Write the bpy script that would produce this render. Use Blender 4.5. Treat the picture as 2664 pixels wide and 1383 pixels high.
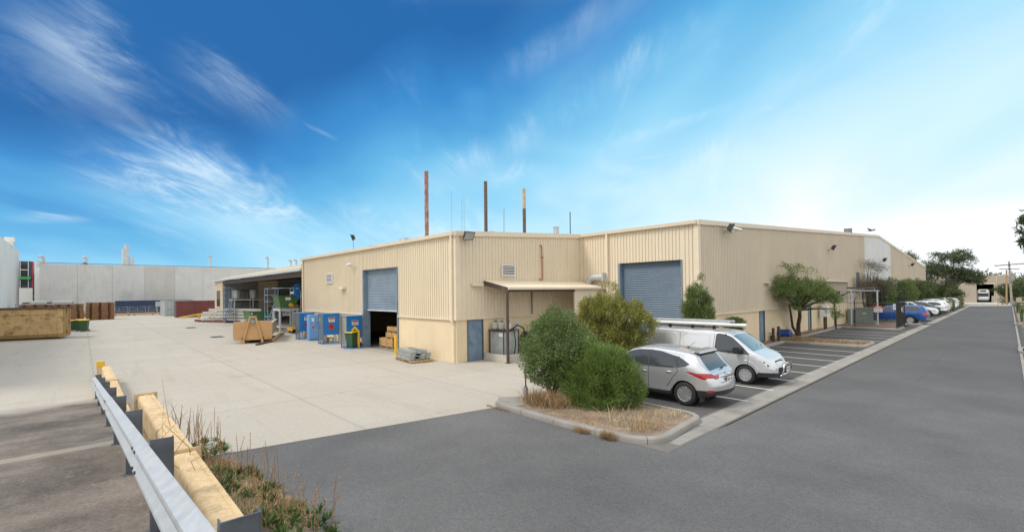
import bpy, bmesh, math, random
import numpy as np
from mathutils import Vector, Matrix

for o in list(bpy.data.objects): bpy.data.objects.remove(o)
scene = bpy.context.scene
col = scene.collection
R = math.radians
rnd = random.Random(7)

# ------------------------------------------------------------------ camera
EYE = Vector((0, 0, 3.4))
YAW, PIT, ROL, FPX, CYP = R(47.08), 0.0116, -0.01086, 1202.0, 746.7
F_ = Vector((-math.sin(YAW)*math.cos(PIT), math.cos(YAW)*math.cos(PIT), math.sin(PIT)))
R0 = Vector((math.cos(YAW), math.sin(YAW), 0)); U0 = R0.cross(F_)
R_ = R0*math.cos(ROL) + U0*math.sin(ROL); U_ = -R0*math.sin(ROL) + U0*math.cos(ROL)
cd = bpy.data.cameras.new('camera'); cam = bpy.data.objects.new('camera', cd); col.objects.link(cam)
cd.sensor_fit = 'HORIZONTAL'; cd.sensor_width = 36; cd.lens = FPX*36/2664
cd.shift_y = (CYP-691.5)/2664; cd.clip_start = .05; cd.clip_end = 5000
cam.matrix_world = Matrix(((R_.x, U_.x, -F_.x, EYE.x), (R_.y, U_.y, -F_.y, EYE.y), (R_.z, U_.z, -F_.z, EYE.z), (0, 0, 0, 1)))
scene.camera = cam

# ------------------------------------------------------------------ light
SUN_EL, SUN_AZ = 52, 208          # azimuth measured from +Y clockwise towards +X
scene.view_settings.view_transform = 'Standard'; scene.view_settings.look = 'None'
scene.view_settings.exposure = 0.24; scene.view_settings.gamma = 1
w = bpy.data.worlds.new('World'); scene.world = w; w.use_nodes = True
nt = w.node_tree; N = nt.nodes; N.clear()
def wn(t, **k):
    n = N.new(t)
    for a, b in k.items(): setattr(n, a, b)
    return n
def wl(a, b): nt.links.new(a, b)
def wmath(op, a, b=None, c=None, clamp=False):
    n = wn('ShaderNodeMath', operation=op, use_clamp=clamp)
    for i, v in enumerate((a, b, c)):
        if v is None: continue
        if isinstance(v, (int, float)): n.inputs[i].default_value = v
        else: wl(v, n.inputs[i])
    return n.outputs[0]
def wmix(f, a, b):
    n = wn('ShaderNodeMix', data_type='RGBA')
    for i, v in ((0, f), (6, a), (7, b)):
        if isinstance(v, (int, float)): n.inputs[i].default_value = v
        elif isinstance(v, tuple): n.inputs[i].default_value = (*v, 1)
        else: wl(v, n.inputs[i])
    return n.outputs[2]
def wdot(a, v):
    n = wn('ShaderNodeVectorMath', operation='DOT_PRODUCT'); wl(a, n.inputs[0]); n.inputs[1].default_value = v
    return n.outputs['Value']
def wsmooth(v, a, b):
    n = wn('ShaderNodeMapRange', interpolation_type='SMOOTHSTEP'); wl(v, n.inputs[0])
    n.inputs[1].default_value = a; n.inputs[2].default_value = b
    return n.outputs[0]
tc = wn('ShaderNodeTexCoord'); d = tc.outputs['Generated']
sep = wn('ShaderNodeSeparateXYZ'); wl(d, sep.inputs[0]); z = sep.outputs[2]
u = wdot(d, (.681, .732, 0)); v = wdot(d, (-.732, .681, 0))   # across and along the high cirrus bands
zc = wmath('MAXIMUM', z, 0.0)
# height-plane coordinates for the cirrus sheet: bands run along v
zi = wmath('ADD', zc, .30)
PA = (wmath('DIVIDE', wdot(d, (.777, .629, 0)), zi), wmath('DIVIDE', wdot(d, (-.629, .777, 0)), zi))
PB = (wmath('DIVIDE', wdot(d, (.230, .973, 0)), zi), wmath('DIVIDE', wdot(d, (-.973, .230, 0)), zi))
def cloud_noise(pq, su, sv, scale, detail, rough, dist, seed):
    pu, pv = pq
    cb = wn('ShaderNodeCombineXYZ'); wl(wmath('MULTIPLY', pu, su), cb.inputs[0]); wl(wmath('MULTIPLY', pv, sv), cb.inputs[1]); cb.inputs[2].default_value = seed
    n = wn('ShaderNodeTexNoise'); wl(cb.outputs[0], n.inputs['Vector'])
    n.inputs['Scale'].default_value = scale; n.inputs['Detail'].default_value = detail
    n.inputs['Roughness'].default_value = rough; n.inputs['Distortion'].default_value = dist
    return n.outputs['Fac']
broad = cloud_noise(PA, 1.0, .55, 1.5, 3, .5, .4, 3.1)
wisp = cloud_noise(PA, 1.0, .40, 4.4, 9, .64, 1.1, 8.4)
band = cloud_noise(PB, 1.0, .16, 2.6, 5, .5, .5, 2.2)
fine = cloud_noise(PA, 1.5, .30, 11.0, 9, .68, .6, 1.7)
# blue -> white gradient: paler to the low sky and towards the bright side
wv = wmath('ADD', wmath('MULTIPLY', u, .52), wmath('MULTIPLY', zc, -1.45)); wv = wmath('ADD', wv, .815); wv = wmath('ADD', wv, wmath('MULTIPLY', wmath('POWER', 2.718, wmath('DIVIDE', zc, -.075)), .26))
wv = wmath('ADD', wv, wmath('MULTIPLY', wmath('SUBTRACT', broad, .5), .55))
ramp = wn('ShaderNodeValToRGB'); wl(wv, ramp.inputs[0]); el = ramp.color_ramp.elements
stops = [(0, (.014, .125, .37)), (.17, (.038, .235, .565)), (.36, (.115, .42, .72)), (.55, (.27, .61, .84)), (.78, (.55, .80, .92)), (1, (.89, .92, .94))]
el[0].position = 0; el[0].color = (*stops[0][1], 1); el[1].position = 1; el[1].color = (*stops[-1][1], 1)
for p, c in stops[1:-1]:
    e = el.new(p); e.color = (*c, 1)
base = ramp.outputs[0]
left = wsmooth(u, .12, -.25); right = wsmooth(u, -.05, .30)
def streak(a, b, wd):      # one thin cirrus streak between two sky directions
    a, b = Vector(a), Vector(b); m_ = (a+b).normalized(); t_ = (b-a).normalized(); h_ = (b-a).length/2; s_ = m_.cross(t_)
    al = wmath('DIVIDE', wdot(d, t_), h_); ac = wmath('DIVIDE', wmath('ADD', wdot(d, s_), wmath('MULTIPLY', wmath('SUBTRACT', wisp, .5), wd*2.2)), wd)
    e1 = wsmooth(wmath('ABSOLUTE', al), 1.0, .1); e2 = wsmooth(wmath('ABSOLUTE', ac), 1.0, .0)
    return wmath('MULTIPLY', wmath('MULTIPLY', e1, e2), wsmooth(wdot(d, m_), .5, .9))
tex = wmath('ADD', wmath('ADD', wmath('MULTIPLY', wsmooth(wisp, .36, .70), .70), wmath('MULTIPLY', wsmooth(fine, .42, .72), .45)), .12)
cm = wmath('MULTIPLY', wmath('MULTIPLY', wsmooth(wisp, .50, .80), wsmooth(broad, .44, .66)), .35)
for q_ in (((-0.873,0.455,0.177),(-0.575,0.738,0.354),0.05,0.32), ((-0.917,0.073,0.393),(-0.896,0.311,0.316),0.05,0.35), ((-0.978,-0.056,0.201),(-0.969,0.175,0.172),0.05,0.45), ((-0.712,0.582,0.392),(-0.413,0.728,0.547),0.04,0.25), ((-0.899,-0.059,0.433),(-0.961,0.052,0.273),0.11,0.62), ((-0.966,-0.027,0.255),(-0.939,0.325,0.111),0.12,0.72), ((-0.981,0.063,0.185),(-0.938,0.217,0.271),0.08,0.55), ((-0.979,0.131,0.155),(-0.911,0.390,0.136),0.035,0.55), ((-0.989,-0.094,0.116),(-0.992,0.025,0.124),0.01,0.6), ((-0.954,0.259,0.151),(-0.689,0.718,0.099),0.06,0.5), ((-0.896,0.304,0.322),(-0.878,0.377,0.295),0.007,0.45), ((-0.577,0.765,0.286),(-0.308,0.885,0.349),0.015,0.6), ((-0.538,0.801,0.262),(-0.422,0.865,0.273),0.005,0.45), ((-0.693,0.647,0.317),(-0.271,0.821,0.504),0.045,0.4), ((-0.684,0.714,0.148),(-0.004,0.946,0.323),0.05,0.38), ((-0.562,0.820,0.111),(0.096,0.971,0.219),0.09,0.3), ((-0.806,0.552,0.212),(-0.605,0.749,0.270),0.03,0.3), ((-0.347,0.880,0.324),(-0.039,0.900,0.434),0.05,0.3)): cm = wmath('ADD', cm, wmath('MULTIPLY', wmath('MULTIPLY', streak(*q_[:3]), q_[3]), tex), clamp=True)
cm = wmath('ADD', cm, wmath('MULTIPLY', wmath('MULTIPLY', right, wsmooth(band, .45, .70)), .28), clamp=True)
sky = wmix(wmath('MULTIPLY', cm, .85), base, (.70, .86, .95))
nis = wn('ShaderNodeTexSky', sky_type='NISHITA', sun_disc=False, sun_elevation=R(SUN_EL), sun_rotation=R(SUN_AZ))
ns = wn('ShaderNodeVectorMath', operation='SCALE'); wl(nis.outputs[0], ns.inputs[0]); ns.inputs['Scale'].default_value = .10
sky = wmix(.06, sky, ns.outputs[0])
# overhead and behind the viewer the sheet thickens to bright thin overcast
over = wmath('MAXIMUM', wmath('MAXIMUM', wsmooth(z, .52, .80), wsmooth(u, .74, .90)), wsmooth(wmath('MULTIPLY', v, -1.0), -.35, .35))
sky = wmix(over, sky, (1.06, 1.08, 1.10))
bg = wn('ShaderNodeBackground'); wl(sky, bg.inputs[0]); bg.inputs[1].default_value = 1.0
wl(bg.outputs[0], wn('ShaderNodeOutputWorld').inputs[0])
sl = bpy.data.lights.new('sun', 'SUN'); sl.energy = 1.9; sl.angle = R(14); sl.color = (1, .955, .89)
so = bpy.data.objects.new('sun', sl); col.objects.link(so)
sd = Vector((math.sin(R(SUN_AZ))*math.cos(R(SUN_EL)), math.cos(R(SUN_AZ))*math.cos(R(SUN_EL)), math.sin(R(SUN_EL))))
so.rotation_euler = sd.to_track_quat('Z', 'Y').to_euler(); so.location = (0, -20, 40)

# ------------------------------------------------------------------ helpers
OFF = {}
def tag(o, label=None, cat=None, group=None, kind=None):
    if label: o['label'] = label
    if cat: o['category'] = cat
    if group: o['group'] = group
    if kind: o['kind'] = kind
    return o
def thing(name, label, cat, loc=(0, 0, 0), rz=0, group=None):
    o = bpy.data.objects.new(name, None); o.empty_display_size = .3
    o.location = loc; o.rotation_euler = (0, 0, rz); col.objects.link(o)
    OFF[o.name] = Vector((0, 0, 0)); return tag(o, label, cat, group)
def wthing(name, label, cat, loc, group=None):      # parts are given in world coordinates
    o = thing(name, label, cat, loc, 0, group); OFF[o.name] = Vector(loc); return o
def copy_tree(o, parent=None):
    c = o.copy(); col.objects.link(c); c.parent = parent; OFF[c.name] = OFF.get(o.name, Vector((0, 0, 0)))
    for k in ('label', 'category', 'group'):
        pass
    for ch in list(o.children): copy_tree(ch, c)
    return c
def ray(x, y): return F_*FPX + R_*(x-1332) - U_*(y-CYP)
def G(x, y, z=0.0):
    dd = ray(x, y); t = (z-EYE.z)/dd.z; return EYE + dd*t
def PX(x, y, X): dd = ray(x, y); return EYE + dd*(X/dd.x)
def PY(x, y, Y): dd = ray(x, y); return EYE + dd*(Y/dd.y)

class MB:
    def __init__(s): s.v = []; s.f = []; s.M = None
    def add(s, vs, fs):
        n = len(s.v)
        if s.M is not None: vs = [s.M @ Vector(q) for q in vs]
        s.v += [tuple(q) for q in vs]; s.f += [tuple(i+n for i in q) for q in fs]; return s
    def bx(s, x0, x1, y0, y1, z0, z1):
        if x0 > x1: x0, x1 = x1, x0
        if y0 > y1: y0, y1 = y1, y0
        if z0 > z1: z0, z1 = z1, z0
        return s.add([(x0,y0,z0),(x1,y0,z0),(x1,y1,z0),(x0,y1,z0),(x0,y0,z1),(x1,y0,z1),(x1,y1,z1),(x0,y1,z1)],
                     [(0,3,2,1),(4,5,6,7),(0,1,5,4),(1,2,6,5),(2,3,7,6),(3,0,4,7)])
    def box(s, c, d, rz=0):
        a, b, h = d[0]/2, d[1]/2, d[2]/2; cs, sn = math.cos(rz), math.sin(rz)
        vs = [(c[0]+x*cs-y*sn, c[1]+x*sn+y*cs, c[2]+zz) for zz in (-h, h) for x, y in ((-a,-b),(a,-b),(a,b),(-a,b))]
        return s.add(vs, [(0,3,2,1),(4,5,6,7),(0,1,5,4),(1,2,6,5),(2,3,7,6),(3,0,4,7)])
    def bar(s, p, q, wd, ht):       # rectangular bar from p to q; ht along 'up'
        p = Vector(p); q = Vector(q); t = (q-p).normalized()
        up = Vector((0,0,1)) if abs(t.z) < .95 else Vector((1,0,0))
        sd_ = t.cross(up).normalized(); up = sd_.cross(t)
        vs = [e + sd_*(a*wd/2) + up*(b*ht/2) for e in (p, q) for a, b in ((-1,-1),(1,-1),(1,1),(-1,1))]
        return s.add(vs, [(3,2,1,0),(4,5,6,7),(0,1,5,4),(1,2,6,5),(2,3,7,6),(3,0,4,7)])
    def tube(s, pts, r, n=8, caps=True):
        pts = [Vector(q) for q in pts]; rs = r if isinstance(r, (list, tuple)) else [r]*len(pts)
        vs = []; ref = None
        for i, q in enumerate(pts):
            t = (pts[min(i+1, len(pts)-1)] - pts[max(i-1, 0)]).normalized()
            if ref is None: ref = Vector((0,0,1)) if abs(t.z) < .9 else Vector((1,0,0))
            a = t.cross(ref).normalized(); b = t.cross(a).normalized(); ref = -b if False else ref
            if abs(t.dot(ref)) > .97: ref = Vector((1,0,0)) if abs(t.x) < .9 else Vector((0,1,0)); a = t.cross(ref).normalized(); b = t.cross(a).normalized()
            for k in range(n):
                g = 2*math.pi*k/n; vs.append(q + (a*math.cos(g) + b*math.sin(g))*rs[i])
        fs = []
        for i in range(len(pts)-1):
            for k in range(n):
                fs.append((i*n+k, (i+1)*n+k, (i+1)*n+(k+1) % n, i*n+(k+1) % n))
        if caps: fs.append(tuple(range(n))); fs.append(tuple((len(pts)-1)*n+k for k in reversed(range(n))))
        return s.add(vs, fs)
    def cyl(s, p, q, r0, r1=None, n=16): return s.tube([p, q], [r0, r0 if r1 is None else r1], n)
    def lathe(s, c, prof, n=20, axis='z'):
        vs = []
        for r, h in prof:
            for k in range(n):
                g = 2*math.pi*k/n; a, b = r*math.cos(g), r*math.sin(g)
                vs.append({'z': (c[0]+a, c[1]+b, c[2]+h), 'y': (c[0]+a, c[1]+h, c[2]+b), 'x': (c[0]+h, c[1]+a, c[2]+b)}[axis])
        fs = [(i*n+k, i*n+(k+1) % n, (i+1)*n+(k+1) % n, (i+1)*n+k) for i in range(len(prof)-1) for k in range(n)]
        fs += [tuple(reversed(range(n))), tuple((len(prof)-1)*n+k for k in range(n))]
        return s.add(vs, fs)
    def ext(s, poly, o, ax, ay, an, h):     # extrude a 2-D outline lying in axes ax, ay by h along an
        o = Vector(o); ax = Vector(ax); ay = Vector(ay); an = Vector(an); n = len(poly)
        vs = [o + ax*p[0] + ay*p[1] for p in poly] + [o + ax*p[0] + ay*p[1] + an*h for p in poly]
        return s.add(vs, [tuple(reversed(range(n))), tuple(range(n, 2*n))] + [(i, (i+1) % n, n+(i+1) % n, n+i) for i in range(n)])
    def build(s, name, mat, parent=None, smooth=False, bevel=0, label=None, auto=None):
        me = bpy.data.meshes.new(name); off = OFF.get(parent.name, Vector((0,0,0))) if parent else Vector((0,0,0))
        me.from_pydata([(q[0]-off.x, q[1]-off.y, q[2]-off.z) for q in s.v], [], s.f)
        bm = bmesh.new(); bm.from_mesh(me); bmesh.ops.recalc_face_normals(bm, faces=bm.faces)
        if bevel:
            es = [e for e in bm.edges if len(e.link_faces) == 2 and e.calc_face_angle(0) > .6]
            try: bmesh.ops.bevel(bm, geom=es, offset=bevel, segments=2, affect='EDGES', clamp_overlap=True)
            except Exception: pass
        bm.to_mesh(me); bm.free()
        if smooth: me.shade_smooth() if hasattr(me, 'shade_smooth') else None
        if auto:
            me.shade_smooth(); me.set_sharp_from_angle(angle=R(auto))
        me.materials.append(mat)
        o = bpy.data.objects.new(name, me); col.objects.link(o)
        if parent: o.parent = parent
        OFF[o.name] = off
        if label: o['label'] = label
        return o
def raw_mesh(name, verts, faces_idx, per, mat, parent=None, off=None):
    me = bpy.data.meshes.new(name); nv = len(verts); nf = len(faces_idx)
    o_ = OFF.get(parent.name, Vector((0,0,0))) if parent else Vector((0,0,0))
    verts = np.asarray(verts, np.float32) - np.array(o_, np.float32)
    me.vertices.add(nv); me.vertices.foreach_set('co', verts.ravel())
    me.loops.add(nf*per); me.loops.foreach_set('vertex_index', np.asarray(faces_idx, np.int32).ravel())
    me.polygons.add(nf); me.polygons.foreach_set('loop_start', np.arange(0, nf*per, per, dtype=np.int32))
    me.update(calc_edges=True); me.materials.append(mat)
    o = bpy.data.objects.new(name, me); col.objects.link(o)
    if parent: o.parent = parent
    OFF[o.name] = o_
    return o

# ------------------------------------------------------------------ materials
def pbr(name, c, rough=.6, metal=0, var=.12, vs=2.0, bump=0, bs=60, spots=None, coat=0, spec=.5, streak=None, alpha=None, obj=False, rvar=.15):
    """base colour broken by broad + fine noise; spots=(colour, amount, scale, sharpness); streak=(colour, amount) vertical runs"""
    m = bpy.data.materials.new(name); m.use_nodes = True; t = m.node_tree; n = t.nodes; L = t.links.new
    b = n['Principled BSDF']; b.inputs['Roughness'].default_value = rough; b.inputs['Metallic'].default_value = metal
    b.inputs['Specular IOR Level'].default_value = spec
    if coat: b.inputs['Coat Weight'].default_value = coat; b.inputs['Coat Roughness'].default_value = .04
    if obj: src = n.new('ShaderNodeTexCoord').outputs['Object']
    else: src = n.new('ShaderNodeNewGeometry').outputs['Position']
    def noise(sc, det=6, ro=.6, stretch=None):
        q = n.new('ShaderNodeTexNoise'); q.inputs['Scale'].default_value = sc; q.inputs['Detail'].default_value = det; q.inputs['Roughness'].default_value = ro
        if stretch:
            mp = n.new('ShaderNodeMapping'); mp.inputs['Scale'].default_value = stretch; L(src, mp.inputs[0]); L(mp.outputs[0], q.inputs['Vector'])
        else: L(src, q.inputs['Vector'])
        return q.outputs['Fac']
    def rng(f, a, bb, lo=0, hi=1):
        q = n.new('ShaderNodeMapRange'); L(f, q.inputs[0]); q.inputs[1].default_value = a; q.inputs[2].default_value = bb; q.inputs[3].default_value = lo; q.inputs[4].default_value = hi
        return q.outputs[0]
    def mix(f, a, bb, mode='MIX'):
        q = n.new('ShaderNodeMix'); q.data_type = 'RGBA'; q.blend_type = mode
        for i, x in ((0, f), (6, a), (7, bb)):
            if isinstance(x, (int, float)): q.inputs[i].default_value = x
            elif isinstance(x, tuple): q.inputs[i].default_value = (*x, 1)
            else: L(x, q.inputs[i])
        return q.outputs[2]
    colr = c
    if var:
        lo = tuple(x*(1-var) for x in c); hi = tuple(min(1, x*(1+var)) for x in c)
        colr = mix(rng(noise(vs), .3, .7), lo, hi)
    if streak:
        colr = mix(rng(noise(1.0, 5, .6, (5, 5, .25)), .5, .78, 0, streak[1]), colr, streak[0])
    for sp in (spots or []):
        colr = mix(rng(noise(sp[2], 8, .65, sp[4] if len(sp) > 4 else None), sp[3], sp[3]+.14, 0, sp[1]), colr, sp[0])
    if isinstance(colr, tuple): b.inputs['Base Color'].default_value = (*colr, 1)
    else: L(colr, b.inputs['Base Color'])
    if rvar: L(rng(noise(vs*3), .3, .7, max(0, rough-rvar), min(1, rough+rvar)), b.inputs['Roughness'])
    if bump:
        q = n.new('ShaderNodeBump'); q.inputs['Strength'].default_value = bump; q.inputs['Distance'].default_value = .02
        L(noise(bs, 8, .7), q.inputs['Height']); L(q.outputs[0], b.inputs['Normal'])
    return m
def leafmat(name, c1, c2, trans=.25, rough=.55):
    m = bpy.data.materials.new(name); m.use_nodes = True; t = m.node_tree; n = t.nodes; L = t.links.new
    b = n['Principled BSDF']; b.inputs['Roughness'].default_value = rough; b.inputs['Specular IOR Level'].default_value = .3
    g = n.new('ShaderNodeNewGeometry'); r = n.new('ShaderNodeValToRGB'); L(g.outputs['Random Per Island'], r.inputs[0])
    r.color_ramp.elements[0].color = (*c1, 1); r.color_ramp.elements[1].color = (*c2, 1)
    nz = n.new('ShaderNodeTexNoise'); nz.inputs['Scale'].default_value = 2.2; L(g.outputs['Position'], nz.inputs['Vector'])
    mr = n.new('ShaderNodeMapRange'); L(nz.outputs['Fac'], mr.inputs[0]); mr.inputs[1].default_value = .3; mr.inputs[2].default_value = .7; mr.inputs[3].default_value = .72; mr.inputs[4].default_value = 1.25
    mx = n.new('ShaderNodeMix'); mx.data_type = 'RGBA'; mx.blend_type = 'MULTIPLY'; mx.inputs[0].default_value = 1
    L(r.outputs[0], mx.inputs[6]); L(mr.outputs[0], mx.inputs[7]); L(mx.outputs[2], b.inputs['Base Color'])
    tr = n.new('ShaderNodeBsdfTranslucent'); L(mx.outputs[2], tr.inputs[0])
    ms = n.new('ShaderNodeMixShader'); ms.inputs[0].default_value = trans
    L(b.outputs[0], ms.inputs[1]); L(tr.outputs[0], ms.inputs[2]); L(ms.outputs[0], n['Material Output'].inputs[0])
    return m
CREAM = (.735, .635, .48)
M = {}
M['cream'] = pbr('cream_steel', CREAM, .5, 0, .05, .35, streak=((.50, .41, .29), .22), spec=.35)
M['cream_dull'] = pbr('cream_steel_weathered', (.69, .605, .47), .55, 0, .05, .3, streak=((.54, .45, .33), .25), spec=.3)
M['cream_base'] = pbr('cream_painted_concrete', (.75, .61, .40), .75, 0, .06, .8, .15, 30, streak=((.54, .42, .27), .30))
M['cream_trim'] = pbr('cream_trim', (.75, .64, .475), .45, 0, .05, 1.5, spec=.4)
M['whiteclad'] = pbr('pale_sheet', (.80, .795, .765), .4, 0, .04, .5)
M['blue_door'] = pbr('weathered_blue_paint', (.19, .265, .34), .5, 0, .18, 1.6, spots=[((.09, .17, .27), .8, 1.7, .52)], streak=((.28, .38, .46), .4))
M['shutter'] = pbr('roller_door_blue', (.25, .31, .37), .42, .2, .12, 1.2, streak=((.30, .37, .44), .5))
M['shutter_far'] = pbr('roller_door_slate', (.12, .17, .225), .42, .2, .10, .8, streak=((.13, .2, .3), .4))
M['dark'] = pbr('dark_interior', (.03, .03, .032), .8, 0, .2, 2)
M['roofsheet'] = pbr('roof_sheet', (.50, .45, .37), .5, .1, .08, .5)
M['galv'] = pbr('galvanised_steel', (.47, .495, .51), .45, .3, .06, 3, spots=[((.48, .50, .52), .4, 9, .5),((.42,.41,.39), .4, 2.5, .6)], bump=0)
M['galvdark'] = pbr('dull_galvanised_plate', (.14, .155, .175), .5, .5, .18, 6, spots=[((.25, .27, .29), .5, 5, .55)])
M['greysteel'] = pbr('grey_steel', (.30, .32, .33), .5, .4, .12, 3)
M['palegrey'] = pbr('pale_grey_paint', (.52, .55, .56), .5, 0, .1, 2)
M['steelpack'] = pbr('galvanised_sections', (.40, .44, .43), .4, .45, .15, 6)
M['rust'] = pbr('rusty_pipe', (.30, .13, .085), .8, 0, .3, 2.2, .3, 20, spots=[((.52, .36, .29), .9, 3.5, .5, (1, 1, .5)), ((.12, .06, .05), .8, 2.5, .55, (1, 1, .35))])
M['brownpipe'] = pbr('brown_pipe', (.125, .085, .075), .7, 0, .25, 2, spots=[((.16, .12, .11), .5, 4, .5)])
M['creamrust'] = pbr('flaking_cream_pipe', (.50, .38, .23), .7, 0, .2, 2, spots=[((.18, .08, .05), .9, 3, .55, (1, 1, .3))])
M['brownsteel'] = pbr('brown_painted_steel', (.075, .05, .042), .6, 0, .25, 4, spots=[((.14, .10, .08), .6, 6, .55)])
M['redpipe'] = pbr('red_lead_pipe', (.38, .14, .085), .5, 0, .15, 4)
M['asphalt'] = None
M['tyre'] = pbr('tyre_rubber', (.018, .018, .019), .75, 0, .2, 20, .1, 60, obj=True)
M['plastic'] = pbr('black_plastic', (.022, .022, .024), .5, 0, .1, 8, obj=True)
M['rim'] = pbr('alloy', (.55, .56, .57), .28, .8, .08, 8, obj=True)
M['steelrim'] = pbr('steel_wheel', (.42, .42, .42), .45, .4, .15, 10, obj=True)
M['chrome'] = pbr('chrome', (.7, .7, .71), .12, 1, 0, 1, rvar=0, obj=True)
M['glass'] = pbr('tinted_car_glass', (.045, .052, .06), .06, 0, .1, 1.2, spec=.6, rvar=0, coat=.25, obj=True)
M['glass_clear'] = pbr('windscreen_glass', (.10, .115, .125), .05, 0, .1, 1.2, spec=1.0, rvar=0, coat=1, obj=True)
M['redlamp'] = pbr('red_lamp', (.33, .008, .012), .15, 0, .1, 14, coat=1, rvar=0, obj=True)
M['clearlamp'] = pbr('clear_lamp', (.62, .64, .66), .12, .35, .12, 18, coat=1, rvar=0, obj=True)
M['silver'] = pbr('silver_paint', (.60, .605, .615), .26, .65, 0, 3, coat=.6, spec=.5, rvar=0, obj=True)
M['vansilver'] = pbr('van_silver_paint', (.66, .665, .67), .28, .5, 0, 3, coat=.6, rvar=0, obj=True)
M['carwhite'] = pbr('white_car_paint', (.74, .74, .73), .3, 0, .03, 3, coat=.5, rvar=.04, obj=True)
M['carblue'] = pbr('blue_car_paint', (.008, .070, .28), .28, .2, .06, 3, coat=.7, rvar=.04, obj=True)
M['cardark'] = pbr('dark_green_car_paint', (.03, .04, .036), .3, .2, .06, 3, coat=.6, rvar=.04, obj=True)
M['cargrey'] = pbr('grey_car_paint', (.22, .23, .24), .3, .3, .06, 3, coat=.6, rvar=.04, obj=True)
M['carred'] = pbr('maroon_car_paint', (.12, .02, .02), .3, .2, .06, 3, coat=.6, rvar=.04, obj=True)
M['white'] = pbr('white_paint', (.74, .74, .71), .5, 0, .06, 3)
M['pvc'] = pbr('white_pipe', (.72, .70, .64), .4, 0, .05, 3)
M['yellow'] = pbr('yellow_paint', (.72, .43, .03), .5, 0, .1, 4, spots=[((.5, .33, .06), .5, 9, .56)])
M['beamyellow'] = pbr('weathered_cream_yellow_steel', (.60, .435, .24), .8, 0, .16, 2.5, 0, 160,
    spots=[((.42, .30, .16), .75, 7, .50), ((.22, .14, .07), .85, 3.2, .60), ((.72, .58, .36), .6, 26, .50), ((.30,.20,.10), .8, 45, .62)])
M['skip'] = pbr('rusted_yellow_skip', (.50, .34, .15), .7, 0, .14, 1.1, .2, 30, spots=[((.22, .11, .05), .9, 1.6, .52), ((.13, .07, .035), .9, 5, .57)], streak=((.34, .2, .09), .35))
M['skiprim'] = pbr('rusted_rim', (.12, .065, .04), .8, 0, .25, 2)
M['orange'] = pbr('faded_orange_skip', (.56, .33, .15), .65, 0, .10, 1.3, spots=[((.32, .16, .07), .85, 2.6, .60)])
M['binside'] = pbr('dusty_bin_side', (.46, .42, .35), .7, 0, .12, 2, streak=((.26, .2, .15), .6))
M['cageblue'] = pbr('cage_blue_paint', (.014, .165, .46), .42, 0, .10, 2, spots=[((.03, .18, .45), .6, 6, .55)])
M['cagebar'] = pbr('cage_bar_blue', (.07, .17, .34), .5, 0, .12, 4)
M['lightblue'] = pbr('light_blue_cabinet', (.15, .34, .66), .4, 0, .08, 1.5, spots=[((.05, .22, .55), .7, 1.8, .58)])
M['redsign'] = pbr('red_diamond', (.42, .02, .03), .5, 0, .08, 6)
M['yellowsign'] = pbr('yellow_diamond', (.78, .62, .03), .5, 0, .05, 6)
M['signwhite'] = pbr('sign_white', (.72, .72, .70), .5, 0, .05, 8)
M['signblack'] = pbr('sign_black', (.03, .03, .03), .5, 0, .05, 8)
M['signred'] = pbr('sign_red', (.45, .04, .03), .5, 0, .05, 8)
M['wheelie'] = pbr('green_bin_plastic', (.035, .095, .045), .5, 0, .1, 5)
M['lid'] = pbr('yellow_bin_lid', (.72, .48, .03), .5, 0, .08, 5)
M['greenbin'] = pbr('green_skip_paint', (.06, .14, .045), .5, 0, .15, 3, spots=[((.10, .12, .06), .6, 5, .56)])
M['wood'] = pbr('crate_pine', (.50, .31, .13), .7, 0, .16, 3, spots=[((.34, .19, .08), .5, 9, .55, (1, 1, 5))])
M['palletwood'] = pbr('pallet_timber', (.24, .125, .058), .85, 0, .28, 3)
M['palewood'] = pbr('pale_pallet_timber', (.44, .31, .17), .8, 0, .2, 6)
M['tilt'] = pbr('precast_concrete', (.62, .615, .59), .85, 0, .07, .25, .12, 12, spots=[((.44, .435, .415), .5, .22, .56)], streak=((.38, .37, .35), .45))
M['tiltwarm'] = pbr('precast_concrete_warm', (.565, .545, .50), .85, 0, .07, .4, .12, 12, streak=((.38, .36, .33), .45))
M['whitewall'] = pbr('offwhite_panel', (.76, .76, .72), .8, 0, .05, .3, streak=((.58, .58, .55), .4))
M['darkclad'] = pbr('charcoal_panel', (.05, .065, .085), .4, .1, .1, .5)
M['bldgglass'] = pbr('office_glass', (.02, .016, .018), .08, 0, .1, .6, spec=.7, rvar=0)
M['greenband'] = pbr('green_band', (.035, .36, .10), .5, 0, .05, 2)
M['bluecontainer'] = pbr('navy_container', (.022, .042, .10), .5, 0, .12, 1)
M['maroon'] = pbr('maroon_container', (.17, .045, .042), .6, 0, .14, .8, streak=((.09, .03, .03), .45))
M['greycontainer'] = pbr('pale_grey_container', (.42, .45, .46), .6, 0, .1, 1, streak=((.25, .24, .22), .4))
M['kiosk'] = pbr('grey_green_kiosk', (.22, .27, .245), .5, 0, .06, 2)
M['timberpost'] = pbr('dark_timber', (.075, .05, .035), .85, 0, .25, 5)
M['barrel'] = pbr('blue_plastic_drum', (.012, .055, .24), .4, 0, .1, 3)
M['bark'] = pbr('bark', (.085, .06, .045), .9, 0, .3, 6, .5, 25)
M['palebark'] = pbr('pale_bark', (.34, .30, .25), .85, 0, .3, 3, .3, 20)
M['farwall'] = pbr('tan_shed_wall', (.40, .34, .27), .7, 0, .06, .5)
M['kerb'] = pbr('kerb_concrete', (.27, .252, .225), .85, 0, .16, 1.2, .25, 40, spots=[((.22, .2, .175), .6, 1.8, .55)])
M['strip'] = pbr('gutter_concrete', (.285, .268, .24), .85, 0, .14, .9, .25, 40, spots=[((.19, .18, .16), .7, 1.3, .52)])
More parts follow.
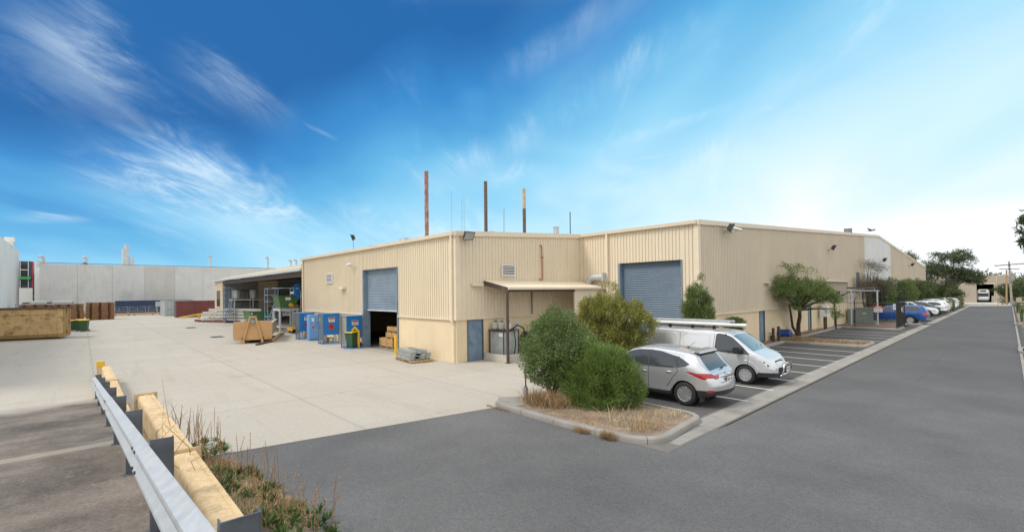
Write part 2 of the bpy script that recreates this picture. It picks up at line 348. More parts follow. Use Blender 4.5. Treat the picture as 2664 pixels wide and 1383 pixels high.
M['bund'] = pbr('bund_concrete', (.50, .46, .40), .85, 0, .12, 1.2, .2, 30, spots=[((.20, .14, .10), .75, 1.7, .58)])
M['soil'] = pbr('dry_soil', (.22, .17, .13), .95, 0, .22, 1.6, .6, 25, spots=[((.36, .25, .145), .8, 3.0, .5), ((.10, .075, .06), .6, 9, .58)])
M['mulch'] = pbr('reddish_gravel', (.19, .12, .095), .95, 0, .3, 5, .6, 40, spots=[((.30, .22, .17), .6, 16, .55)])
M['tank'] = pbr('milky_tank', (.36, .40, .38), .35, 0, .15, 2.5, spots=[((.10, .095, .08), .9, 1.3, .55), ((.22, .24, .16), .5, 4, .55)])
M['hose'] = pbr('black_rubber', (.015, .014, .014), .5, 0, .2, 8)
M['oily'] = pbr('oily_sludge', (.05, .04, .035), .5, 0, .3, 3)
M['jerry'] = pbr('white_jerrycan', (.60, .59, .54), .4, 0, .08, 6)
M['linepaint'] = pbr('line_paint', (.72, .72, .70), .7, 0, .06, 2, spots=[((.3, .3, .29), .5, 14, .62)])
M['dune'] = pbr('dry_straw', (.52, .36, .18), .9, 0, .2, 3)

def ground_mat(name, c, kind):
    m = bpy.data.materials.new(name); m.use_nodes = True; t = m.node_tree; n = t.nodes; L = t.links.new
    b = n['Principled BSDF']; b.inputs['Specular IOR Level'].default_value = .3
    pos = n.new('ShaderNodeNewGeometry').outputs['Position']
    def noise(sc, det=8, ro=.6, stretch=None, rot=0, dist=0):
        q = n.new('ShaderNodeTexNoise'); q.inputs['Scale'].default_value = sc; q.inputs['Detail'].default_value = det; q.inputs['Roughness'].default_value = ro; q.inputs['Distortion'].default_value = dist
        mp = n.new('ShaderNodeMapping'); mp.inputs['Scale'].default_value = stretch or (1, 1, 1); mp.inputs['Rotation'].default_value = (0, 0, rot); L(pos, mp.inputs[0]); L(mp.outputs[0], q.inputs['Vector'])
        return q.outputs['Fac']
    def rng(f, a, bb, lo=0, hi=1):
        q = n.new('ShaderNodeMapRange'); L(f, q.inputs[0]); q.inputs[1].default_value = a; q.inputs[2].default_value = bb; q.inputs[3].default_value = lo; q.inputs[4].default_value = hi
        return q.outputs[0]
    def mix(f, a, bb, mode='MIX'):
        q = n.new('ShaderNodeMix'); q.data_type = 'RGBA'; q.blend_type = mode
        for i, x in ((0, f), (6, a), (7, bb)):
            if isinstance(x, (int, float)): q.inputs[i].default_value = x
            elif isinstance(x, tuple): q.inputs[i].default_value = (*x, 1)
            else: L(x, q.inputs[i])
        return q.outputs[2]
    def mth(op, a, bb):
        q = n.new('ShaderNodeMath'); q.operation = op
        for i, x in enumerate((a, bb)):
            if isinstance(x, (int, float)): q.inputs[i].default_value = x
            else: L(x, q.inputs[i])
        return q.outputs[0]
    sc = lambda k: tuple(x*k for x in c)
    if kind == 'asphalt':
        cc = mix(rng(noise(.22, 8, .65), .35, .65), sc(.80), sc(1.2)); cc = mix(rng(noise(.6, 9, .75, None, .3, 1.5), .64, .70, 0, .35), cc, sc(1.7)); cc = mix(rng(noise(1.7, 9, .8), .70, .74, 0, .5), cc, sc(2.2))
        cc = mix(rng(noise(.8, 8, .6, (1, .12, 1)), .55, .8, 0, .4), cc, sc(.78))
        cc = mix(1, cc, mix(rng(noise(38, 4, .85), .36, .64), (.66,)*3, (1.32,)*3), 'MULTIPLY'); cc = mix(1, cc, mix(rng(noise(11, 6, .8), .36, .66), (.84,)*3, (1.16,)*3), 'MULTIPLY')
        cc = mix(rng(noise(.9, 9, .75, (1, .25, 1), .1), .62, .74, 0, .35), cc, sc(1.45)); cc = mix(rng(noise(.5, 9, .7, None, .9, 2.0), .60, .72, 0, .5), cc, sc(.62))
        sp = n.new('ShaderNodeSeparateXYZ'); L(pos, sp.inputs[0]); cc = mix(rng(sp.outputs[1], 13, 30, 0, .55), cc, sc(.58))
        cc = mix(rng(noise(.33, 9, .7, None, .4, 1.5), .68, .80, 0, .45), cc, sc(.55))
        cc = mix(rng(noise(2.6, 9, .75), .70, .76, 0, .5), cc, sc(1.7))
        rough = .85
    elif kind == 'concrete':
        sp = n.new('ShaderNodeSeparateXYZ'); L(pos, sp.inputs[0]); cb = n.new('ShaderNodeCombineXYZ')
        L(mth('FLOOR', mth('DIVIDE', mth('ADD', sp.outputs[0], 28.0), 6.1), 0), cb.inputs[0]); L(mth('FLOOR', mth('DIVIDE', mth('SUBTRACT', sp.outputs[1], .36), 4.86), 0), cb.inputs[1])
        wnz = n.new('ShaderNodeTexWhiteNoise'); wnz.noise_dimensions = '2D'; L(cb.outputs[0], wnz.inputs['Vector'])
        cc = mix(wnz.outputs['Value'], (c[0]*.94, c[1]*.935, c[2]*.93), sc(1.03))
        cc = mix(rng(noise(.10, 6), .35, .65, 0, .8), cc, (c[0]*.86, c[1]*.845, c[2]*.82))
        cc = mix(rng(noise(1.1, 7, .7), .64, .71, 0, .55), cc, sc(.5)); cc = mix(rng(noise(.45, 6, .7, (.25, 2.6, 1), -.5, .8), .56, .66, 0, .42), cc, (c[0]*.68,c[1]*.66,c[2]*.63)); cc = mix(rng(noise(.45, 5, .6, (2.4, .3, 1), .3, .8), .61, .67, 0, .28), cc, sc(.74))
        cc = mix(rng(noise(.6, 9, .7), .35, .75, 0, .5), cc, (c[0]*.84, c[1]*.82, c[2]*.79))
        cc = mix(rng(noise(1.2, 8, .7, (.12, 1.6, 1), .12), .55, .75, 0, .60), cc, (c[0]*.74, c[1]*.68, c[2]*.60))
        cc = mix(rng(noise(.22, 10, .72, None, 0, 1.2), .60, .72, 0, .55), cc, (c[0]*.66, c[1]*.60, c[2]*.53))
        cc = mix(1, cc, mix(rng(noise(9, 8, .8), .36, .66), (.90,)*3, (1.07,)*3), 'MULTIPLY'); cc = mix(rng(noise(.16, 9, .7, (.35, 3.2, 1), .05, .6), .62, .70, 0, .6), cc, (.46, .34, .20)); cc = mix(rng(noise(3.2, 9, .8), .70, .76, 0, .6), cc, sc(.45))
        sp = n.new('ShaderNodeSeparateXYZ'); L(pos, sp.inputs[0])
        jy = mth('LESS_THAN', mth('ABSOLUTE', mth('SUBTRACT', mth('FLOORED_MODULO', mth('SUBTRACT', sp.outputs[1], .36-2.43), 4.86), 2.43)), .016) if False else None
        for ax, o0, pitch in ((1, .36, 4.86), (0, -28.0, 6.1)):
            q = mth('SUBTRACT', sp.outputs[ax], o0 - pitch/2); q = mth('FLOORED_MODULO', q, pitch); q = mth('ABSOLUTE', mth('SUBTRACT', q, pitch/2), 0)
            ln = mth('LESS_THAN', q, .015); hl = mth('LESS_THAN', q, .10)
            cc = mix(mth('MULTIPLY', hl, .10), cc, sc(.6)); cc = mix(mth('MULTIPLY', ln, .42), cc, sc(.35))
        rough = .8
    elif kind == 'ramp':
        cc = mix(rng(noise(.55, 8, .7), .35, .65), sc(.55), sc(1.5))
        cc = mix(rng(noise(2.2, 9, .75, (.6, 2.2, 1)), .56, .75, 0, .55), cc, sc(2.3))
        cc = mix(rng(noise(5, 9, .82, (.5, 2, 1)), .60, .66, 0, .65), cc, sc(2.5)); cc = mix(rng(noise(.9, 9, .8, (.6, 1.6, 1)), .62, .70, 0, .55), cc, sc(2.1)); cc = mix(rng(noise(4, 8, .8), .60, .68, 0, .7), cc, sc(.4))
        cc = mix(1, cc, mix(rng(noise(30, 6, .8), .35, .66), (.65,)*3, (1.32,)*3), 'MULTIPLY')
        sp = n.new('ShaderNodeSeparateXYZ'); L(pos, sp.inputs[0])
        q = mth('ABSOLUTE', mth('SUBTRACT', mth('ADD', sp.outputs[0], mth('MULTIPLY', noise(.7, 4), .5)), -10.25), 0)
        cc = mix(rng(q, .0, .32, .75, 0), cc, (.42, .37, .30)); cc = mix(mth('MULTIPLY', mth('LESS_THAN', q, .02), .8), cc, (.06, .05, .045))
        e = mth('ADD', sp.outputs[0], mth('MULTIPLY', noise(.5, 6, .7), 4.5))
        cc = mix(rng(e, -19.2, -16.0, .95, 0), cc, (.47, .425, .365))
        e2 = mth('ADD', mth('MULTIPLY', sp.outputs[1], -1.0), mth('MULTIPLY', noise(.45, 6, .7), 2.4))
        cc = mix(rng(e2, 3.6, 6.0, 0, .75), cc, (.40, .355, .30))
        rough = .85
    L(cc, b.inputs['Base Color']); b.inputs['Roughness'].default_value = rough
    q = n.new('ShaderNodeBump'); q.inputs['Strength'].default_value = .35 if kind == 'asphalt' else .12; q.inputs['Distance'].default_value = .01
    L(noise(90 if kind == 'asphalt' else 30, 6, .8), q.inputs['Height']); L(q.outputs[0], b.inputs['Normal'])
    return m
M['asphalt'] = ground_mat('old_asphalt', (.122, .121, .120), 'asphalt')
M['asphalt_dark'] = ground_mat('bay_asphalt', (.098, .095, .093), 'asphalt')
M['yard'] = ground_mat('yard_concrete', (.48, .445, .385), 'concrete')
M['apron'] = pbr('pale_apron', (.52, .49, .43), .85, 0, .06, .3)
M['ramp'] = ground_mat('stained_ramp', (.15, .128, .107), 'ramp')

# ------------------------------------------------------------------ foliage helpers
def lump(p, s, seed):
    q = p*s + seed
    return (np.sin(q[:,0]*1.7+q[:,1]*.9)*np.sin(q[:,1]*1.9-q[:,2]*1.1) + np.sin(q[:,2]*2.3+q[:,0]*.7)*.7
            + .5*np.sin(q[:,0]*3.9+1)*np.sin(q[:,1]*4.3+2)*np.sin(q[:,2]*4.1))
def crown_pts(blobs, n, seed, shell=.5, thr=-.6, ls=1.6):
    g = np.random.default_rng(seed); blobs = np.array(blobs, float)
    vol = (blobs[:,3]*blobs[:,4]*blobs[:,5])**(2/3); idx = g.choice(len(blobs), n, p=vol/vol.sum())
    dd = g.normal(size=(n,3)); dd /= np.linalg.norm(dd, axis=1)[:,None]
    rr = shell + (1-shell)*g.random(n)**.7
    b = blobs[idx]; rad = b[:,3:6]*(1 + .17*lump(dd*2.2+b[:,:3], 1.3, seed % 17)[:,None])
    p = b[:,:3] + dd*rad*rr[:,None]
    keep = lump(p, ls, seed % 13) + g.normal(size=n)*.25 > thr
    return p[keep], dd[keep]
def leaf_obj(name, p, dd, ln, wd, mat, parent, seed, outw=.6, up=.2, jit=.9):
    g = np.random.default_rng(seed+99); n = len(p)
    t = dd*outw + g.normal(size=(n,3))*jit*.5; t[:,2] += up; t /= np.linalg.norm(t, axis=1)[:,None]
    s = np.cross(t, g.normal(size=(n,3))); s /= np.linalg.norm(s, axis=1)[:,None]
    l = (ln*(.6+.8*g.random(n)))[:,None]; w_ = (wd*(.7+.6*g.random(n)))[:,None]
    bend = np.cross(s, t)*l*.08
    v = np.stack([p, p+t*l*.45+s*w_*.5+bend, p+t*l, p+t*l*.45-s*w_*.5+bend], 1).reshape(-1, 3)
    return raw_mesh(name, v, np.arange(4*n).reshape(-1, 4), 4, mat, parent)
def limbs(base, targets, r, seed, split=.35):
    g = random.Random(seed); mb = MB(); base = Vector(base)
    for t in targets:
        t = Vector(t); m = base.lerp(t, .5) + Vector((g.uniform(-.2,.2), g.uniform(-.2,.2), g.uniform(0,.25)))*(t-base).length*.35
        mb.tube([base, base.lerp(m, .6), m, m.lerp(t, .6), t], [r, r*.75, r*.55, r*.4, r*.2], 6)
    return mb
def shrub(name, label, cat, base, blobs, n, ln, wd, mat, seed, stems=6, thr=-.6, shell=.45, outw=.6, up=.25, jit=.9, group=None, ls=1.6, bark='bark', rad=.05, trunk=None):
    b = Vector(base); t = wthing(name, label, cat, b, group)
    p, dd = crown_pts(blobs, n, seed, shell, thr, ls)
    leaf_obj('crown', p, dd, ln, wd, mat, t, seed, outw, up, jit)
    g = random.Random(seed); bl = sorted(blobs, key=lambda q: -q[3]*q[5])
    tg = [(q[0]+g.uniform(-.2,.2)*q[3], q[1]+g.uniform(-.2,.2)*q[4], q[2]+.2*q[5]) for q in (bl*3)[:stems]]
    if trunk:
        mb = MB(); pts, rs = trunk; mb.tube(pts, rs, 9)
        mb2 = limbs(pts[-1], tg, rs[-1], seed); mb.add(mb2.v, mb2.f); mb.build('trunk', M[bark], t, auto=50)
    else: limbs(b - Vector((0,0,.1)), tg, rad, seed).build('trunk', M[bark], t, auto=50)
    return t
def blades(name, pts, h, wd, mat, parent, seed, lean=.5, curve=.3):
    g = np.random.default_rng(seed); n = len(pts); pts = np.asarray(pts, float)
    a = g.random(n)*2*np.pi; ln = g.random(n)*lean; hh = h*(.45+.8*g.random(n))
    dv = np.stack([np.cos(a)*ln, np.sin(a)*ln, np.ones(n)], 1); dv /= np.linalg.norm(dv, axis=1)[:,None]
    s = np.stack([-np.sin(a+g.normal(size=n)*.8), np.cos(a+g.normal(size=n)*.8), np.zeros(n)], 1)*(wd*(.6+.8*g.random(n)))[:,None]*.5
    out = np.stack([np.cos(a), np.sin(a), -.35*np.ones(n)], 1)*(hh*curve*g.random(n))[:,None]
    m1 = pts + dv*(hh*.55)[:,None] + out*.3; tp = pts + dv*hh[:,None] + out
    v = np.stack([pts-s, pts+s, m1+s*.75, m1-s*.75, tp, tp], 1)
    v = np.stack([pts-s, pts+s, m1+s*.75, m1-s*.75, m1-s*.75, m1+s*.75, tp+s*.1, tp-s*.1], 1).reshape(-1, 3)
    idx = np.arange(8*n).reshape(-1, 4)
    return raw_mesh(name, v, idx, 4, mat, parent)
M['leaf_grey'] = leafmat('grey_green_leaves', (.115, .175, .058), (.27, .355, .135))
M['leaf_bright'] = leafmat('bright_green_leaves', (.10, .165, .040), (.25, .345, .088))
M['leaf_olive'] = leafmat('olive_yellow_leaves', (.155, .17, .045), (.46, .44, .13))
M['leaf_mid'] = leafmat('mid_green_leaves', (.095, .14, .045), (.25, .32, .105))
M['leaf_dark'] = leafmat('dark_green_leaves', (.055, .085, .032), (.15, .19, .068))
M['leaf_gum'] = leafmat('gum_leaves', (.045, .066, .030), (.14, .165, .075))
M['leaf_bare'] = leafmat('dry_twiggy_leaves', (.11, .09, .07), (.20, .18, .11))
M['straw'] = leafmat('dry_grass', (.27, .17, .085), (.52, .38, .21), .2, .8)
M['straw_pale'] = leafmat('pale_dry_grass', (.42, .32, .17), (.70, .58, .36), .2, .8)
M['stalk'] = leafmat('dry_stalks', (.30, .17, .085), (.50, .32, .17), .1, .8)
M['succulent'] = leafmat('succulent_leaves', (.05, .10, .03), (.19, .26, .085), .15, .4)
# ================================================================== THE SETTING
def sheet(name, poly, z, mat, kind='structure', zf=None):
    me = bpy.data.meshes.new(name); bm = bmesh.new()
    bm.faces.new([bm.verts.new((p[0], p[1], zf(p[0]) if zf else z)) for p in poly])
    bmesh.ops.recalc_face_normals(bm, faces=bm.faces)
    for f in bm.faces:
        if f.normal.z < 0: f.normal_flip()
    bm.to_mesh(me); bm.free(); me.materials.append(mat)
    o = bpy.data.objects.new(name, me); col.objects.link(o); o['kind'] = kind; return o
sheet('ground', [(-2500,-2500),(2500,-2500),(2500,2500),(-2500,2500)], -.03, pbr('far_ground', (.16,.15,.11), .95, 0, .2, .05))
sheet('asphalt_road', [(-11.6,2.0),(-13,-.5),(-13,-30),(60,-30),(60,140),(.3,140),(.3,124),(-4.85,119.5),(-4.85,12.2),(-5.1,9.6),(-6.4,8.9),(-10.45,8.96)], 0, M['asphalt'])
sheet('parking_bay', [(-10.45,12.2),(-5.5,12.2),(-5.5,118.8),(-10.7,118.8)], 0.0, M['asphalt_dark'])
sheet('parking_bay', [(.45,8),(6.2,8),(6.2,112),(.45,112)], 0.004, M['asphalt_dark'])
sheet('concrete_yard', [(-160,-60),(-13,-60),(-13,-.5),(-11.6,2.0),(-10.45,8.96),(-10.45,23.3),(-160,60)], .004, M['yard'])
sheet('concrete_yard', [(-18.6,13),(-10.45,13),(-10.45,23.3),(-18.6,23.3)], .008, M['yard'])
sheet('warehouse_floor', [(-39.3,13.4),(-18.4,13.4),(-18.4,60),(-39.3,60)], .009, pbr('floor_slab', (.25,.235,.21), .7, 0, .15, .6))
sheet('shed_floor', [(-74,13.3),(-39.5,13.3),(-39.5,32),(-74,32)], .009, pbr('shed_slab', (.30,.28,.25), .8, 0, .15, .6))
sheet('driveway_apron', [(-4.85,119.6),(.3,124.1),(.3,160),(-9,160),(-9,119.6)], .006, M['apron'])
rz = lambda x: max(-.02, .0866*(x+20.95))
# ramp to the dock the viewer stands on
mb = MB()
mb.add([(-21.2,.62,-.02),(2.0,.62,rz(2.0)),(2.0,-14,rz(2.0)),(-21.2,-14,-.02),(2.0,.62,-.05),(2.0,-14,-.05),(-21.2,.62,-.05),(-21.2,-14,-.05)],
       [(0,1,2,3),(0,6,4,1),(1,4,5,2),(2,5,7,3)])
o = mb.build('ramp', M['ramp']); o['kind'] = 'structure'
# planted bank between the beams and the asphalt
def bedge(x):
    f_ = min(1, max(0, (x+12.6)/3.4)); f_ = f_*f_*(3-2*f_); return .88 + (2.62-.05*(x+9)-.88)*f_
xs = np.linspace(-12.6, 1.5, 90); mb = MB(); vs = []; fs = []
for i, x in enumerate(xs):
    for j, s in enumerate((0, .2, .45, .72, 1)):
        ye = bedge(x)
        y = .56 + (ye-.56)*s
        zz = (rz(x)+.02)*(1-s)**1.9*.98 + .02*math.sin(x*5+j*2) + .03*math.sin(x*2.3+j)*(s*(1-s)*4)
        vs.append((x, y + (.05*math.sin(x*2.1)+.03*math.sin(x*9.7) if j == 4 else 0), zz if j < 4 else -.02))
for i in range(len(xs)-1):
    for j in range(4): a = i*5+j; fs.append((a, a+1, a+6, a+5))
mb.add(vs, fs); o = mb.build('planted_bank', M['soil'], smooth=True); o['kind'] = 'structure'
bank = lambda x, y: (rz(x)+.02)*max(0, 1-(y-.56)/(bedge(x)-.56))**1.9

# concrete gutter strip along the bays (in slabs) and kerbs
rs = random.Random(3)
mb = MB(); y = 9.6
mb2 = MB()
x0a, x1a = lambda y: -5.62 + .0035*max(0,y-14), lambda y: -4.98 + .0012*(y-12)
while y < 118:
    L_ = 1.7+.5*rs.random(); xm = (x0a(y)+x1a(y))/2
    if y > 11.4:
        mb.add([(x0a(y),y,.008),(xm-.006,y,.007),(xm-.006,y+L_-.014,.007),(x0a(y),y+L_-.014,.008)], [(0,1,2,3)])
    mb.add([(xm,y,.007),(x1a(y),y,.010),(x1a(y),y+L_-.014,.010),(xm,y+L_-.014,.007)], [(0,1,2,3)])
    y += L_
o = mb.build('gutter_strip', M['strip']); o['kind'] = 'structure'
mb = MB(); mb.add([(-5.7,9.0,.0045),(-4.93,9.0,.0045),(-4.8,118,.0045),(-5.3,118,.0045)], [(0,1,2,3)])
o = mb.build('gutter_bed', pbr('gutter_joint', (.16,.15,.135), .9, 0, .15, 2)); o['kind'] = 'structure'

def kerb(name, path, wd=.17, ht=.14, closed=False, mat='kerb', gap=1.25):
    """kerb of separate castings following a plan line; left of the line is the inside"""
    pts = [Vector((p[0], p[1], 0)) for p in path]; seg = []
    # resample
    L_ = [0]
    for a, b in zip(pts, pts[1:]): L_.append(L_[-1]+(b-a).length)
    n = max(2, int(L_[-1]/.16)); q = []
    for i in range(n+1):
        s = L_[-1]*i/n; k = max(0, min(len(L_)-2, next((j for j in range(len(L_)-1) if L_[j+1] >= s), len(L_)-2)))
        f = (s-L_[k])/max(1e-6, L_[k+1]-L_[k]); q.append((pts[k].lerp(pts[k+1], f), s))
    mb = MB(); prof = [(0,-.03),(0,ht*.72),(.022,ht*.94),(.05,ht),(wd,ht),(wd,-.03)]
    ring = []; lastj = 0
    def flush():
        if len(ring) > 1:
            m = len(prof); vs = [v for r in ring for v in r]
            fs = [(i*m+k, i*m+k+1, (i+1)*m+k+1, (i+1)*m+k) for i in range(len(ring)-1) for k in range(m-1)]
            fs += [tuple(range(m)), tuple((len(ring)-1)*m+k for k in reversed(range(m)))]
            mb.add(vs, fs)
    for i, (p, s) in enumerate(q):
        a = q[max(i-1,0)][0]; b = q[min(i+1,n)][0]; t = (b-a).normalized(); nn = Vector((-t.y, t.x, 0))
        r = [p + nn*c + Vector((0,0,h)) for c, h in prof]
        if s-lastj > gap:
            ring.append([v - t*.007 for v in r]); flush(); ring.clear(); lastj = s; ring.append([v + t*.007 for v in r])
        else: ring.append(r)
    flush()
    o = mb.build(name, M[mat], auto=40); o['kind'] = 'structure'; return o
def arc(cx, cy, r, a0, a1, n=9): return [(cx+r*math.cos(R(a0+(a1-a0)*i/n)), cy+r*math.sin(R(a0+(a1-a0)*i/n))) for i in range(n+1)]
def densify(p, n=6):
    out = []
    for a, b in zip(p, p[1:]): out += [(a[0]+(b[0]-a[0])*i/n, a[1]+(b[1]-a[1])*i/n) for i in range(n)]
    return out+[p[-1]]
isl = [(-10.6,9.12),(-10.1,9.0)] + [(-8.0,8.86),(-6.9,8.9)] + arc(-6.1,9.8,.85,-85,-12) + [(-5.42,11.1)] + arc(-6.1,11.45,.66,5,92) + [(-7.7,12.18),(-10.3,12.35)]
kerb('kerb', isl)
sheet('soil_bed', [(-10.5,9.25),(-8,9.02),(-6.9,9.05)] + arc(-6.1,9.8,.70,-85,-12) + [(-5.57,11.1)] + arc(-6.1,11.4,.52,5,92) + [(-7.7,12.03),(-10.4,12.2),(-10.5,12.2)], .105, M['soil'])
sheet('concrete_pad', [(-11.0,9.6),(-10.5,9.1),(-9.85,9.05),(-9.75,9.5),(-10.35,10.5)], .112, M['strip'])
# second strip island and the garden bed along the wall
kerb('kerb', [(-9.9,32.9),(-6.0,33.0)] + arc(-6.0,33.35,.35,-90,0,5) + [(-5.62,35.2)] + arc(-6.0,35.4,.38,0,90,5) + [(-9.2,35.9),(-10.0,36.6),(-10.05,49.0)])
sheet('soil_bed', [(-10.74,32.9),(-6.0,33.16),(-5.8,33.4),(-5.78,35.2),(-6,35.6),(-9.1,35.75),(-10.15,36.5),(-10.2,49),(-10.74,49)], .10, M['soil'])
kerb('kerb', [(-10.74,23.3),(-9.95,24.2),(-9.75,28.5),(-9.8,32.8)])
sheet('soil_bed', [(-10.74,23.4),(-10.05,24.3),(-9.92,28.5),(-9.95,32.8),(-10.74,32.9)], .10, M['mulch'])
kerb('kerb', [(-11,49.1),(-6.35,48.7)] + [(-6.1,48.9),(-6.05,51.0)])
sheet('gravel_pad', [(-10.74,49.3),(-6.5,48.95),(-6.25,51),(-6.3,56.3),(-10.74,56.3)], .12, M['mulch'])
kerb('kerb', [(-10.6,57.0),(-6.2,56.6),(-5.6,56.9),(-5.5,57.2)], gap=2)
kerb('kerb', [(.42,8),(.42,118)], gap=2.2, mat='strip', ht=.03, wd=.10)
for ya, yb in ((34.8,37.6),(60.4,63.5)):
    sheet('soil_bed', [(.5,ya),(5.9,ya),(5.9,yb),(.5,yb)], .10, M['soil'])
    kerb('kerb', [(6,yb),(.75,yb),(.45,yb-.3),(.45,ya+.3),(.75,ya),(6,ya)][::-1])
sheet('soil_bed', [(-10.74,57.2),(-9.8,57.0),(-9.8,118),(-10.74,118)], .08, M['soil'])
sheet('soil_bed', [(.6,64),(6,64),(6,112),(.6,112)], .02, M['soil'])

def line(y, xa, xb, wd=.10):
    return [(xa,y-wd/2,.012),(xb,y-wd/2,.012),(xb,y+wd/2,.012),(xa,y+wd/2,.012)]
mb = MB()
for k in range(8): mb.add(line(14.9+2.21*k, -9.7, -5.48), [(0,1,2,3)])
for y in (37.45,39.9,42.2,45.0): mb.add(line(y, -9.8, -5.45), [(0,1,2,3)])
for y in (48.2,50.6): mb.add(line(y, -6.0, -5.45), [(0,1,2,3)])
y = 59.5
while y < 116: mb.add(line(y, -9.8, -5.4), [(0,1,2,3)]); y += 2.4
for y in (9,11.4,13.8,16.2,18.6,21,23.4,25.8,28.2,30.4,32.6,39.4,41.8,44.3,46.7,49.0,51.5,53.7,56.9,58.6): mb.add(line(y, .62, 5.6), [(0,1,2,3)])
o = mb.build('bay_markings', M['linepaint']); o['kind'] = 'structure'
mb = MB()
for i in range(50):
    y0, y1 = 22+i*1.83, 22+(i+1)*1.83; fx = lambda y: -2.45+.12*math.sin(y*.05)+.02*math.sin(y*.6)
    mb.add([(fx(y0)-.018,y0,.0035),(fx(y0)+.018,y0,.0035),(fx(y1)+.018,y1,.0035),(fx(y1)-.018,y1,.0035)], [(0,1,2,3)])
o = mb.build('asphalt_seam', pbr('tar_seam', (.075,.073,.07), .7, 0, .2, 1)); o['kind'] = 'structure'
# hills far off
mb = MB(); n = 60
for ring, (rad, h0) in enumerate(((900, 22), (1500, 60))):
    vs = []
    for i in range(n+1):
        a = R(-40 + 150*i/n); x, y = -rad*math.sin(a), rad*math.cos(a)
        hh = h0*(.35+.3*math.sin(i*.7+ring)+.22*math.sin(i*1.9)+.1*math.sin(i*4.1)) if a < R(12) else h0*.12
        vs += [(x, y, -1), (x, y, max(1.5, hh*.55)), (x*1.15, y*1.15, -1)]
    mb.add(vs, [(i*3, i*3+3, i*3+4, i*3+1) for i in range(n)] + [(i*3+1, i*3+4, i*3+5, i*3+2) for i in range(n)])
o = mb.build('hills', pbr('far_hill', (.10,.115,.085), .95, 0, .2, .02), smooth=True); o['kind'] = 'structure'

# ================================================================== THE WAREHOUSE
X0, Y0, YI, XR, XL = -18.29, 13.3, 22.93, -10.75, -39.4
ZE = 6.32
zroof = lambda y: (ZE + .0603*(y-Y0)) if y <= 70.6 else (ZE + .0603*(70.6-Y0)) - .0545*(y-70.6)
CB = 2.13                                   # bottom of the cladding
WH = wthing('warehouse', 'large cream ribbed steel warehouse with two blue roller doors and low pitched roof', 'warehouse', (-25, 13.3, 0))
def clad(mb, A, B, zb, zt, nrm, pitch=.2, dep=.046, off=.03, back=True):
    """vertical ribbed sheet from plan point A to B; zt is a height or a function of the distance along"""
    A = Vector((*A, 0)); B = Vector((*B, 0)); t = (B-A); L_ = t.length; t.normalize(); nn = Vector((*nrm, 0))
    zf = zt if callable(zt) else (lambda s: zt); u_ = []
    k = 0
    while k*pitch < L_:
        for f, h in ((0,0),(.62,0),(.68,1),(.86,1),(.92,0)):
            s = (k+f)*pitch
            if s < L_: u_.append((s, h))
        k += 1
    u_.append((L_, 0)); vs = []
    for s, h in u_:
        p = A + t*s + nn*(off + dep*h); vs += [(p.x, p.y, zb), (p.x, p.y, zf(s))]
    mb.add(vs, [(2*i, 2*i+2, 2*i+3, 2*i+1) for i in range(len(u_)-1)])
def segs(a, b, holes):
    """pieces (a, b) left between sorted holes (h0, h1)"""
    out = []; c = a
    for h0, h1 in holes:
        if h0 > c: out.append((c, h0))
        c = h1
    if c < b: out.append((c, b))
    return out
DL, DR, DH = -28.42, -23.87, 4.95           # half open roller door in the left facade
EL, ER, EH = -15.48, -11.58, 5.02           # closed roller door in the set back facade
side_doors = [(31.25, 32.18), (41.62, 42.45)]
# painted concrete base
mb = MB()
for a, b in segs(XL, X0, [(DL, DR)]): mb.bx(a, b, Y0, Y0+.18, -.05, CB)
for a, b in segs(Y0+.18, YI, [(13.94, 14.97)]): mb.bx(X0-.18, X0, a, b, -.05, CB)
for a, b in segs(X0, XR, [(EL, ER)]): mb.bx(a, b, YI, YI+.18, -.05, CB)
ys = segs(YI+.18, 117, side_doors)
for a, b in ys:
    c = a
    while c < b-.01:
        e = min(b, c+5.2); mb.bx(XR-.18, XR, c, e-.012 if e < b else e, -.05, CB); c = e
mb.bx(XL, XL+.18, Y0+.18, 117, -.05, CB); mb.bx(XL, XR, 116.82, 117, -.05, 7)
for a, b in side_doors: mb.bx(XR-.18, XR, a, b, 2.12, CB)
mb.build('base_wall', M['cream_base'], WH)
mb = MB(); clad(mb, (XL, Y0), (DL, Y0), CB, ZE, (0,-1)); clad(mb, (DR, Y0), (X0, Y0), CB, ZE, (0,-1)); clad(mb, (DL, Y0), (DR, Y0), DH, ZE, (0,-1))
mb.build('wall_cladding', M['cream'], WH)
mb = MB(); clad(mb, (X0, Y0), (X0, YI), CB, lambda s: zroof(Y0+s)+.05, (1,0), .215); mb.build('wall_cladding', M['cream'], WH)
mb = MB(); zi = zroof(YI); clad(mb, (X0, YI), (EL, YI), CB, zi, (0,-1)); clad(mb, (ER, YI), (XR, YI), CB, zi, (0,-1)); clad(mb, (EL, YI), (ER, YI), EH, zi, (0,-1))
mb.build('wall_cladding', M['cream'], WH)
RD = [(45.9, 54.6)]                         # cream roller door in the long side wall
mb = MB(); f = lambda y0: (lambda s: zroof(y0+s)+.05)
clad(mb, (XR, YI), (XR, 45.9), CB, f(YI), (1,0), .2); clad(mb, (XR, 45.9), (XR, 54.6), 4.1, f(45.9), (1,0), .2); clad(mb, (XR, 54.6), (XR, 62.7), CB, f(54.6), (1,0), .2)
clad(mb, (XR, 78.8), (XR, 117), CB, f(78.8), (1,0), .2); mb.build('wall_cladding', M['cream_dull'], WH)
mb = MB(); clad(mb, (XR, 62.7), (XR, 70.6), CB, f(62.7), (1,0), .2); clad(mb, (XR, 70.6), (XR, 78.8), CB, f(70.6), (1,0), .2)
mb.build('wall_cladding', M['whiteclad'], WH, label='pale grey white panel in the long cream side wall')
mb = MB(); clad(mb, (XL, Y0), (XL, 117), CB, f(Y0), (-1,0), .4); mb.build('wall_cladding', M['cream'], WH)
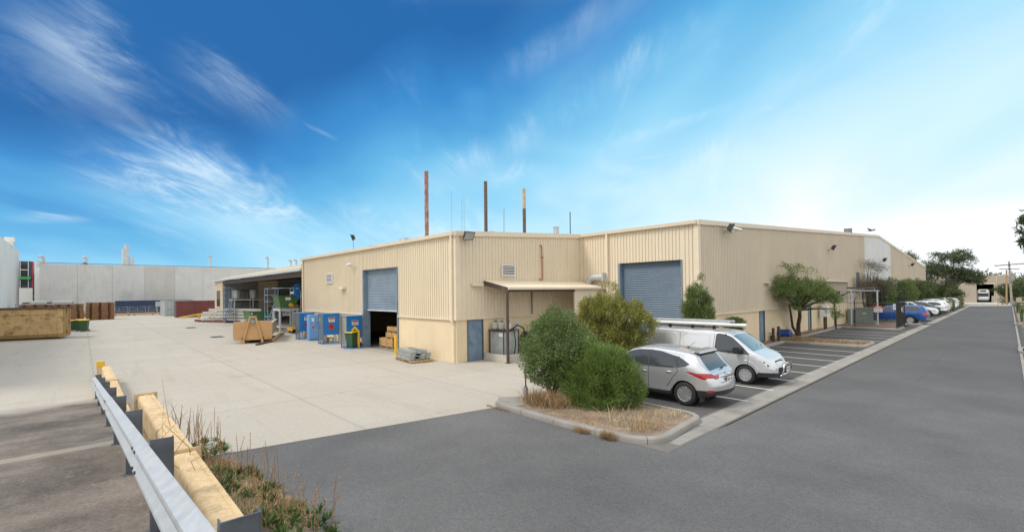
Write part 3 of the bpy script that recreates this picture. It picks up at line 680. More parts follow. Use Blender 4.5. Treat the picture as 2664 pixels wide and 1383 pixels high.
# backing behind the sheets, keeps the inside dark
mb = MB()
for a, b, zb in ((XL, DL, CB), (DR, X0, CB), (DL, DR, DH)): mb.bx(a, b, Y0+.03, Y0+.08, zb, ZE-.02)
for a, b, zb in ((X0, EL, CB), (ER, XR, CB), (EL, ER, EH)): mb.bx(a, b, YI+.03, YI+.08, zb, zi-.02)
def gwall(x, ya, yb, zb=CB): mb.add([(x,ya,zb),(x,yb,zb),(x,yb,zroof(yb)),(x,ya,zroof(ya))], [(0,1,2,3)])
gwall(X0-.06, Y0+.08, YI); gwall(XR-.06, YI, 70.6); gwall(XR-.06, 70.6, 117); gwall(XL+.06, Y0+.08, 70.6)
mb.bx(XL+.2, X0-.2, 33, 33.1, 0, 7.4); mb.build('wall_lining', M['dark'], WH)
# roof
mb = MB()
def rp(xa, xb, ya, yb):
    mb.add([(xa,ya,zroof(ya)+.04),(xb,ya,zroof(ya)+.04),(xb,yb,zroof(yb)+.04),(xa,yb,zroof(yb)+.04),(xa,ya,zroof(ya)-.02),(xb,ya,zroof(ya)-.02),(xb,yb,zroof(yb)-.02),(xa,yb,zroof(yb)-.02)],
           [(0,1,2,3),(7,6,5,4),(0,4,5,1),(1,5,6,2),(2,6,7,3),(3,7,4,0)])
rp(XL-.05, X0+.04, Y0-.02, YI); rp(XL-.05, XR+.04, YI+.001, 70.6); rp(XL-.05, XR+.04, 70.601, 117.05)
RF = mb.build('roof', M['roofsheet'], WH)
# flashings: foot of the sheets, corners, gable caps
mb = MB()
def foot(A, B, nx, ny): mb.bx(min(A[0],B[0]), max(A[0],B[0])+.001*0 + (nx*.10 if nx else 0), min(A[1],B[1]) + (ny*.10 if ny else 0), max(A[1],B[1]), CB-.035, CB-.005)
mb.bx(XL, DL, Y0-.10, Y0-.002, CB-.05, CB+.012); mb.bx(DR, X0+.10, Y0-.10, Y0-.002, CB-.05, CB+.012); mb.bx(X0+.002, X0+.10, Y0, YI-.1, CB-.05, CB+.012)
mb.bx(X0+.1, EL, YI-.10, YI-.002, CB-.05, CB+.012); mb.bx(ER, XR+.10, YI-.10, YI-.002, CB-.05, CB+.012); mb.bx(XR+.002, XR+.10, YI, 45.9, CB-.05, CB+.012); mb.bx(XR+.002, XR+.10, 54.6, 117, CB-.05, CB+.012)
for x, y in ((X0, Y0), (XR, YI)):
    zt = zroof(y); mb.bx(x-.16, x+.088, y-.088, y-.05, CB+.014, zt); mb.bx(x+.05, x+.088, y-.05, y+.16, CB+.014, zt)
mb.bx(X0+.05, X0+.09, YI-.16, YI-.05, CB+.014, zi); mb.bx(X0+.09, X0+.22, YI-.09, YI-.05, CB+.014, zi)
def cap(x, ya, yb):
    for (s0, s1, h0, h1) in ((-.02, .12, -.15, .10),):
        mb.add([(x+s0,ya,zroof(ya)+h0),(x+s1,ya,zroof(ya)+h0),(x+s1,ya,zroof(ya)+h1),(x+s0,ya,zroof(ya)+h1),(x+s0,yb,zroof(yb)+h0),(x+s1,yb,zroof(yb)+h0),(x+s1,yb,zroof(yb)+h1),(x+s0,yb,zroof(yb)+h1)],
               [(0,1,2,3),(7,6,5,4),(0,4,5,1),(1,5,6,2),(2,6,7,3),(3,7,4,0)])
cap(X0, Y0-.12, YI-.12); cap(XR, YI-.12, 45.9); cap(XR, 45.95, 70.6); cap(XR, 70.61, 117)
mb.bx(XR+.05, XR+.095, 45.86, 45.9, 4.1, zroof(45)); mb.build('flashing', M['cream_trim'], WH)
for nm, (xa, xb, y) in {'a': (XL-.06, X0+.0, Y0), 'b': (X0+.10, XR+.0, YI)}.items():
    zt = zroof(y); mb = MB()
    mb.ext([(0,0),(.03,0),(.15,.02),(.17,.19),(.15,.19),(.135,.04),(.03,.03),(.03,.17),(0,.17)], (xa, y-.06, zt-.12), (0,-1,0), (0,0,1), (1,0,0), xb-xa)
    mb.bx(xa-.012, xa, y-.235, y-.055, zt-.13, zt+.08); mb.bx(xb, xb+.012, y-.235, y-.055, zt-.13, zt+.08)
    mb.build('gutter', M['cream_trim'], WH)
def downpipe(x, y, zt):
    mb = MB(); mb.bx(x-.06, x+.06, y-.20, y-.10, CB-.10, zt-.11)
    mb.add([(x-.06,y-.20,CB-.10),(x+.06,y-.20,CB-.10),(x+.06,y-.10,CB-.10),(x-.06,y-.10,CB-.10),(x-.05,y-.11,CB-.32),(x+.07,y-.11,CB-.32),(x+.07,y-.004,CB-.32),(x-.05,y-.004,CB-.32)], [(0,1,5,4),(1,2,6,5),(2,3,7,6),(3,0,4,7)])
    mb.bx(x-.05, x+.07, y-.11, y-.004, .12, CB-.32)
    for zz in (CB+.4, 4.3): mb.bx(x-.075, x+.075, y-.205, y-.09, zz, zz+.05)
    mb.build('downpipe', M['cream_trim'], WH)
downpipe(-18.46, Y0, ZE); downpipe(XL+.22, Y0, ZE); downpipe(-16.2, YI, zi)
# roller doors
def shutter(xa, xb, y, zb, zt, pitch, mat, axis='x', dep=.015):
    mb = MB(); n = int((zt-zb)/pitch*6); vs = []
    for i in range(n+1):
        zz = zb + (zt-zb)*i/n; o_ = dep*math.sin(zz/pitch*2*math.pi)
        if axis == 'x': vs += [(xa, y-o_, zz), (xb, y-o_, zz)]
        else: vs += [(y+o_, xa, zz), (y+o_, xb, zz)]
    mb.add(vs, [(2*i, 2*i+1, 2*i+3, 2*i+2) for i in range(n)])
    return mb
s1 = shutter(DL+.10, DR-.05, Y0+.22, 2.42, DH+.15, .1, 'shutter').build('roller_door', M['shutter'], WH, smooth=True)
mb = MB(); mb.bx(DL+.10, DR-.05, Y0+.19, Y0+.25, 2.34, 2.42); mb.build('bottom_rail', M['palegrey'], s1)
mb = MB(); mb.bx(DL-.001, DL+.10, Y0-.05, Y0+.42, 0, DH); mb.bx(DR-.05, DR+.001, Y0-.09, Y0+.42, 0, DH); mb.bx(DL+.1, DR-.05, Y0+.02, Y0+.17, DH-.05, DH); mb.build('door_frame', M['blue_door'], WH)
s2 = shutter(EL+.10, ER-.05, YI+.2, .10, EH+.1, .1, 'shutter_far').build('roller_door', M['shutter_far'], WH, smooth=True)
mb = MB(); mb.bx(EL+.10, ER-.05, YI+.17, YI+.23, .012, .10); mb.build('bottom_rail', M['greysteel'], s2)
mb = MB(); 
for i, (a, b) in enumerate((((-13.15,1.05),(-12.75,1.22)),((-13.15,1.22),(-12.75,1.05)))): mb.bar((a[0],YI+.165,a[1]),(b[0],YI+.165,b[1]),.03,.03)
mb.bar((-13.2,YI+.165,1.0),(-13.2,YI+.165,1.28),.03,.03); mb.build('door_handle', M['plastic'], s2)
mb = MB(); mb.bx(EL-.001, EL+.10, YI-.06, YI+.4, 0, EH); mb.bx(ER-.05, ER+.001, YI-.10, YI+.4, 0, EH); mb.build('door_frame', M['blue_door'], WH)
mb = MB(); n_ = 0; clad(mb, (XR, 46.0), (XR, 54.5), .02, 4.05, (1,0), .3, .03, -.06); s3 = mb.build('side_roller_door', M['cream'], WH)
mb = MB(); mb.bx(XR-.1, XR+.10, 45.9, 46.0, 0, 4.12); mb.bx(XR-.1, XR+.10, 54.5, 54.6, 0, 4.12); mb.bx(XR-.1, XR+.14, 46.0, 54.5, 4.05, 4.16); mb.build('door_frame', M['cream_dull'], WH)
# personnel doors
def pdoor(axis, a, b, c, z0=0, zt=2.1):
    mb = MB()
    if axis == 'y': mb.bx(c-.10, c-.05, a+.05, b-.05, z0+.02, zt-.05)
    dr = mb.build('door', M['blue_door'], WH)
    mb = MB(); mb.bx(c-.12, c+.03, a, a+.05, z0, zt); mb.bx(c-.12, c+.03, b-.05, b, z0, zt); mb.bx(c-.12, c+.03, a+.05, b-.05, zt-.05, zt); mb.build('door_frame', M['galvdark'], dr)
    mb = MB(); mb.bx(c-.05, c-.02, a+.10, a+.15, .95, 1.15); mb.tube([(c-.02,a+.12,1.05),(c+.04,a+.12,1.05),(c+.04,a+.25,1.05)], .011, 6); mb.bx(c-.05, c-.03, a+.1, a+.14, 1.3, 1.36); mb.build('door_handle', M['greysteel'], dr)
    mb = MB()
    for zz in (.35, 1.75): mb.bx(c-.05, c-.035, b-.32, b-.06, zz, zz+.04)
    mb.build('hinge', M['greysteel'], dr)
pdoor('y', 13.94, 14.97, X0); pdoor('y', 31.25, 32.18, XR, .1, 2.13); pdoor('y', 41.62, 42.45, XR, .1, 2.13)
# louvre vents
def louvre(c, wd, ht, axis, mat='signwhite', nb=6):
    mb = MB(); mk = (lambda a0, a1, d0, d1, z0, z1: m_.bx(c[0]+a0, c[0]+a1, c[1]-d1, c[1]-d0, z0, z1)) if axis == 'x' else (lambda a0, a1, d0, d1, z0, z1: m_.bx(c[0]+d0, c[0]+d1, c[1]+a0, c[1]+a1, z0, z1))
    m_ = MB(); z0 = c[2]-ht/2; mk(-wd/2, wd/2, .07, .09, z0, z0+ht); root = m_.build('louvre_vent', M['dark'], WH)
    m_ = MB()
    for a in (-wd/2-.05, wd/2): mk(a, a+.05, .06, .14, z0-.05, z0+ht+.05)
    mk(-wd/2, wd/2, .06, .14, z0-.05, z0); mk(-wd/2, wd/2, .06, .14, z0+ht, z0+ht+.05); m_.build('vent_frame', M[mat], root)
    m_ = MB(); h = ht/nb
    for i in range(nb): mk(-wd/2, wd/2, .095, .125, z0+i*h+.01, z0+i*h+h*.55)
    m_.build('vent_blade', M[mat], root)
louvre((-33.76, Y0, 4.57), 1.0, .6, 'x'); louvre((X0, 16.67, 4.58), .86, .5, 'y', nb=6); louvre((XR, 58.9, 4.3), 1.1, 1.5, 'y', 'greysteel', 8); louvre((XR, 77.5, 4.3), 1.1, 1.2, 'y', 'greysteel', 8)
# small wall boxes, red pipe
mb = MB(); mb.bx(-31.65, -30.95, Y0-.30, Y0-.08, 3.76, 3.92); mb.build('wall_light_housing', M['cream_trim'], WH)
mb = MB(); mb.bx(X0+.08, X0+.24, 14.15, 14.85, 3.74, 3.88); mb.build('wall_light_housing', M['cream_trim'], WH)
mb = MB(); mb.bx(XR+.08, XR+.26, 31.9, 32.7, 3.80, 3.95); mb.build('wall_light_housing', M['cream_trim'], WH)
mb = MB(); x = X0+.12; mb.tube([(x,19.02,4.13),(x,19.27,4.13),(x,19.28,4.2),(x,19.25,6.0),(x,19.22,6.08),(x,19.1,6.08)], .032, 8); mb.bx(x-.03, x+.05, 19.2, 19.34, 5.35, 5.43); mb.build('fire_pipe', M['redpipe'], WH)
# awning over the plant corner
AX, AY0, AY1 = -16.44, 14.98, 22.83
def az(x): return 3.98 + (3.60-3.98)*(x-X0)/(AX-X0)
mb = MB(); clad(mb, (X0+.1, AY0), (X0+.1, AY1), 0, 0, (0,0)) if False else None
vs = []; k = 0; y = AY0; rows = []
while y < AY1:
    for f_, h in ((0,0),(.12,.025),(.16,.025),(.28,0)):
        rows.append((min(y+f_, AY1), h))
    y += .30
rows.append((AY1, 0)); rows = sorted(set(rows))
for yy, h in rows: vs += [(X0+.085, yy, az(X0)+h+.05), (AX+.12, yy, az(AX+.12)+h+.05)]
mb.add(vs, [(2*i, 2*i+1, 2*i+3, 2*i+2) for i in range(len(rows)-1)])
mb.add([(X0+.085,AY0,az(X0)+.02),(AX+.12,AY0,az(AX+.12)+.02),(AX+.12,AY1,az(AX+.12)+.02),(X0+.085,AY1,az(X0)+.02)], [(3,2,1,0)])
AW = mb.build('awning', M['cream'], WH)
mb = MB(); mb.bx(AX+.12, AX+.17, AY0-.06, AY1, az(AX)-.06, az(AX)+.06); mb.build('awning_gutter', M['cream_trim'], AW)
mb = MB(); mb.bar((X0+.1, AY0-.02, az(X0)-.07), (AX+.12, AY0-.02, az(AX)-.07), .05, .22); mb.bar((AX, AY0+.03, az(AX)-.09), (AX, AY1-2.8, az(AX)-.09), .06, .16); mb.build('awning_beam', M['brownsteel'], AW)
mb = MB(); mb.bx(AX-.05, AX+.05, AY0-.06, AY0+.04, 0, az(AX)-.1); mb.bx(AX-.10, AX+.10, AY0-.11, AY0+.09, .012, .03); mb.build('awning_post', M['brownsteel'], AW)
mb = MB(); clad(mb, (AX, 20.0), (AX, AY1), 2.12, 3.52, (1,0), .11, .012, .02); mb.bx(AX-.04, AX, 20.0, AY1, 2.08, 3.5); mb.build('awning_side_panel', M['cream'], AW)
mb = MB(); mb.tube([(X0+.13,18.4,2.2),(X0+.13,18.4,3.85)], .03, 6); mb.build('wall_pipe', M['brownsteel'], WH)
# galvanised duct out of the set back facade
mb = MB(); dz = 4.25; pts = [(-16.45,YI-.03,dz),(-16.45,22.2,dz),(-16.45,21.95,dz-.03),(-16.45,21.72,dz-.13),(-16.45,21.58,dz-.28),(-16.45,21.52,dz-.50)]
pts = [(-16.3+(-.25)*i, YI-.32, dz) for i in range(4)] + [(-17.25,YI-.32,dz-.04),(-17.4,YI-.32,dz-.16),(-17.48,YI-.32,dz-.36)]
mb.tube(pts, [.19]*6+[.20], 16); mb.bx(-16.32, -16.22, YI-.56, YI-.06, dz-.25, dz+.25); mb.build('duct', M['galv'], WH, auto=50)
# roof top: chimneys, masts, turbine vents
def rooftop(name, px, yt, yb, Y, r, mat, n=14, extra=None, label=None):
    t = PY(px, yt, Y); zb = zroof(Y)-.1; mb = MB()
    mb.cyl((t.x, Y, zb), (t.x, Y, t.z), r, None, n)
    if r > .1: mb.lathe((t.x, Y, zb), [(r*1.5,0),(r*1.5,.25),(r*1.02,.4)], n)
    o = mb.build(name, M[mat], RF, auto=50, label=label); return t
rooftop('chimney', 1109, 446, 614, 27, .215, 'rust', 18, label='rusty red brown chimney, tallest of three on the roof')
rooftop('chimney', 1263, 472, 602, 25, .145, 'brownpipe', 16, label='dark brown chimney, middle of three on the roof')
t = rooftop('chimney', 1363, 491, 603, 25, .125, 'creamrust', 16, label='flaking cream topped brown chimney, shortest of three')
mb = MB(); mb.cyl((t.x+.012,25.0-.006,zroof(25)), (t.x+.012,25.0-.006,t.z-1.55), .128, None, 16); mb.build('chimney_sleeve', M['brownpipe'], RF, auto=50)
for px, yt, Y in ((1174.5,497,22),(1201,520,22),(1207,512,22),(1309.6,543,22),(1312.6,543,22)): rooftop('mast', px, yt, 0, Y, .014, 'greysteel', 6)
rooftop('mast', 1483, 551, 0, 24, .03, 'plastic', 8)
t = rooftop('vent_pipe', 1447, 590, 0, 24, .19, 'galv', 16); mb = MB(); mb.lathe((t.x, 24, t.z), [(.215,-.06),(.225,-.02),(.2,.0)], 16); mb.build('vent_cap', M['galv'], RF)
def turbine(px, yt, Y, r):
    t = PY(px, yt, Y); mb = MB(); h = r*1.1
    mb.lathe((t.x, Y, t.z-h), [(r*.7,-r*1.6),(r*.7,0),(r*.95,.2*h),(r,.45*h),(r*.9,.7*h),(r*.62,.9*h),(r*.2,h)], 22); mb.build('turbine_vent', M['greysteel'], RF, auto=40)
turbine(1056, 618.5, 20, .62); turbine(1278, 601, 24, .42); turbine(964.5, 637, 18, .14)
mb = MB(); q = PY(1066, 622, 17); 
del q
M['stairblue'] = pbr('faded_blue_steel', (.20, .28, .40), .5, 0, .12, 4)
def XY(px, Y): return PY(px, 860, Y).x
# ================================================================== LIGHTS AND CAMERAS ON THE BUILDING
def floodlight(label, p, aim, s=1.0, arm=(0, 0, 0), group='floodlights on the warehouse'):
    """p = centre of the lamp; arm = point on the wall or pole it is bracketed to"""
    t = wthing('floodlight', label, 'floodlight', p, group)
    q = Vector(aim).normalized().to_track_quat('Y', 'Z').to_matrix().to_4x4(); T = Matrix.Translation(p) @ q
    mb = MB(); mb.M = T; a, h, d_ = .24*s, .19*s, .10*s
    mb.add([(-a,d_,-h),(a,d_,-h),(a,d_,h),(-a,d_,h),(-a*.8,-d_,-h*.7),(a*.8,-d_,-h*.7),(a*.8,-d_,h*.7),(-a*.8,-d_,h*.7)], [(0,1,2,3),(7,6,5,4),(0,4,5,1),(1,5,6,2),(2,6,7,3),(3,7,4,0)])
    mb.bx(-a*1.08, a*1.08, d_*.8, d_*1.15, h, h*1.1); mb.bx(-a*1.08, a*1.08, d_*.8, d_*1.15, -h*1.1, -h); mb.bx(-a*1.08, -a, d_*.8, d_*1.15, -h, h); mb.bx(a, a*1.08, d_*.8, d_*1.15, -h, h)
    mb.build('housing', M['plastic'], t)
    mb = MB(); mb.M = T; mb.bx(-a*.98, a*.98, d_*1.01, d_*1.06, -h*.98, h*.98); mb.build('lens', pbr('lamp_glass', (.35,.37,.36), .12, .3, .2, 6, coat=1, rvar=0) if 'lamp' not in M else M['lamp'], t)
    mb = MB(); mb.tube([Vector(arm), Vector(arm).lerp(Vector(p), .55) + Vector((0,0,-.08*s)), Vector(p)], .022*s, 6); mb.build('bracket', M['greysteel'], t); return t
M['lamp'] = pbr('lamp_glass', (.35,.37,.36), .12, .3, .2, 6, coat=1, rvar=0)
floodlight('black floodlight on the front corner under the roof edge of the left block', (X0+.42, 13.75, 6.22), (.9,-.1,-.6), 1.05, (X0+.09, 13.85, 6.0))
floodlight('black floodlight beside a white camera, high on the long side wall near its front corner', (XR+.5, 25.75, 6.80), (.9,.35,-.5), 1.15, (XR+.08, 25.9, 6.6))
floodlight('black floodlight halfway along the cream side wall, before the white panel', (XR+.5, 47.4, 7.0), (.9,.35,-.5), 1.1, (XR+.08, 47.5, 6.75))
floodlight('black floodlight mounted on the pale white panel of the side wall', (XR+.55, 71.0, 6.9), (.9,.35,-.5), 1.2, (XR+.08, 71.1, 6.6))
floodlight('small floodlight on the far end of the side wall', (XR+.5, 95.3, 7.15), (.9,.35,-.5), 1.2, (XR+.08, 95.4, 6.9))
p = PY(919, 617, 15.5); t = floodlight('twin headed floodlight on a thin pole above the left roof', (p.x, 15.5, p.z), (-.6,-1,-.4), 1.1, (p.x, 15.5, zroof(15.5)))
p = PY(2178, 597, 55); t = floodlight('small floodlight poking above the roof line of the side wall', (XR-.2, 56.3, zroof(56.3)+.28), (.5,-1,-.2), 1.3, (XR-.2, 56.3, zroof(56.3)))
def cctv(label, p, wall, aim):
    t = wthing('security_camera', label, 'camera', p, 'security cameras on the warehouse')
    a = Vector(aim).normalized(); mb = MB(); mb.cyl(Vector(p)-a*.22, Vector(p)+a*.22, .075, None, 10); mb.build('body', M['signwhite'], t, auto=40)
    mb = MB(); mb.cyl(Vector(p)+a*.221, Vector(p)+a*.235, .055, None, 10); mb.build('lens', M['signblack'], t)
    mb = MB(); mb.tube([Vector(wall), Vector(wall).lerp(Vector(p), .6)+Vector((0,0,-.12)), Vector(p)-Vector((0,0,.07))], .02, 6); mb.build('bracket', M['greysteel'], t)
cctv('white security camera on a bracket left of the half open roller door', (-29.75, 12.95, 5.38), (-29.2, Y0-.08, 5.2), (-1,-.35,-.15))
cctv('white security camera beside the floodlight high on the side wall corner', (XR+.55, 26.6, 6.78), (XR+.08, 26.3, 6.6), (.75,.5,-.25))

# ================================================================== FRONT OF THE LEFT FACADE
def sign_board(name, label, c, nrm, w_, h_, kind='danger', parent=None, group=None):
    """flat board; c centre on the wall, nrm its outward plan normal"""
    nn = Vector((*nrm, 0)).normalized(); a = Vector((-nn.y, nn.x, 0)); c = Vector(c)
    def plate(mb, x0, x1, z0, z1, d0, d1):
        mb.ext([(x0,z0),(x1,z0),(x1,z1),(x0,z1)], c+nn*d0, a, (0,0,1), nn, d1-d0)
    mb = MB(); plate(mb, -w_/2, w_/2, -h_/2, h_/2, 0, .012)
    if parent is None:
        root = wthing(name, label, 'sign', c, group); mb.build('board', M['signwhite'], root); pr = root
    else: pr = mb.build(name, M['signwhite'], parent)
    if kind == 'danger':
        mb = MB(); plate(mb, -w_*.45, w_*.45, h_*.12, h_*.44, .0125, .016); mb.build('sign_header', M['signblack'], pr)
        mb = MB(); plate(mb, -w_*.33, w_*.33, h_*.18, h_*.38, .0165, .019)
        for i in range(2): plate(mb, -w_*.38, w_*.38*(1-.25*i), -h_*(.12+.22*i), -h_*(.02+.22*i), .0125, .016)
        mb.build('sign_text', M['signred'], pr)
    elif kind == 'lines':
        mb = MB()
        for i in range(4): plate(mb, -w_*.38, w_*(.36-.2*(i % 2)), h_*(.28-.18*i), h_*(.36-.18*i), .0125, .015)
        mb.build('sign_text', M['greysteel'], pr)
    elif kind == 'redtop':
        mb = MB(); plate(mb, -w_*.5, w_*.5, h_*.12, h_*.5, .0125, .016); mb.build('sign_header', M['signred'], pr)
        mb = MB(); plate(mb, -w_*.32, w_*.32, h_*.24, h_*.38, .0165, .019); mb.build('sign_lettering', M['signwhite'], pr)
        mb = MB()
        for i in range(2): plate(mb, -w_*.2, w_*.4, -h_*(.14+.2*i), -h_*(.06+.2*i), .0125, .016)
        plate(mb, -w_*.42, -w_*.28, -h_*.34, -h_*.08, .0125, .016); mb.build('sign_text', M['greysteel'], pr)
def diamond(c, nn, s, mat, parent, flame):
    nn = Vector((*nn, 0)); a = Vector((-nn.y, nn.x, 0)); c = Vector(c)
    mb = MB(); mb.ext([(-s,0),(0,-s),(s,0),(0,s)], c, a, (0,0,1), nn, .008); o = mb.build('hazard_diamond', M[mat], parent)
    mb = MB(); k = s*.42
    mb.ext([(-.5*k,-.4*k),(.5*k,-.4*k),(.62*k,.1*k),(.35*k,.5*k),(.2*k,.25*k),(.02*k,.95*k),(-.25*k,.4*k),(-.42*k,.55*k),(-.62*k,.05*k)], c+nn*.0082, a, (0,0,1), nn, .003)
    mb.ext([(-.6*k,-.75*k),(.6*k,-.75*k),(.6*k,-.6*k),(-.6*k,-.6*k)], c+nn*.0082, a, (0,0,1), nn, .003); mb.build('hazard_symbol', M[flame], o)
def cage(label, px, wd=1.1, dp=.85, ht=2.0, y1=13.16, hz='redsign', fl='signblack', solid0=.62):
    ya = y1-wd; xf = XY(px, ya); xb = xf-dp; t = wthing('gas_cage', label, 'gas cage', (xf-dp/2, ya+wd/2, 0), 'blue gas cages against the warehouse')
    mb = MB(); b = .045
    for x in (xb, xf-b):
        for y in (ya, y1-b): mb.bx(x, x+b, y, y+b, .03, ht)
    for zz in (.03, ht*.5, ht-b):
        for y in (ya, y1-b): mb.bx(xb+b, xf-b, y, y+b, zz, zz+b)
    for zz in (.03, ht-b):
        for x in (xb, xf-b): mb.bx(x, x+b, ya+b, y1-b, zz, zz+b)
    mb.bx(xb-.05, xf+.05, ya-.05, y1+.02, .012, .03); mb.build('frame', M['cagebar'], t)
    mb = MB(); mb.bx(xf-.002, xf+.022, ya+.01, y1-.01, solid0, ht-.01); mb.build('door_panel', M['cageblue'], t)
    mb = MB(); mb.bx(xb-.03, xf+.05, ya-.03, y1+.01, ht+.002, ht+.03); mb.build('lid', M['lightblue'], t)
    mb = MB()
    for i in range(1, 15): x = xb+b+(dp-2*b)*i/15; mb.bx(x-.005, x+.005, ya+.018, ya+.026, .07, ht-b)
    for i in range(1, 31): zz = .07+(ht-.12)*i/31; mb.bx(xb+b, xf-b, ya+.010, ya+.017, zz-.005, zz+.005)
    mb.build('wire_mesh', M['greysteel'], t)
    mb = MB(); mb.add([(xf+.04,ya+.05,.05),(xf+.48,ya+.05,.014),(xf+.48,y1-.06,.014),(xf+.04,y1-.06,.05),(xf+.04,ya+.05,.012),(xf+.04,y1-.06,.012)], [(0,1,2,3),(0,4,1),(3,2,5),(0,3,5,4)]); mb.build('ramp_flap', M['lightblue'], t)
    c = Vector((xf+.023, ya+wd*.52, ht*.80)); sign_board('warning_sign', None, c, (1,0), .42, .30, 'danger', t)
    diamond((xf+.023, ya+wd*.50, ht*.57), (1,0), .24, hz, t, fl); return xb, xf, ya, y1
cg1 = cage('blue gas cage furthest left in the row, red diamond on its panel', 779)
cg2 = cage('blue gas cage in front of the light blue cabinet, red diamond on its panel', 840.5, 1.12, .9, 2.08)
cg3 = cage('blue gas cage with a yellow diamond, behind the green wheelie bin', 901.5, 1.05, .85, 2.02, hz='yellowsign', fl='signblack')
xa = XY(807, 12.3); t = wthing('flammables_cabinet', 'light blue two door steel cabinet between two blue gas cages', 'cabinet', (xa-.3, 12.7, 0))
mb = MB(); mb.bx(xa-.55, xa, 12.25, 13.2, .10, 1.92); mb.bx(xa-.5, xa-.05, 12.3, 13.15, .012, .10); mb.build('carcass', M['lightblue'], t)
for y in (12.26, 12.73):
    mb = MB(); mb.bx(xa+.002, xa+.022, y, y+.46, .14, 1.88); dr = mb.build('door', M['lightblue'], t)
    mb = MB(); mb.bx(xa+.0225, xa+.026, y+.14, y+.32, 1.42, 1.68); mb.build('notice', M['signwhite'], dr)
    mb = MB(); mb.ext([(-.1,0),(0,-.1),(.1,0),(0,.1)], (xa+.0225, y+.24, .98), (0,1,0), (0,0,1), (1,0,0), .004); mb.build('hazard_diamond', M['redsign'], dr)
mb = MB(); mb.bx(xa+.024, xa+.06, 12.69, 12.71, .9, 1.1); mb.build('door_handle', M['greysteel'], t)
def bottle(label, x, y, r, h, mat='greysteel', group='gas bottles in the blue cages'):
    t = wthing('gas_bottle', label, 'gas bottle', (x, y, .03), group)
    mb = MB(); mb.lathe((x, y, .031), [(r*.95,0),(r,.03),(r,h*.78),(r*.75,h*.9),(r*.3,h*.96),(r*.28,h)], 16); mb.build('bottle', M[mat], t, auto=50)
    mb = MB(); mb.lathe((x, y, .031+h), [(r*.5,.0),(r*.5,.10)], 12); mb.build('collar', M['palegrey'], t)
xb, xf, ya, y1 = cg2
bottle('squat grey gas bottle at the left inside the cage with the lower red diamond', xf-.3, ya+.28, .14, .52)
bottle('white topped gas bottle at the right inside the cage before the cabinet', xf-.25, ya+.88, .12, .5, 'palegrey')
t = wthing('carton', 'brown carton on the floor of the cage between two gas bottles', 'carton', (xf-.3, ya+.58, .05)); mb = MB(); mb.bx(xf-.45, xf-.12, ya+.44, ya+.74, .05, .44); mb.build('box', M['palewood'], t); mb = MB(); mb.bx(xf-.12, xf-.116, ya+.5, ya+.68, .2, .34); mb.build('carton_label', M['signwhite'], t)
xb, xf, ya, y1 = cg1
for i, l in enumerate(('pale gas bottle at the left inside the leftmost cage', 'rust stained gas bottle in the middle of the leftmost cage', 'pale gas bottle at the right inside the leftmost cage')): bottle(l, xf-.25, ya+.25+.3*i, .12, .58, ('palegrey','palewood','palegrey')[i])
xb, xf, ya, y1 = cg3
bottle('pale gas bottle low inside the cage with the yellow diamond', xf-.4, ya+.3, .14, .75, 'palegrey')
def wheelie(label, x, y, rzv=0, body='wheelie', group='green wheelie bins with yellow lids', s=1.0):
    t = thing('wheelie_bin', label, 'bin', (x, y, .012), rzv, group)
    mb = MB(); q = lambda z, a, b, o: [(-a,-b+o,z),(a,-b+o,z),(a,b+o,z),(-a,b+o,z)]
    rings = [(.06,.21,.22,.03),(.12,.22,.25,.02),(.90,.285,.33,0),(.92,.31,.355,0),(.98,.31,.355,0)]
    vs = [v for r in rings for v in q(r[0]*s, r[1]*s, r[2]*s, r[3]*s)]
    mb.add(vs, [(i*4+k, i*4+(k+1) % 4, i*4+4+(k+1) % 4, i*4+4+k) for i in range(len(rings)-1) for k in range(4)] + [(0,3,2,1)]); mb.build('body', M[body], t, bevel=.015*s)
    mb = MB(); mb.add([(-.32*s,-.38*s,.985*s),(.32*s,-.38*s,.985*s),(.32*s,.36*s,.985*s),(-.32*s,.36*s,.985*s),(-.30*s,-.35*s,1.03*s),(.30*s,-.35*s,1.03*s),(.29*s,.3*s,1.07*s),(-.29*s,.3*s,1.07*s)], [(3,2,1,0),(4,5,6,7),(0,1,5,4),(1,2,6,5),(2,3,7,6),(3,0,4,7)]); mb.build('lid', M['lid'], t, bevel=.012*s)
    for sx in (-1, 1):
        mb = MB(); mb.lathe((sx*.27*s-.025*s, .27*s, .10*s), [(.06*s,0),(.10*s,.005),(.10*s,.045*s),(.06*s,.05*s)], 14, 'x'); mb.build('wheel', M['tyre'], t, auto=40)
    mb = MB(); mb.tube([(-.26*s,.36*s,.93*s),(-.26*s,.44*s,.97*s),(.26*s,.44*s,.97*s),(.26*s,.36*s,.93*s)], .016*s, 6); mb.build('handle', M[body], t); return t
wheelie('green wheelie bin with a yellow lid beside the left yellow bollard', XY(915, 12.45), 12.45, R(30))
def bollard(label, x, y, h=1.12, r=.085):
    t = wthing('bollard', label, 'bollard', (x, y, 0), 'yellow bollards at the roller door'); mb = MB(); mb.lathe((x, y, .005), [(r,0),(r,h-.04),(r*.85,h-.012),(r*.4,h)], 20); mb.build('post', M['yellow'], t, auto=40)
    mb = MB(); mb.lathe((x, y, .006), [(r*1.9,0),(r*1.9,.012),(r*1.02,.016)], 20); mb.build('base_plate', M['yellow'], t)
bollard('yellow bollard left of the half open roller door, beside the wheelie bin', XY(933, 12.85), 12.85)
bollard('yellow bollard right of the half open roller door, before the wooden crates', XY(1029.5, 12.75), 12.75)
t = wthing('small_tyre', 'small black tyre leaning on the wall behind the left bollard', 'hose', (-28.75, 13.1, .1)); mb = MB(); mb.lathe((-28.7, 13.12, .17), [(.07,0),(.15,.01),(.15,.1),(.07,.11)], 16, 'y'); mb.build('tyre_ring', M['tyre'], t, auto=40)  # a small tyre: one plain rubber ring, no wound hose
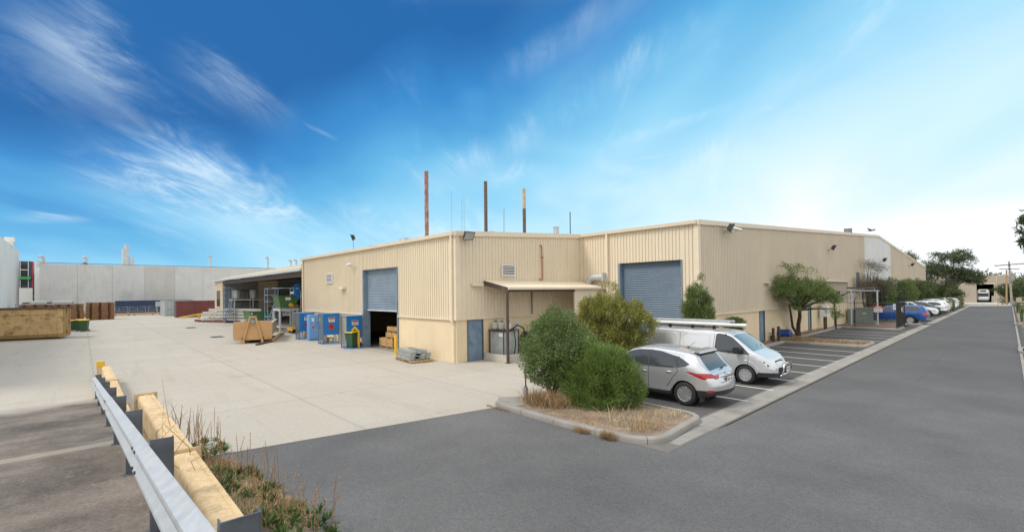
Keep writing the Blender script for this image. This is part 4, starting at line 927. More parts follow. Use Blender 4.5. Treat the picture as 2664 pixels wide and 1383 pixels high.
# pallet of galvanised sections
def pallet(label, x, y, z, rzv, w_=1.2, d_=1.1, mat='palewood', group=None, h=.13, nb=3):
    t = thing('pallet', label, 'pallet', (x, y, z), rzv, group); mb = MB()
    n = 7
    for i in range(n): a = -d_/2 + d_*i/n; mb.bx(-w_/2, w_/2, a, a+d_/n*.72, h-.022, h)
    mb.build('deck', M[mat], t)
    mb = MB()
    for i in range(nb): a = -w_/2+.05 + (w_-.1)*i/(nb-1); mb.bx(a-.045, a+.045, -d_/2, d_/2, .022, h-.0225)
    for i in range(3): a = -d_/2 + (d_-.1)*i/2; mb.bx(-w_/2, w_/2, a, a+.10, 0, .0215)
    mb.build('bearers', M[mat], t); return t
pc = Vector((-20.65, 12.35)); pr_ = R(-8)
pallet('timber pallet under the stack of galvanised steel sections by the facade', pc.x, pc.y, .012, pr_, 1.9, 1.25)
k = 0
for lay in range(3):
    for r_ in range(4 if lay < 2 else 3):
        t = thing('steel_section', ('lowest layer galvanised steel box section on the pallet by the facade', 'middle layer galvanised steel box section on the pallet', 'top layer galvanised steel box section on the pallet')[lay], 'steel section', (0,0,0), 0, 'galvanised sections stacked on the pallet'); mb = MB(); y = -.45+.29*r_+.03*lay
        mb.ext([(-.13,0),(.13,0),(.13,.14),(.10,.14),(.10,.03),(-.10,.03),(-.10,.14),(-.13,.14)] if r_ == 1 else [(-.13,0),(.13,0),(.13,.145),(-.13,.145)], (-.95+.06*lay+.03*r_, y, .145+.155*lay), (0,1,0), (0,0,1), (1,0,0), 1.75-.05*r_)
        mb.build('section', M['steelpack'], t, bevel=.008); mb = MB(); mb.bx(-.70, -.67, y-.135, y+.135, .145+.155*lay+.1455, .145+.155*lay+.15); mb.bx(.5, .53, y-.135, y+.135, .145+.155*lay+.1455, .145+.155*lay+.15); mb.build('strap', M['plastic'], t)
        t.location = (pc.x, pc.y, .012); t.rotation_euler.z = pr_
# crates in the doorway
def crate(label, x, y, z, w_, d_, h_, rzv=0):
    t = thing('wooden_crate', label, 'crate', (x, y, z), rzv, 'pine crates stacked in the doorway'); mb = MB(); mb.bx(-w_/2, w_/2, -d_/2, d_/2, .09, h_); n = 4
    mb.build('boards', M['wood'], t)
    mb = MB()
    for i in range(3): a = -w_/2+.05+(w_-.2)*i/2; mb.bx(a, a+.1, -d_/2-.025, -d_/2-.001, .09, h_); mb.bx(a, a+.1, -d_/2, d_/2, 0, .089)
    mb.bx(-w_/2, w_/2, -d_/2-.022, -d_/2-.001, h_*.52, h_*.54); mb.build('battens', M['wood'], t)
crate('long pine crate at the bottom left of the stack in the doorway', -26.75, 14.5, .012, 1.75, 1.0, .60)
crate('pine crate at the bottom right of the stack, behind the right bollard', -24.85, 14.5, .012, 1.75, 1.0, .60)
crate('pine crate in the middle tier with an orange mark, on the left', -26.1, 14.5, .614, 1.45, .95, .38)
crate('pine crate in the middle tier on the right', -24.65, 14.5, .614, 1.35, .95, .38)
crate('pine crate on top of the stack on the left', -26.0, 14.55, .996, 1.6, .9, .36)
crate('pine crate on top of the stack on the right', -24.55, 14.55, .996, 1.1, .9, .36)
t = wthing('storage_rack', 'dim steel rack with boxes inside the dark doorway', 'rack', (-26, 19, 0)); mb = MB()
for x in (-27.8, -26.2, -24.4):
    for y in (19, 19.9): mb.bx(x, x+.08, y, y+.08, 0, 3.4)
for zz in (.8, 1.7, 2.6): mb.bx(-27.8, -24.32, 19, 19.98, zz, zz+.08)
mb.build('frame', M['galvdark'], t)
mb = MB()
for i, x in enumerate((-27.5, -26.8, -25.9, -25.2)): mb.bx(x, x+.5, 19.1, 19.8, .89+(.9 if i % 2 else 0), 1.35+(.9 if i % 2 else 0)); mb.build('boxes', M['palegrey'], t) if i == 3 else None

# ================================================================== PLANT CORNER UNDER THE AWNING
t = wthing('bund_wall', 'low stained concrete bund around the tank under the awning', 'bund wall', (-17.4, 15, 0)); mb = MB()
mb.bx(X0+.012, AX-.06, 14.98, 15.13, 0, .36); mb.bx(AX-.21, AX-.06, 15.13, 22.6, 0, .36); mb.build('kerb_wall', M['bund'], t, bevel=.012)
mb = MB(); mb.bx(X0+.01, AX-.21, 15.13, 22.6, .012, .05); mb.build('bund_floor', M['oily'], t)
t = wthing('liquid_tank', 'cloudy square plastic tank stained black, behind the bund wall', 'tank', (-17.75, 15.95, .05)); mb = MB(); mb.bx(X0+.14, X0+1.2, 15.3, 16.3, .14, 1.45); mb.build('bottle', M['tank'], t, bevel=.05)
mb = MB()
for x in (X0+.12, X0+1.2):
    for y in (15.28, 16.3): mb.bx(x-.02, x+.02, y-.02, y+.02, .05, 1.52)
mb.bx(X0+.1, X0+1.22, 15.26, 16.32, .06, .13); mb.bx(X0+.08, X0+1.24, 15.24, 16.34, 1.50, 1.54); mb.build('cage_frame', M['brownsteel'], t)
mb = MB(); mb.bx(X0+.85, X0+1.13, 15.285, 15.295, 1.2, 1.38); mb.build('paper_label', M['signwhite'], t)
for i, l in enumerate(('white plastic jerrycan at the left on top of the tank', 'white plastic jerrycan in the middle on top of the tank', 'white plastic jerrycan at the right on top of the tank, behind the awning post')):
    x = X0+.30+.34*i; y = 15.55+.12*i; t = wthing('jerrycan', l, 'jerrycan', (x, y, 1.545), 'jerrycans on the tank'); mb = MB(); mb.bx(x-.14, x+.14, y-.12, y+.12, 1.545, 1.90); mb.build('can', M['jerry'], t, bevel=.03)
    mb = MB(); mb.cyl((x-.06, y, 1.90), (x-.06, y, 1.96), .035); mb.bx(x-.02, x+.10, y-.02, y+.02, 1.93, 1.96); mb.bx(x+.07, x+.10, y-.02, y+.02, 1.895, 1.93); mb.build('cap', M['hose'], t)
t = wthing('pump_unit', 'dark oily pump with round guard beside the stained tank', 'pump', (-17.6, 17.3, .05)); mb = MB(); mb.lathe((-17.8, 17.45, 1.0), [(.05,0),(.36,.02),(.36,.5),(.05,.52)], 20, 'x'); mb.build('guard', M['oily'], t, auto=40)
mb = MB(); mb.bx(-17.9, -17.1, 16.9, 18.3, .05, .62); mb.bx(-17.7, -17.3, 17.9, 18.4, .62, .95); mb.build('base', M['hose'], t); mb = MB(); mb.cyl((-17.4, 18.0, .8), (-17.4, 18.7, .8), .2); mb.build('motor', M['barrel'], t, auto=40)
t = wthing('rubber_hose', 'black rubber hose hanging over the side of the stained tank', 'hose', (-17.0, 16.3, .1)); mb = MB()
mb.tube([(-17.3,16.1,1.56),(-17.15,16.3,1.75),(-17.0,16.55,1.6),(-16.95,16.75,1.1),(-16.9,16.85,.6),(-16.85,17.0,.08)], .035, 8); mb.tube([(-17.2,15.9,1.56),(-16.98,15.9,1.5),(-16.92,15.95,.9),(-16.9,15.8,.1)], .028, 8); mb.tube([(-16.95,16.5,1.1),(-16.85,16.9,.9),(-16.8,17.2,.5),(-16.78,17.3,.08)], .03, 8); mb.build('hose', M['hose'], t, smooth=True)
t = wthing('coolant_can', 'small white can with a blue label standing in the bund', 'can', (-16.85, 16.95, .05)); mb = MB(); mb.bx(-16.95, -16.77, 16.86, 17.06, .052, .5); mb.build('can', M['jerry'], t, bevel=.02); mb = MB(); mb.bx(-16.769, -16.765, 16.88, 17.04, .1, .3); mb.build('can_label', M['cageblue'], t)
sign_board('notice_board', 'white notice with grey lines on the wall under the awning', (X0+.02, 17.28, 1.58), (1,0), .46, .44, 'lines')
sign_board('notice_board', 'small white notice high on the wall above the jerrycans', (X0+.02, 15.85, 2.0), (1,0), .34, .2, 'lines')

# ================================================================== SKIPS AND YARD CLUTTER
def local_frame(name, label, cat, a, b, group=None):
    """thing whose local x axis runs from plan point a to plan point b, origin at a"""
    dx, dy = b[0]-a[0], b[1]-a[1]; return thing(name, label, cat, (a[0], a[1], .01), math.atan2(dy, dx), group)
# big yellow skip: near long side along local x, body behind it (local +y)
t = local_frame('skip_bin', 'big rust streaked yellow steel skip at the left edge of the yard', 'skip', (-54.5,-7.35), (-53.25,-1.17)); L_ = 6.33
mb = MB(); mb.add([(0,.02,.42),(L_-.1,.02,.42),(L_-.1,0,2.44),(0,0,2.44),(0,.28,.12),(L_-.1,.28,.12)], [(0,1,2,3),(4,5,1,0)])
mb.add([(0,2.4,.42),(L_-.1,2.4,.42),(L_-.1,2.4,2.44),(0,2.4,2.44),(0,2.1,.12),(L_-.1,2.1,.12),(0,.28,.12),(L_-.1,.28,.12)], [(3,2,1,0),(0,1,5,4),(4,5,7,6)])
mb.add([(L_-.1,.02,.42),(L_-.1,.28,.12),(L_-.1,2.1,.12),(L_-.1,2.4,.42),(L_-.1,2.4,2.44),(L_-.1,0,2.44)], [(0,1,2,3,4,5)]); mb.add([(0,.02,.42),(0,.28,.12),(0,2.1,.12),(0,2.4,.42),(0,2.4,2.44),(0,0,2.44)], [(5,4,3,2,1,0)])
mb.build('body', M['skip'], t)
mb = MB(); mb.bx(-.03, L_+.02, -.08, .06, 2.445, 2.58); mb.bx(-.03, L_+.02, 2.34, 2.48, 2.445, 2.58); mb.bx(L_-.14, L_+.02, .06, 2.34, 2.445, 2.58); mb.bx(-.03, .1, .06, 2.34, 2.445, 2.58); mb.build('rim', M['skiprim'], t)
mb = MB(); mb.bx(0, L_-.35, -.05, -.002, 2.02, 2.10); mb.bx(0, L_-.35, -.04, .02, .42, .52)
for x in (1.2, 2.75, 4.35): mb.bx(x, x+.05, -.025, -.001, 2.10, 2.44)
mb.bx(L_-.35, L_-.02, -.07, .03, .45, 2.44); mb.add([(L_-.35,-.07,.45),(L_-.02,-.07,.45),(L_-.02,.2,.10),(L_-.35,.2,.10)], [(0,1,2,3)])
for y in (.4, 1.2, 2.0): mb.bx(L_-.1, L_+.0, y-.06, y+.06, .2, 2.44)
mb.build('stiffener', M['skip'], t)
mb = MB(); mb.bx(.3, L_-.5, .5, .62, .01, .12); mb.bx(.3, L_-.5, 1.8, 1.92, .01, .12); mb.build('runner', M['skiprim'], t)
for l, px, py_ in (('green wheelie bin with a yellow lid right of the big yellow skip, nearer one', 219, 862), ('green wheelie bin half hidden by the corner of the big yellow skip', 207, 861)):
    g_ = G(px, py_); t = wheelie(l, g_.x, g_.y, R(75), s=1.12)
g_ = G(200, 861); wheelie('white lidded dark wheelie bin squeezed against the yellow skip', g_.x-.6, g_.y-.3, R(75), s=1.05)
# dark skip behind it with pale sheets
t = thing('dark_skip', 'dark open skip heaped with white boards behind the yellow skip', 'skip', (-108, -4.1, .01), R(90)); mb = MB()
q = [(-3.0,-1.2),(3.0,-1.2),(3.0,1.2),(-3.0,1.2)]
mb.bx(-3,3,-1.2,-1.12,.2,2.35); mb.bx(-3,3,1.12,1.2,.2,2.6); mb.bx(-3,-2.92,-1.12,1.12,.2,2.5); mb.bx(2.92,3,-1.12,1.12,.2,2.5); mb.bx(-2.92,2.92,-1.12,1.12,.2,.3); mb.build('body', M['darkclad'], t)
mb = MB(); mb.bx(-3.08,3.08,-1.28,-1.2,2.2,2.42); mb.bx(-3.05,3.05,1.2,1.26,2.5,2.66); mb.build('rim', M['palegrey'], t)
for i, (x, l) in enumerate(((-1.2,'white board on the left of the heap in the dark skip'), (1.6,'long white board on the right of the heap in the dark skip'))):
    b = wthing('white_board', l, 'board', (-108, -4.1+x, 2.3), 'white boards in the dark skip'); mb = MB(); mb.box((-108, -4.1+x, 2.68), (1.0, 2.0+.4*i, .42), .1); mb.build('sheet', M['white'], b, bevel=.05)
# orange hook lift bin, A-frame end towards the viewer
A0 = Vector((-36.3, 10.05)); ax_ = Vector((-.945, .33)).normalized()
t = thing('hook_bin', 'orange hook lift bin with an A-frame on its end plate, mid yard', 'skip', (A0.x, A0.y, .01), math.atan2(ax_.y, ax_.x)); W_ = 2.45   # local x away along the bin, local y to its left
def rrect(w0, w1, h0, h1, r, n=4):
    out = []
    for cx, cy, a0 in ((w1-r, h1-r, 0), (w0+r, h1-r, 90), (w0+r, h0+r, 180), (w1-r, h0+r, 270)):
        out += [(cx+r*math.cos(R(a0+90*i/n)), cy+r*math.sin(R(a0+90*i/n))) for i in range(n+1)]
    return out
mb = MB(); mb.ext(rrect(0, W_, .22, 1.55, .2), (0, 0, 0), (0,1,0), (0,0,1), (1,0,0), .09); mb.build('end_plate', M['orange'], t, bevel=.015)
mb = MB(); mb.bx(.09, 6.2, .12, .2, .42, 1.28); mb.bx(.09, 6.2, W_-.2, W_-.12, .42, 1.28); mb.bx(.09, 6.2, .2, W_-.2, .45, .52); mb.bx(6.12, 6.2, .2, W_-.2, .52, 1.28); mb.build('body', M['binside'], t)
mb = MB()
for i in range(9): x = .5+i*.68; mb.bx(x, x+.08, .06, .119, .45, 1.28); mb.bx(x, x+.08, W_-.119, W_-.06, .45, 1.28)
mb.bx(.09, 6.25, .03, .2, 1.285, 1.40); mb.bx(.09, 6.25, W_-.2, W_-.03, 1.285, 1.40); mb.build('stiffener', M['binside'], t)
mb = MB(); mb.bx(-.1, 6.4, .55, .72, .14, .44); mb.bx(-.1, 6.4, W_-.72, W_-.55, .14, .44)
mb.build('runner', M['skiprim'], t)
mb = MB(); mb.bar((-.12,.62,.16), (-.10,1.07,1.92), .12, .10); mb.bar((-.12,W_-.62,.16), (-.10,W_-1.07,1.92), .12, .10); mb.bx(-.17,-.06,1.0,W_-1.0,1.80,1.90); mb.bx(-.16,-.06,.55,.72,.02,.2); mb.bx(-.16,-.06,W_-.72,W_-.55,.02,.2); mb.build('hook_frame', M['orange'], t)
mb = MB(); mb.tube([(-.12,1.03,1.86),(-.12,W_-1.03,1.86)], .05, 8); mb.tube([(-.15,1.2,1.68),(-.17,1.2,1.45),(-.14,1.3,1.3)], .045, 8); mb.bx(-.2,-.09,1.12,1.3,1.45,1.7); mb.build('hook_bar', M['greysteel'], t)
for y in (.63, W_-.63):
    for x in (5.7,): 
        mb = MB(); mb.lathe((x, y-.08, .16), [(.06,0),(.15,.01),(.15,.15),(.06,.16)], 14, 'y'); mb.build('wheel', M['skiprim'], t, auto=40)
a = G(709, 889); b = G(735, 868.5); t = wthing('timber_beam', 'long timber beam lying on the concrete right of the orange bin', 'beam', (a.x, a.y, 0)); mb = MB(); mb.bar((a.x,a.y,.12), (b.x,b.y,.12), .18, .2); mb.build('beam', M['palewood'], t)
a2 = G(668, 898); t = wthing('timber_beam', 'dark timber skid on the ground in front of the orange bin', 'beam', (a2.x, a2.y, 0)); mb = MB(); mb.bar((a2.x,a2.y,.06), (a.x,a.y-.1,.06), .18, .1); mb.build('beam', M['timberpost'], t)
# pallet stacks
g0 = G(298, 830); n = 0
proto = None
for s_, (dy, rows, lab) in enumerate(((-.0, 17, 'right hand stack'), (-3.42, 16, 'middle stack'), (-6.8, 16, 'left hand stack, half hidden by the yellow skip'))):
    for k in range(rows):
        if proto is None:
            proto = pallet('x', 0, 0, 0, 0, 1.2, 3.2, 'palletwood', 'brown timber pallets in three tall stacks', .148, 2)
            for c in list(proto.children):
                if c.name.startswith('bearers'):
                    bpy.data.objects.remove(c)
            mb = MB()
            mb.bx(-.06, .06, -1.6, 1.6, .022, .1255)
            for x in (-.6, .48):
                for a_, b_ in ((-1.6,-1.22),(-.92,-.2),(.1,.85),(1.15,1.6)): mb.bx(x, x+.12, a_, b_, .022, .1255)
            for x in (-.6, -.05, .5): mb.bx(x, x+.1, -1.6, 1.6, 0, .0215)
            mb.build('bearers', M['palletwood'], proto); o = proto
        else: o = copy_tree(proto)
        o.location = (g0.x-.6+rnd.uniform(-.05,.05), g0.y-1.6+dy+rnd.uniform(-.06,.06), .012+k*.152); o.rotation_euler.z = rnd.uniform(-.015,.015)
        o['label'] = ('top brown pallet of the ' if k == rows-1 else 'bottom brown pallet of the ' if k == 0 else 'brown timber pallet inside the ') + lab
# containers
def container(label, x0, y0, L_, mat, rzv=0, doors=False, group='shipping containers at the back of the yard', h=2.6):
    """local x along the length starting at the near corner; local y = depth"""
    t = thing('shipping_container', label, 'container', (x0, y0, .01), rzv, group); W_ = 2.44
    mb = MB()
    def corr(y, nx):
        vs = []; n = int(L_/.28)
        for i in range(n):
            for f_, o_ in ((0,0),(.25,0),(.5,.04),(.75,.04)): vs.append((.1+(L_-.2)*(i+f_)/n, y-nx*o_))
        vs.append((L_-.1, y)); m = len(vs)
        mb.add([(a, b, .16) for a, b in vs]+[(a, b, h-.12) for a, b in vs], [(i, i+1, m+i+1, m+i) for i in range(m-1)])
    corr(.02, -1); corr(W_-.02, 1); mb.bx(L_-.06, L_-.02, .1, W_-.1, .16, h-.12); mb.bx(.05, L_-.05, .05, W_-.05, h-.06, h-.02); mb.bx(.05, L_-.05, .05, W_-.05, .1, .15)
    mb.build('wall', M[mat], t)
    mb = MB()
    for x in (0, L_-.14):
        for y in (0, W_-.14): mb.bx(x, x+.14, y, y+.14, 0, h)
    for zz in (0, h-.12):
        mb.bx(.14, L_-.14, 0, .09, zz, zz+.14); mb.bx(.14, L_-.14, W_-.09, W_, zz, zz+.14); mb.bx(0, .09, .14, W_-.14, zz, zz+.14); mb.bx(L_-.09, L_, .14, W_-.14, zz, zz+.14)
    mb.build('frame', M[mat], t)
    for y in (.16, W_/2+.01):
        mb = MB(); mb.bx(.02, .07, y, y+W_/2-.18, .16, h-.14); dr = mb.build('door', M[mat], t)
        mb = MB()
        for q in (.25, .75): mb.tube([(-.02, y+(W_/2-.18)*q, .14), (-.02, y+(W_/2-.18)*q, h-.14)], .02, 6)
        mb.bx(-.03, .02, y+.2, y+.7, 1.1, 1.16); mb.build('lock_bar', M['greysteel'], dr)
    return t
# local x along +Y world: rotate by 90 deg, depth then runs towards -X
container('maroon shipping container with ribbed sides left of the open shed', -89.8, 10.9, 6.06, 'maroon', R(90))
container('long navy blue shipping container along the foot of the concrete wall', -115.6, 4.6, 12.2, 'bluecontainer', R(90))
container('pale grey shipping container, doors facing the yard, left of the maroon one', -97.6, 12.65, 6.06, 'greycontainer', R(180))
container('pale grey shipping container wedged between another grey one and the maroon one', -96.9, 15.15, 6.06, 'greycontainer', R(180))
# pipe hurdles and packs in front of the navy container
def hurdle(label, x, y, rzv):
    t = thing('pipe_hurdle', label, 'barrier', (x, y, .01), rzv, 'pipe hurdles before the navy container'); mb = MB(); mb.tube([(-1.2,0,0),(-1.2,0,1.55),(1.2,0,1.55),(1.2,0,0)], .035, 6); mb.build('frame', M['galv'], t)
    mb = MB(); mb.tube([(-1.2,0,.8),(1.2,0,.8)], .03, 6); mb.tube([(-1.2,0,1.2),(1.2,0,1.2)], .02, 6); mb.tube([(0,0,.8),(0,0,1.55)], .02, 6); mb.build('rail', M['galv'], t)
for i, (y, l) in enumerate(((4.2,'leftmost'),(6.8,'second from the left'),(9.5,'third from the left'),(12.2,'rightmost'))): hurdle('galvanised pipe hurdle before the navy container, '+l+' of four', -108.5-.4*(i % 2), y+.6, R(90+4*(i-1)))
t = wthing('sheet_pack', 'pale blue pack of sheets standing before the navy container', 'pack', (-110, 11.2, 0)); mb = MB(); mb.box((-110, 11.6, 1.95), (.5, 2.9, .95), 0); mb.bx(-110.2,-110,10.3,10.4,0,1.48); mb.bx(-110.2,-110,12.8,12.9,0,1.48); mb.build('pack', M['greycontainer'], t)
for i, (y, l_, m_) in enumerate(((5.2, 2.6, 'wood'), (8.2, 3.4, 'palewood'), (11.6, 2.8, 'palewood'))):
    t = wthing('timber_pack', ('short orange timber pack on the ground at the left of the hurdles', 'long pale timber pack on the ground behind the hurdles', 'pale timber pack on the ground below the blue sheets')[i], 'timber', (-107.6, y, 0), 'timber packs before the navy container'); mb = MB(); mb.bx(-108,-107.2,y-l_/2,y+l_/2,.14,.5)
    mb.build('stack', M[m_], t); mb = MB(); mb.bx(-108,-107.2,y-l_/2+.3,y-l_/2+.45,.0,.139); mb.bx(-108,-107.2,y+l_/2-.45,y+l_/2-.3,.0,.139); mb.build('bearers', M['timberpost'], t)
t = wthing('forklift_ramp', 'thin yellow steel ramp propped before the maroon container', 'ramp', (-84, 12.5, 0)); mb = MB(); mb.bar((-86.5,11.0,.15),(-82,14.6,1.0),.5,.18); mb.build('deck', M['yellow'], t); mb = MB(); mb.bx(-82.6,-82.4,14.0,14.4,0,.85); mb.bx(-84,-83.8,12.8,13.1,0,.55); mb.build('leg', M['yellow'], t)
# white steel beams in front of the open shed
ba, bb = Vector((-71.8,12.6,0)), Vector((-63.6,17.0,0)); bd = (bb-ba).normalized(); bn = Vector((-bd.y, bd.x, 0))
k = 0
for lay in range(4):
    for r_ in range(3):
        s0 = rnd.uniform(-.5,.5) + (1.2 if lay == 3 else 0); s1 = rnd.uniform(-.6,.6) - (3.0 if lay == 3 and r_ == 0 else 0); a = ba + bd*s0 - bn*(.35+.42*r_) ; b = bb + bd*s1 - bn*(.35+.42*r_)
        t = wthing('steel_beam', ('lowest white steel beam, ', 'second layer white steel beam, ', 'third layer white steel beam, ', 'topmost white steel beam, ')[lay] + ('back', 'middle', 'front')[r_] + ' one of the stack before the open shed', 'steel beam', (a.x, a.y, .3), 'white steel beams stacked before the open shed')
        mb = MB(); mb.ext([(-.15,0),(.15,0),(.15,.03),(.02,.03),(.02,.27),(.15,.27),(.15,.30),(-.15,.30),(-.15,.27),(-.02,.27),(-.02,.03),(-.15,.03)], (a.x, a.y, .25+.40*lay), bn, (0,0,1), bd, (b-a).length); mb.build('beam', M['pvc'], t)
        mb = MB(); mb.ext([(-.15,-.1),(.15,-.1),(.15,-.002),(-.15,-.002)], a + bd*1.5 + Vector((0,0,.25+.40*lay)), bn, (0,0,1), bd, .12); mb.ext([(-.15,-.1),(.15,-.1),(.15,-.002),(-.15,-.002)], b - bd*1.5 + Vector((0,0,.25+.40*lay)), bn, (0,0,1), bd, .12); mb.build('dunnage', M['timberpost'], t)
t = wthing('timber_pack', 'reddish low timber pack at the left foot of the white beams', 'timber', (-71.5, 11.3, 0)); mb = MB(); mb.bar((-73,11.0,.18),(-67.5,13.5,.18),.5,.25); mb.build('stack', M['maroon'], t); mb = MB(); mb.bar((-72.2,11.1,.03),(-72,11.6,.03),.15,.05); mb.build('bearers', M['timberpost'], t)
t = wthing('orange_offcuts', 'stack of pale timber offcuts on trestles behind the white beams', 'timber', (-62, 18.6, 0)); mb = MB()
for i in range(5): mb.box((-63+.2*i, 18.8+.1*i, 1.9+.07*i), (5.5-.6*i, .5, .06), R(25+2*i))
mb.build('stack', M['wood'], t); mb = MB()
for x, y in ((-65, 18.0), (-61.3, 19.6)): mb.box((x, y, .93), (.6, .6, 1.84), .4)
mb.build('trestle', M['timberpost'], t); t.name = 'timber_pack'

# ================================================================== OPEN SHED
SH = wthing('open_shed', 'open fronted cream shed with a grey gutter left of the warehouse', 'shed', (-56, 13.3, 0)); ZS = 5.42
mb = MB(); mb.add([(-74.1,13.15,ZS+.1),(-39.5,13.15,ZS+.15),(-39.5,31,ZS+1.4),(-74.1,31,ZS+1.4),(-74.1,13.15,ZS+.04),(-39.5,13.15,ZS+.09),(-39.5,31,ZS+1.34),(-74.1,31,ZS+1.34)], [(0,1,2,3),(7,6,5,4),(0,4,5,1),(1,5,6,2),(2,6,7,3),(3,7,4,0)]); mb.build('roof', M['cream_trim'], SH)
mb = MB(); mb.bar((-74.1,13.06,ZS+.0),(-39.48,13.06,ZS+.05),.16,.20)
mb.build('gutter', M['palegrey'], SH)
mb = MB(); mb.ext([(-69.3,ZS+.12),(-39.5,ZS+.16),(-39.5,ZS+.50),(-69.3,ZS+.20)], (0,13.12,0), (1,0,0), (0,0,1), (0,1,0), .06); mb.build('fascia', M['cream_trim'], SH)
mb = MB(); mb.bx(-69,-39.6,13.25,13.4,ZS-.52,ZS-.13); 
for x in (-60.5, -50.5): mb.bar((x,13.4,ZS-.3),(x,30.6,ZS+.9),.2,.5)
mb.build('beam', M['brownsteel'], SH)
for x in (-69, -53.5): 
    mb = MB(); mb.bx(x-.12, x+.12, 13.3 if x < -60 else 20, 13.54 if x < -60 else 20.24, 0, ZS-.12); mb.build('post', M['greysteel'], SH)
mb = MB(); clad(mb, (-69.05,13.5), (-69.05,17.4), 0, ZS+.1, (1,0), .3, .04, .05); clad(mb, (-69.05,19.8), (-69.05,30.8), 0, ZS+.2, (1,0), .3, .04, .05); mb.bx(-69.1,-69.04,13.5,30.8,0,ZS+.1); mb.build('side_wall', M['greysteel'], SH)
mb = MB(); mb.bx(-69.0,-68.85,17.4,19.8,0,ZS+.2); mb.build('side_wall', M['cream'], SH)
mb = MB(); clad(mb, (-74,13.3), (-69.15,13.3), 0, ZS-.1, (0,-1), .3); mb.bx(-74,-69.15,13.3,13.4,0,ZS-.1); mb.build('front_wall', M['cream'], SH)
mb = MB(); mb.bx(-72.3,-70.1,13.19,13.215,2.0,4.1); f_ = mb.build('window', M['bldgglass'], SH); mb = MB(); mb.bx(-72.4,-72.3,13.16,13.24,1.95,4.15); mb.bx(-70.1,-70.0,13.16,13.24,1.95,4.15); mb.bx(-72.3,-70.1,13.16,13.24,4.1,4.18); mb.bx(-72.5,-69.9,13.12,13.24,1.85,1.95); mb.build('window_frame', M['cream_trim'], f_)
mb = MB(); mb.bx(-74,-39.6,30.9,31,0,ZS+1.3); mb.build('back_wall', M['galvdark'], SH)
mb = MB(); mb.bx(-68.85,-68.8,22,23.5,0,3); mb.bx(-68.85,-68.8,14.2,17.2,2.55,2.7); mb.bx(-68.85,-68.8,14.2,17.2,4.0,4.12); mb.build('wall_rail', M['brownsteel'], SH)
t = wthing('storage_rack', 'steel rack with a long shelf under the shed roof', 'rack', (-66.5, 15.5, 0)); mb = MB()
for x in (-67.6, -66.2):
    for y in (13.9, 16.0, 18.6): mb.bx(x, x+.12, y, y+.12, 0, 3.0 if y < 17 else 4.4)
mb.build('post', M['palegrey'], t); mb = MB(); mb.bx(-67.7,-66.0,13.7,18.9,2.78,2.92); mb.bx(-67.7,-66.0,13.7,18.9,1.2,1.3); mb.build('shelf', M['tiltwarm'], t)
for y, l in ((14.35, 'left of two'), (16.3, 'right of two')):
    t = wthing('steel_drum', 'pale steel drum on the rack shelf in the shed, '+l, 'drum', (-66.8, y, 2.93), 'steel drums on the shed rack'); mb = MB(); mb.lathe((-66.8, y, 3.02), [(.46,0),(.46,.02),(.46,1.05),(.44,1.08)], 20); mb.build('shell', M['galv'], t, auto=40); mb = MB(); mb.lathe((-66.8, y, 2.93), [(.3,0),(.3,.085)], 12); mb.build('base', M['skiprim'], t)
def stair_tower(label, x, y, h, dx, dy):
    t = wthing('access_stair', label, 'stairs', (x, y, 0), 'blue steel access stairs'); mb = MB()
    for a in (0, dx):
        for b in (0, dy): mb.tube([(x+a,y+b,0),(x+a,y+b,h)], .035, 6)
    for zz in (h*.35, h*.7, h*.85, h): mb.tube([(x,y,zz),(x,y+dy,zz)], .04, 6); mb.tube([(x+dx,y,zz),(x+dx,y+dy,zz)], .04, 6); mb.tube([(x,y,zz),(x+dx,y,zz)], .04, 6)
    mb.tube([(x,y,.2),(x,y+dy,h*.7)], .05, 6); mb.tube([(x+dx,y,.2),(x+dx,y+dy,h*.7)], .05, 6); mb.build('frame', M['stairblue'], t)
    mb = MB(); n = 9
    for i in range(n): f_ = (i+.5)/n; mb.bx(x+.02, x+dx-.02, y+dy*f_-.1, y+dy*f_+.1, h*.7*f_, h*.7*f_+.04)
    mb.build('tread', M['stairblue'], t)
stair_tower('blue steel access stair by the left post of the open shed', -67.3, 13.0, 4.4, .9, .9)
stair_tower('blue steel access stair left of the platform with the green hopper', -47.6, 12.55, 4.0, .9, .9)
# platform with green hopper and machine
t = wthing('steel_platform', 'tall grey steel table carrying the green hopper beside the warehouse', 'platform', (-44.9, 13.6, 0)); mb = MB(); mb.bx(-45.9,-43.9,12.8,14.45,2.16,2.25); mb.build('deck', M['greysteel'], t)
mb = MB(); mb.bx(-45.9,-43.88,12.78,12.88,2.0,2.155); mb.bx(-43.98,-43.88,12.88,14.45,2.0,2.155); mb.build('edge_beam', M['palegrey'], t)
for x, y in ((-44.05,12.83),(-45.85,12.83),(-44.05,14.3),(-45.85,14.3)): mb = MB(); mb.bx(x-.07, x+.07, y-.07, y+.07, .012, 1.999); mb.build('leg', M['palegrey'], t)
mb = MB(); mb.bx(-45.8,-44.1,12.8,12.87,.5,.62); mb.bx(-45.8,-45.7,12.9,14.3,.55,.65); mb.build('brace', M['palegrey'], t)
t = wthing('green_hopper', 'green tipping hopper on top of the grey steel table', 'hopper', (-45, 13.5, 2.25)); mb = MB()
mb.ext([(-.55,0),(.45,0),(1.05,.78),(1.05,1.02),(-.75,1.02)], (-45.7, 13.45, 2.26), (0,1,0), (0,0,1), (1,0,0), 1.6); mb.build('body', M['greenbin'], t)
mb = MB(); mb.bx(-45.75,-44.02,12.65,14.55,3.285,3.35); mb.build('rim', M['greenbin'], t); mb = MB(); mb.bx(-44.095,-44.08,13.3,13.75,2.95,3.2); mb.build('paper_label', M['signwhite'], t); mb = MB(); mb.lathe((-44.095,13.75,2.5),[(.2,0),(.2,.06)],12,'x'); mb.build('yellow_cap', M['yellow'], t)
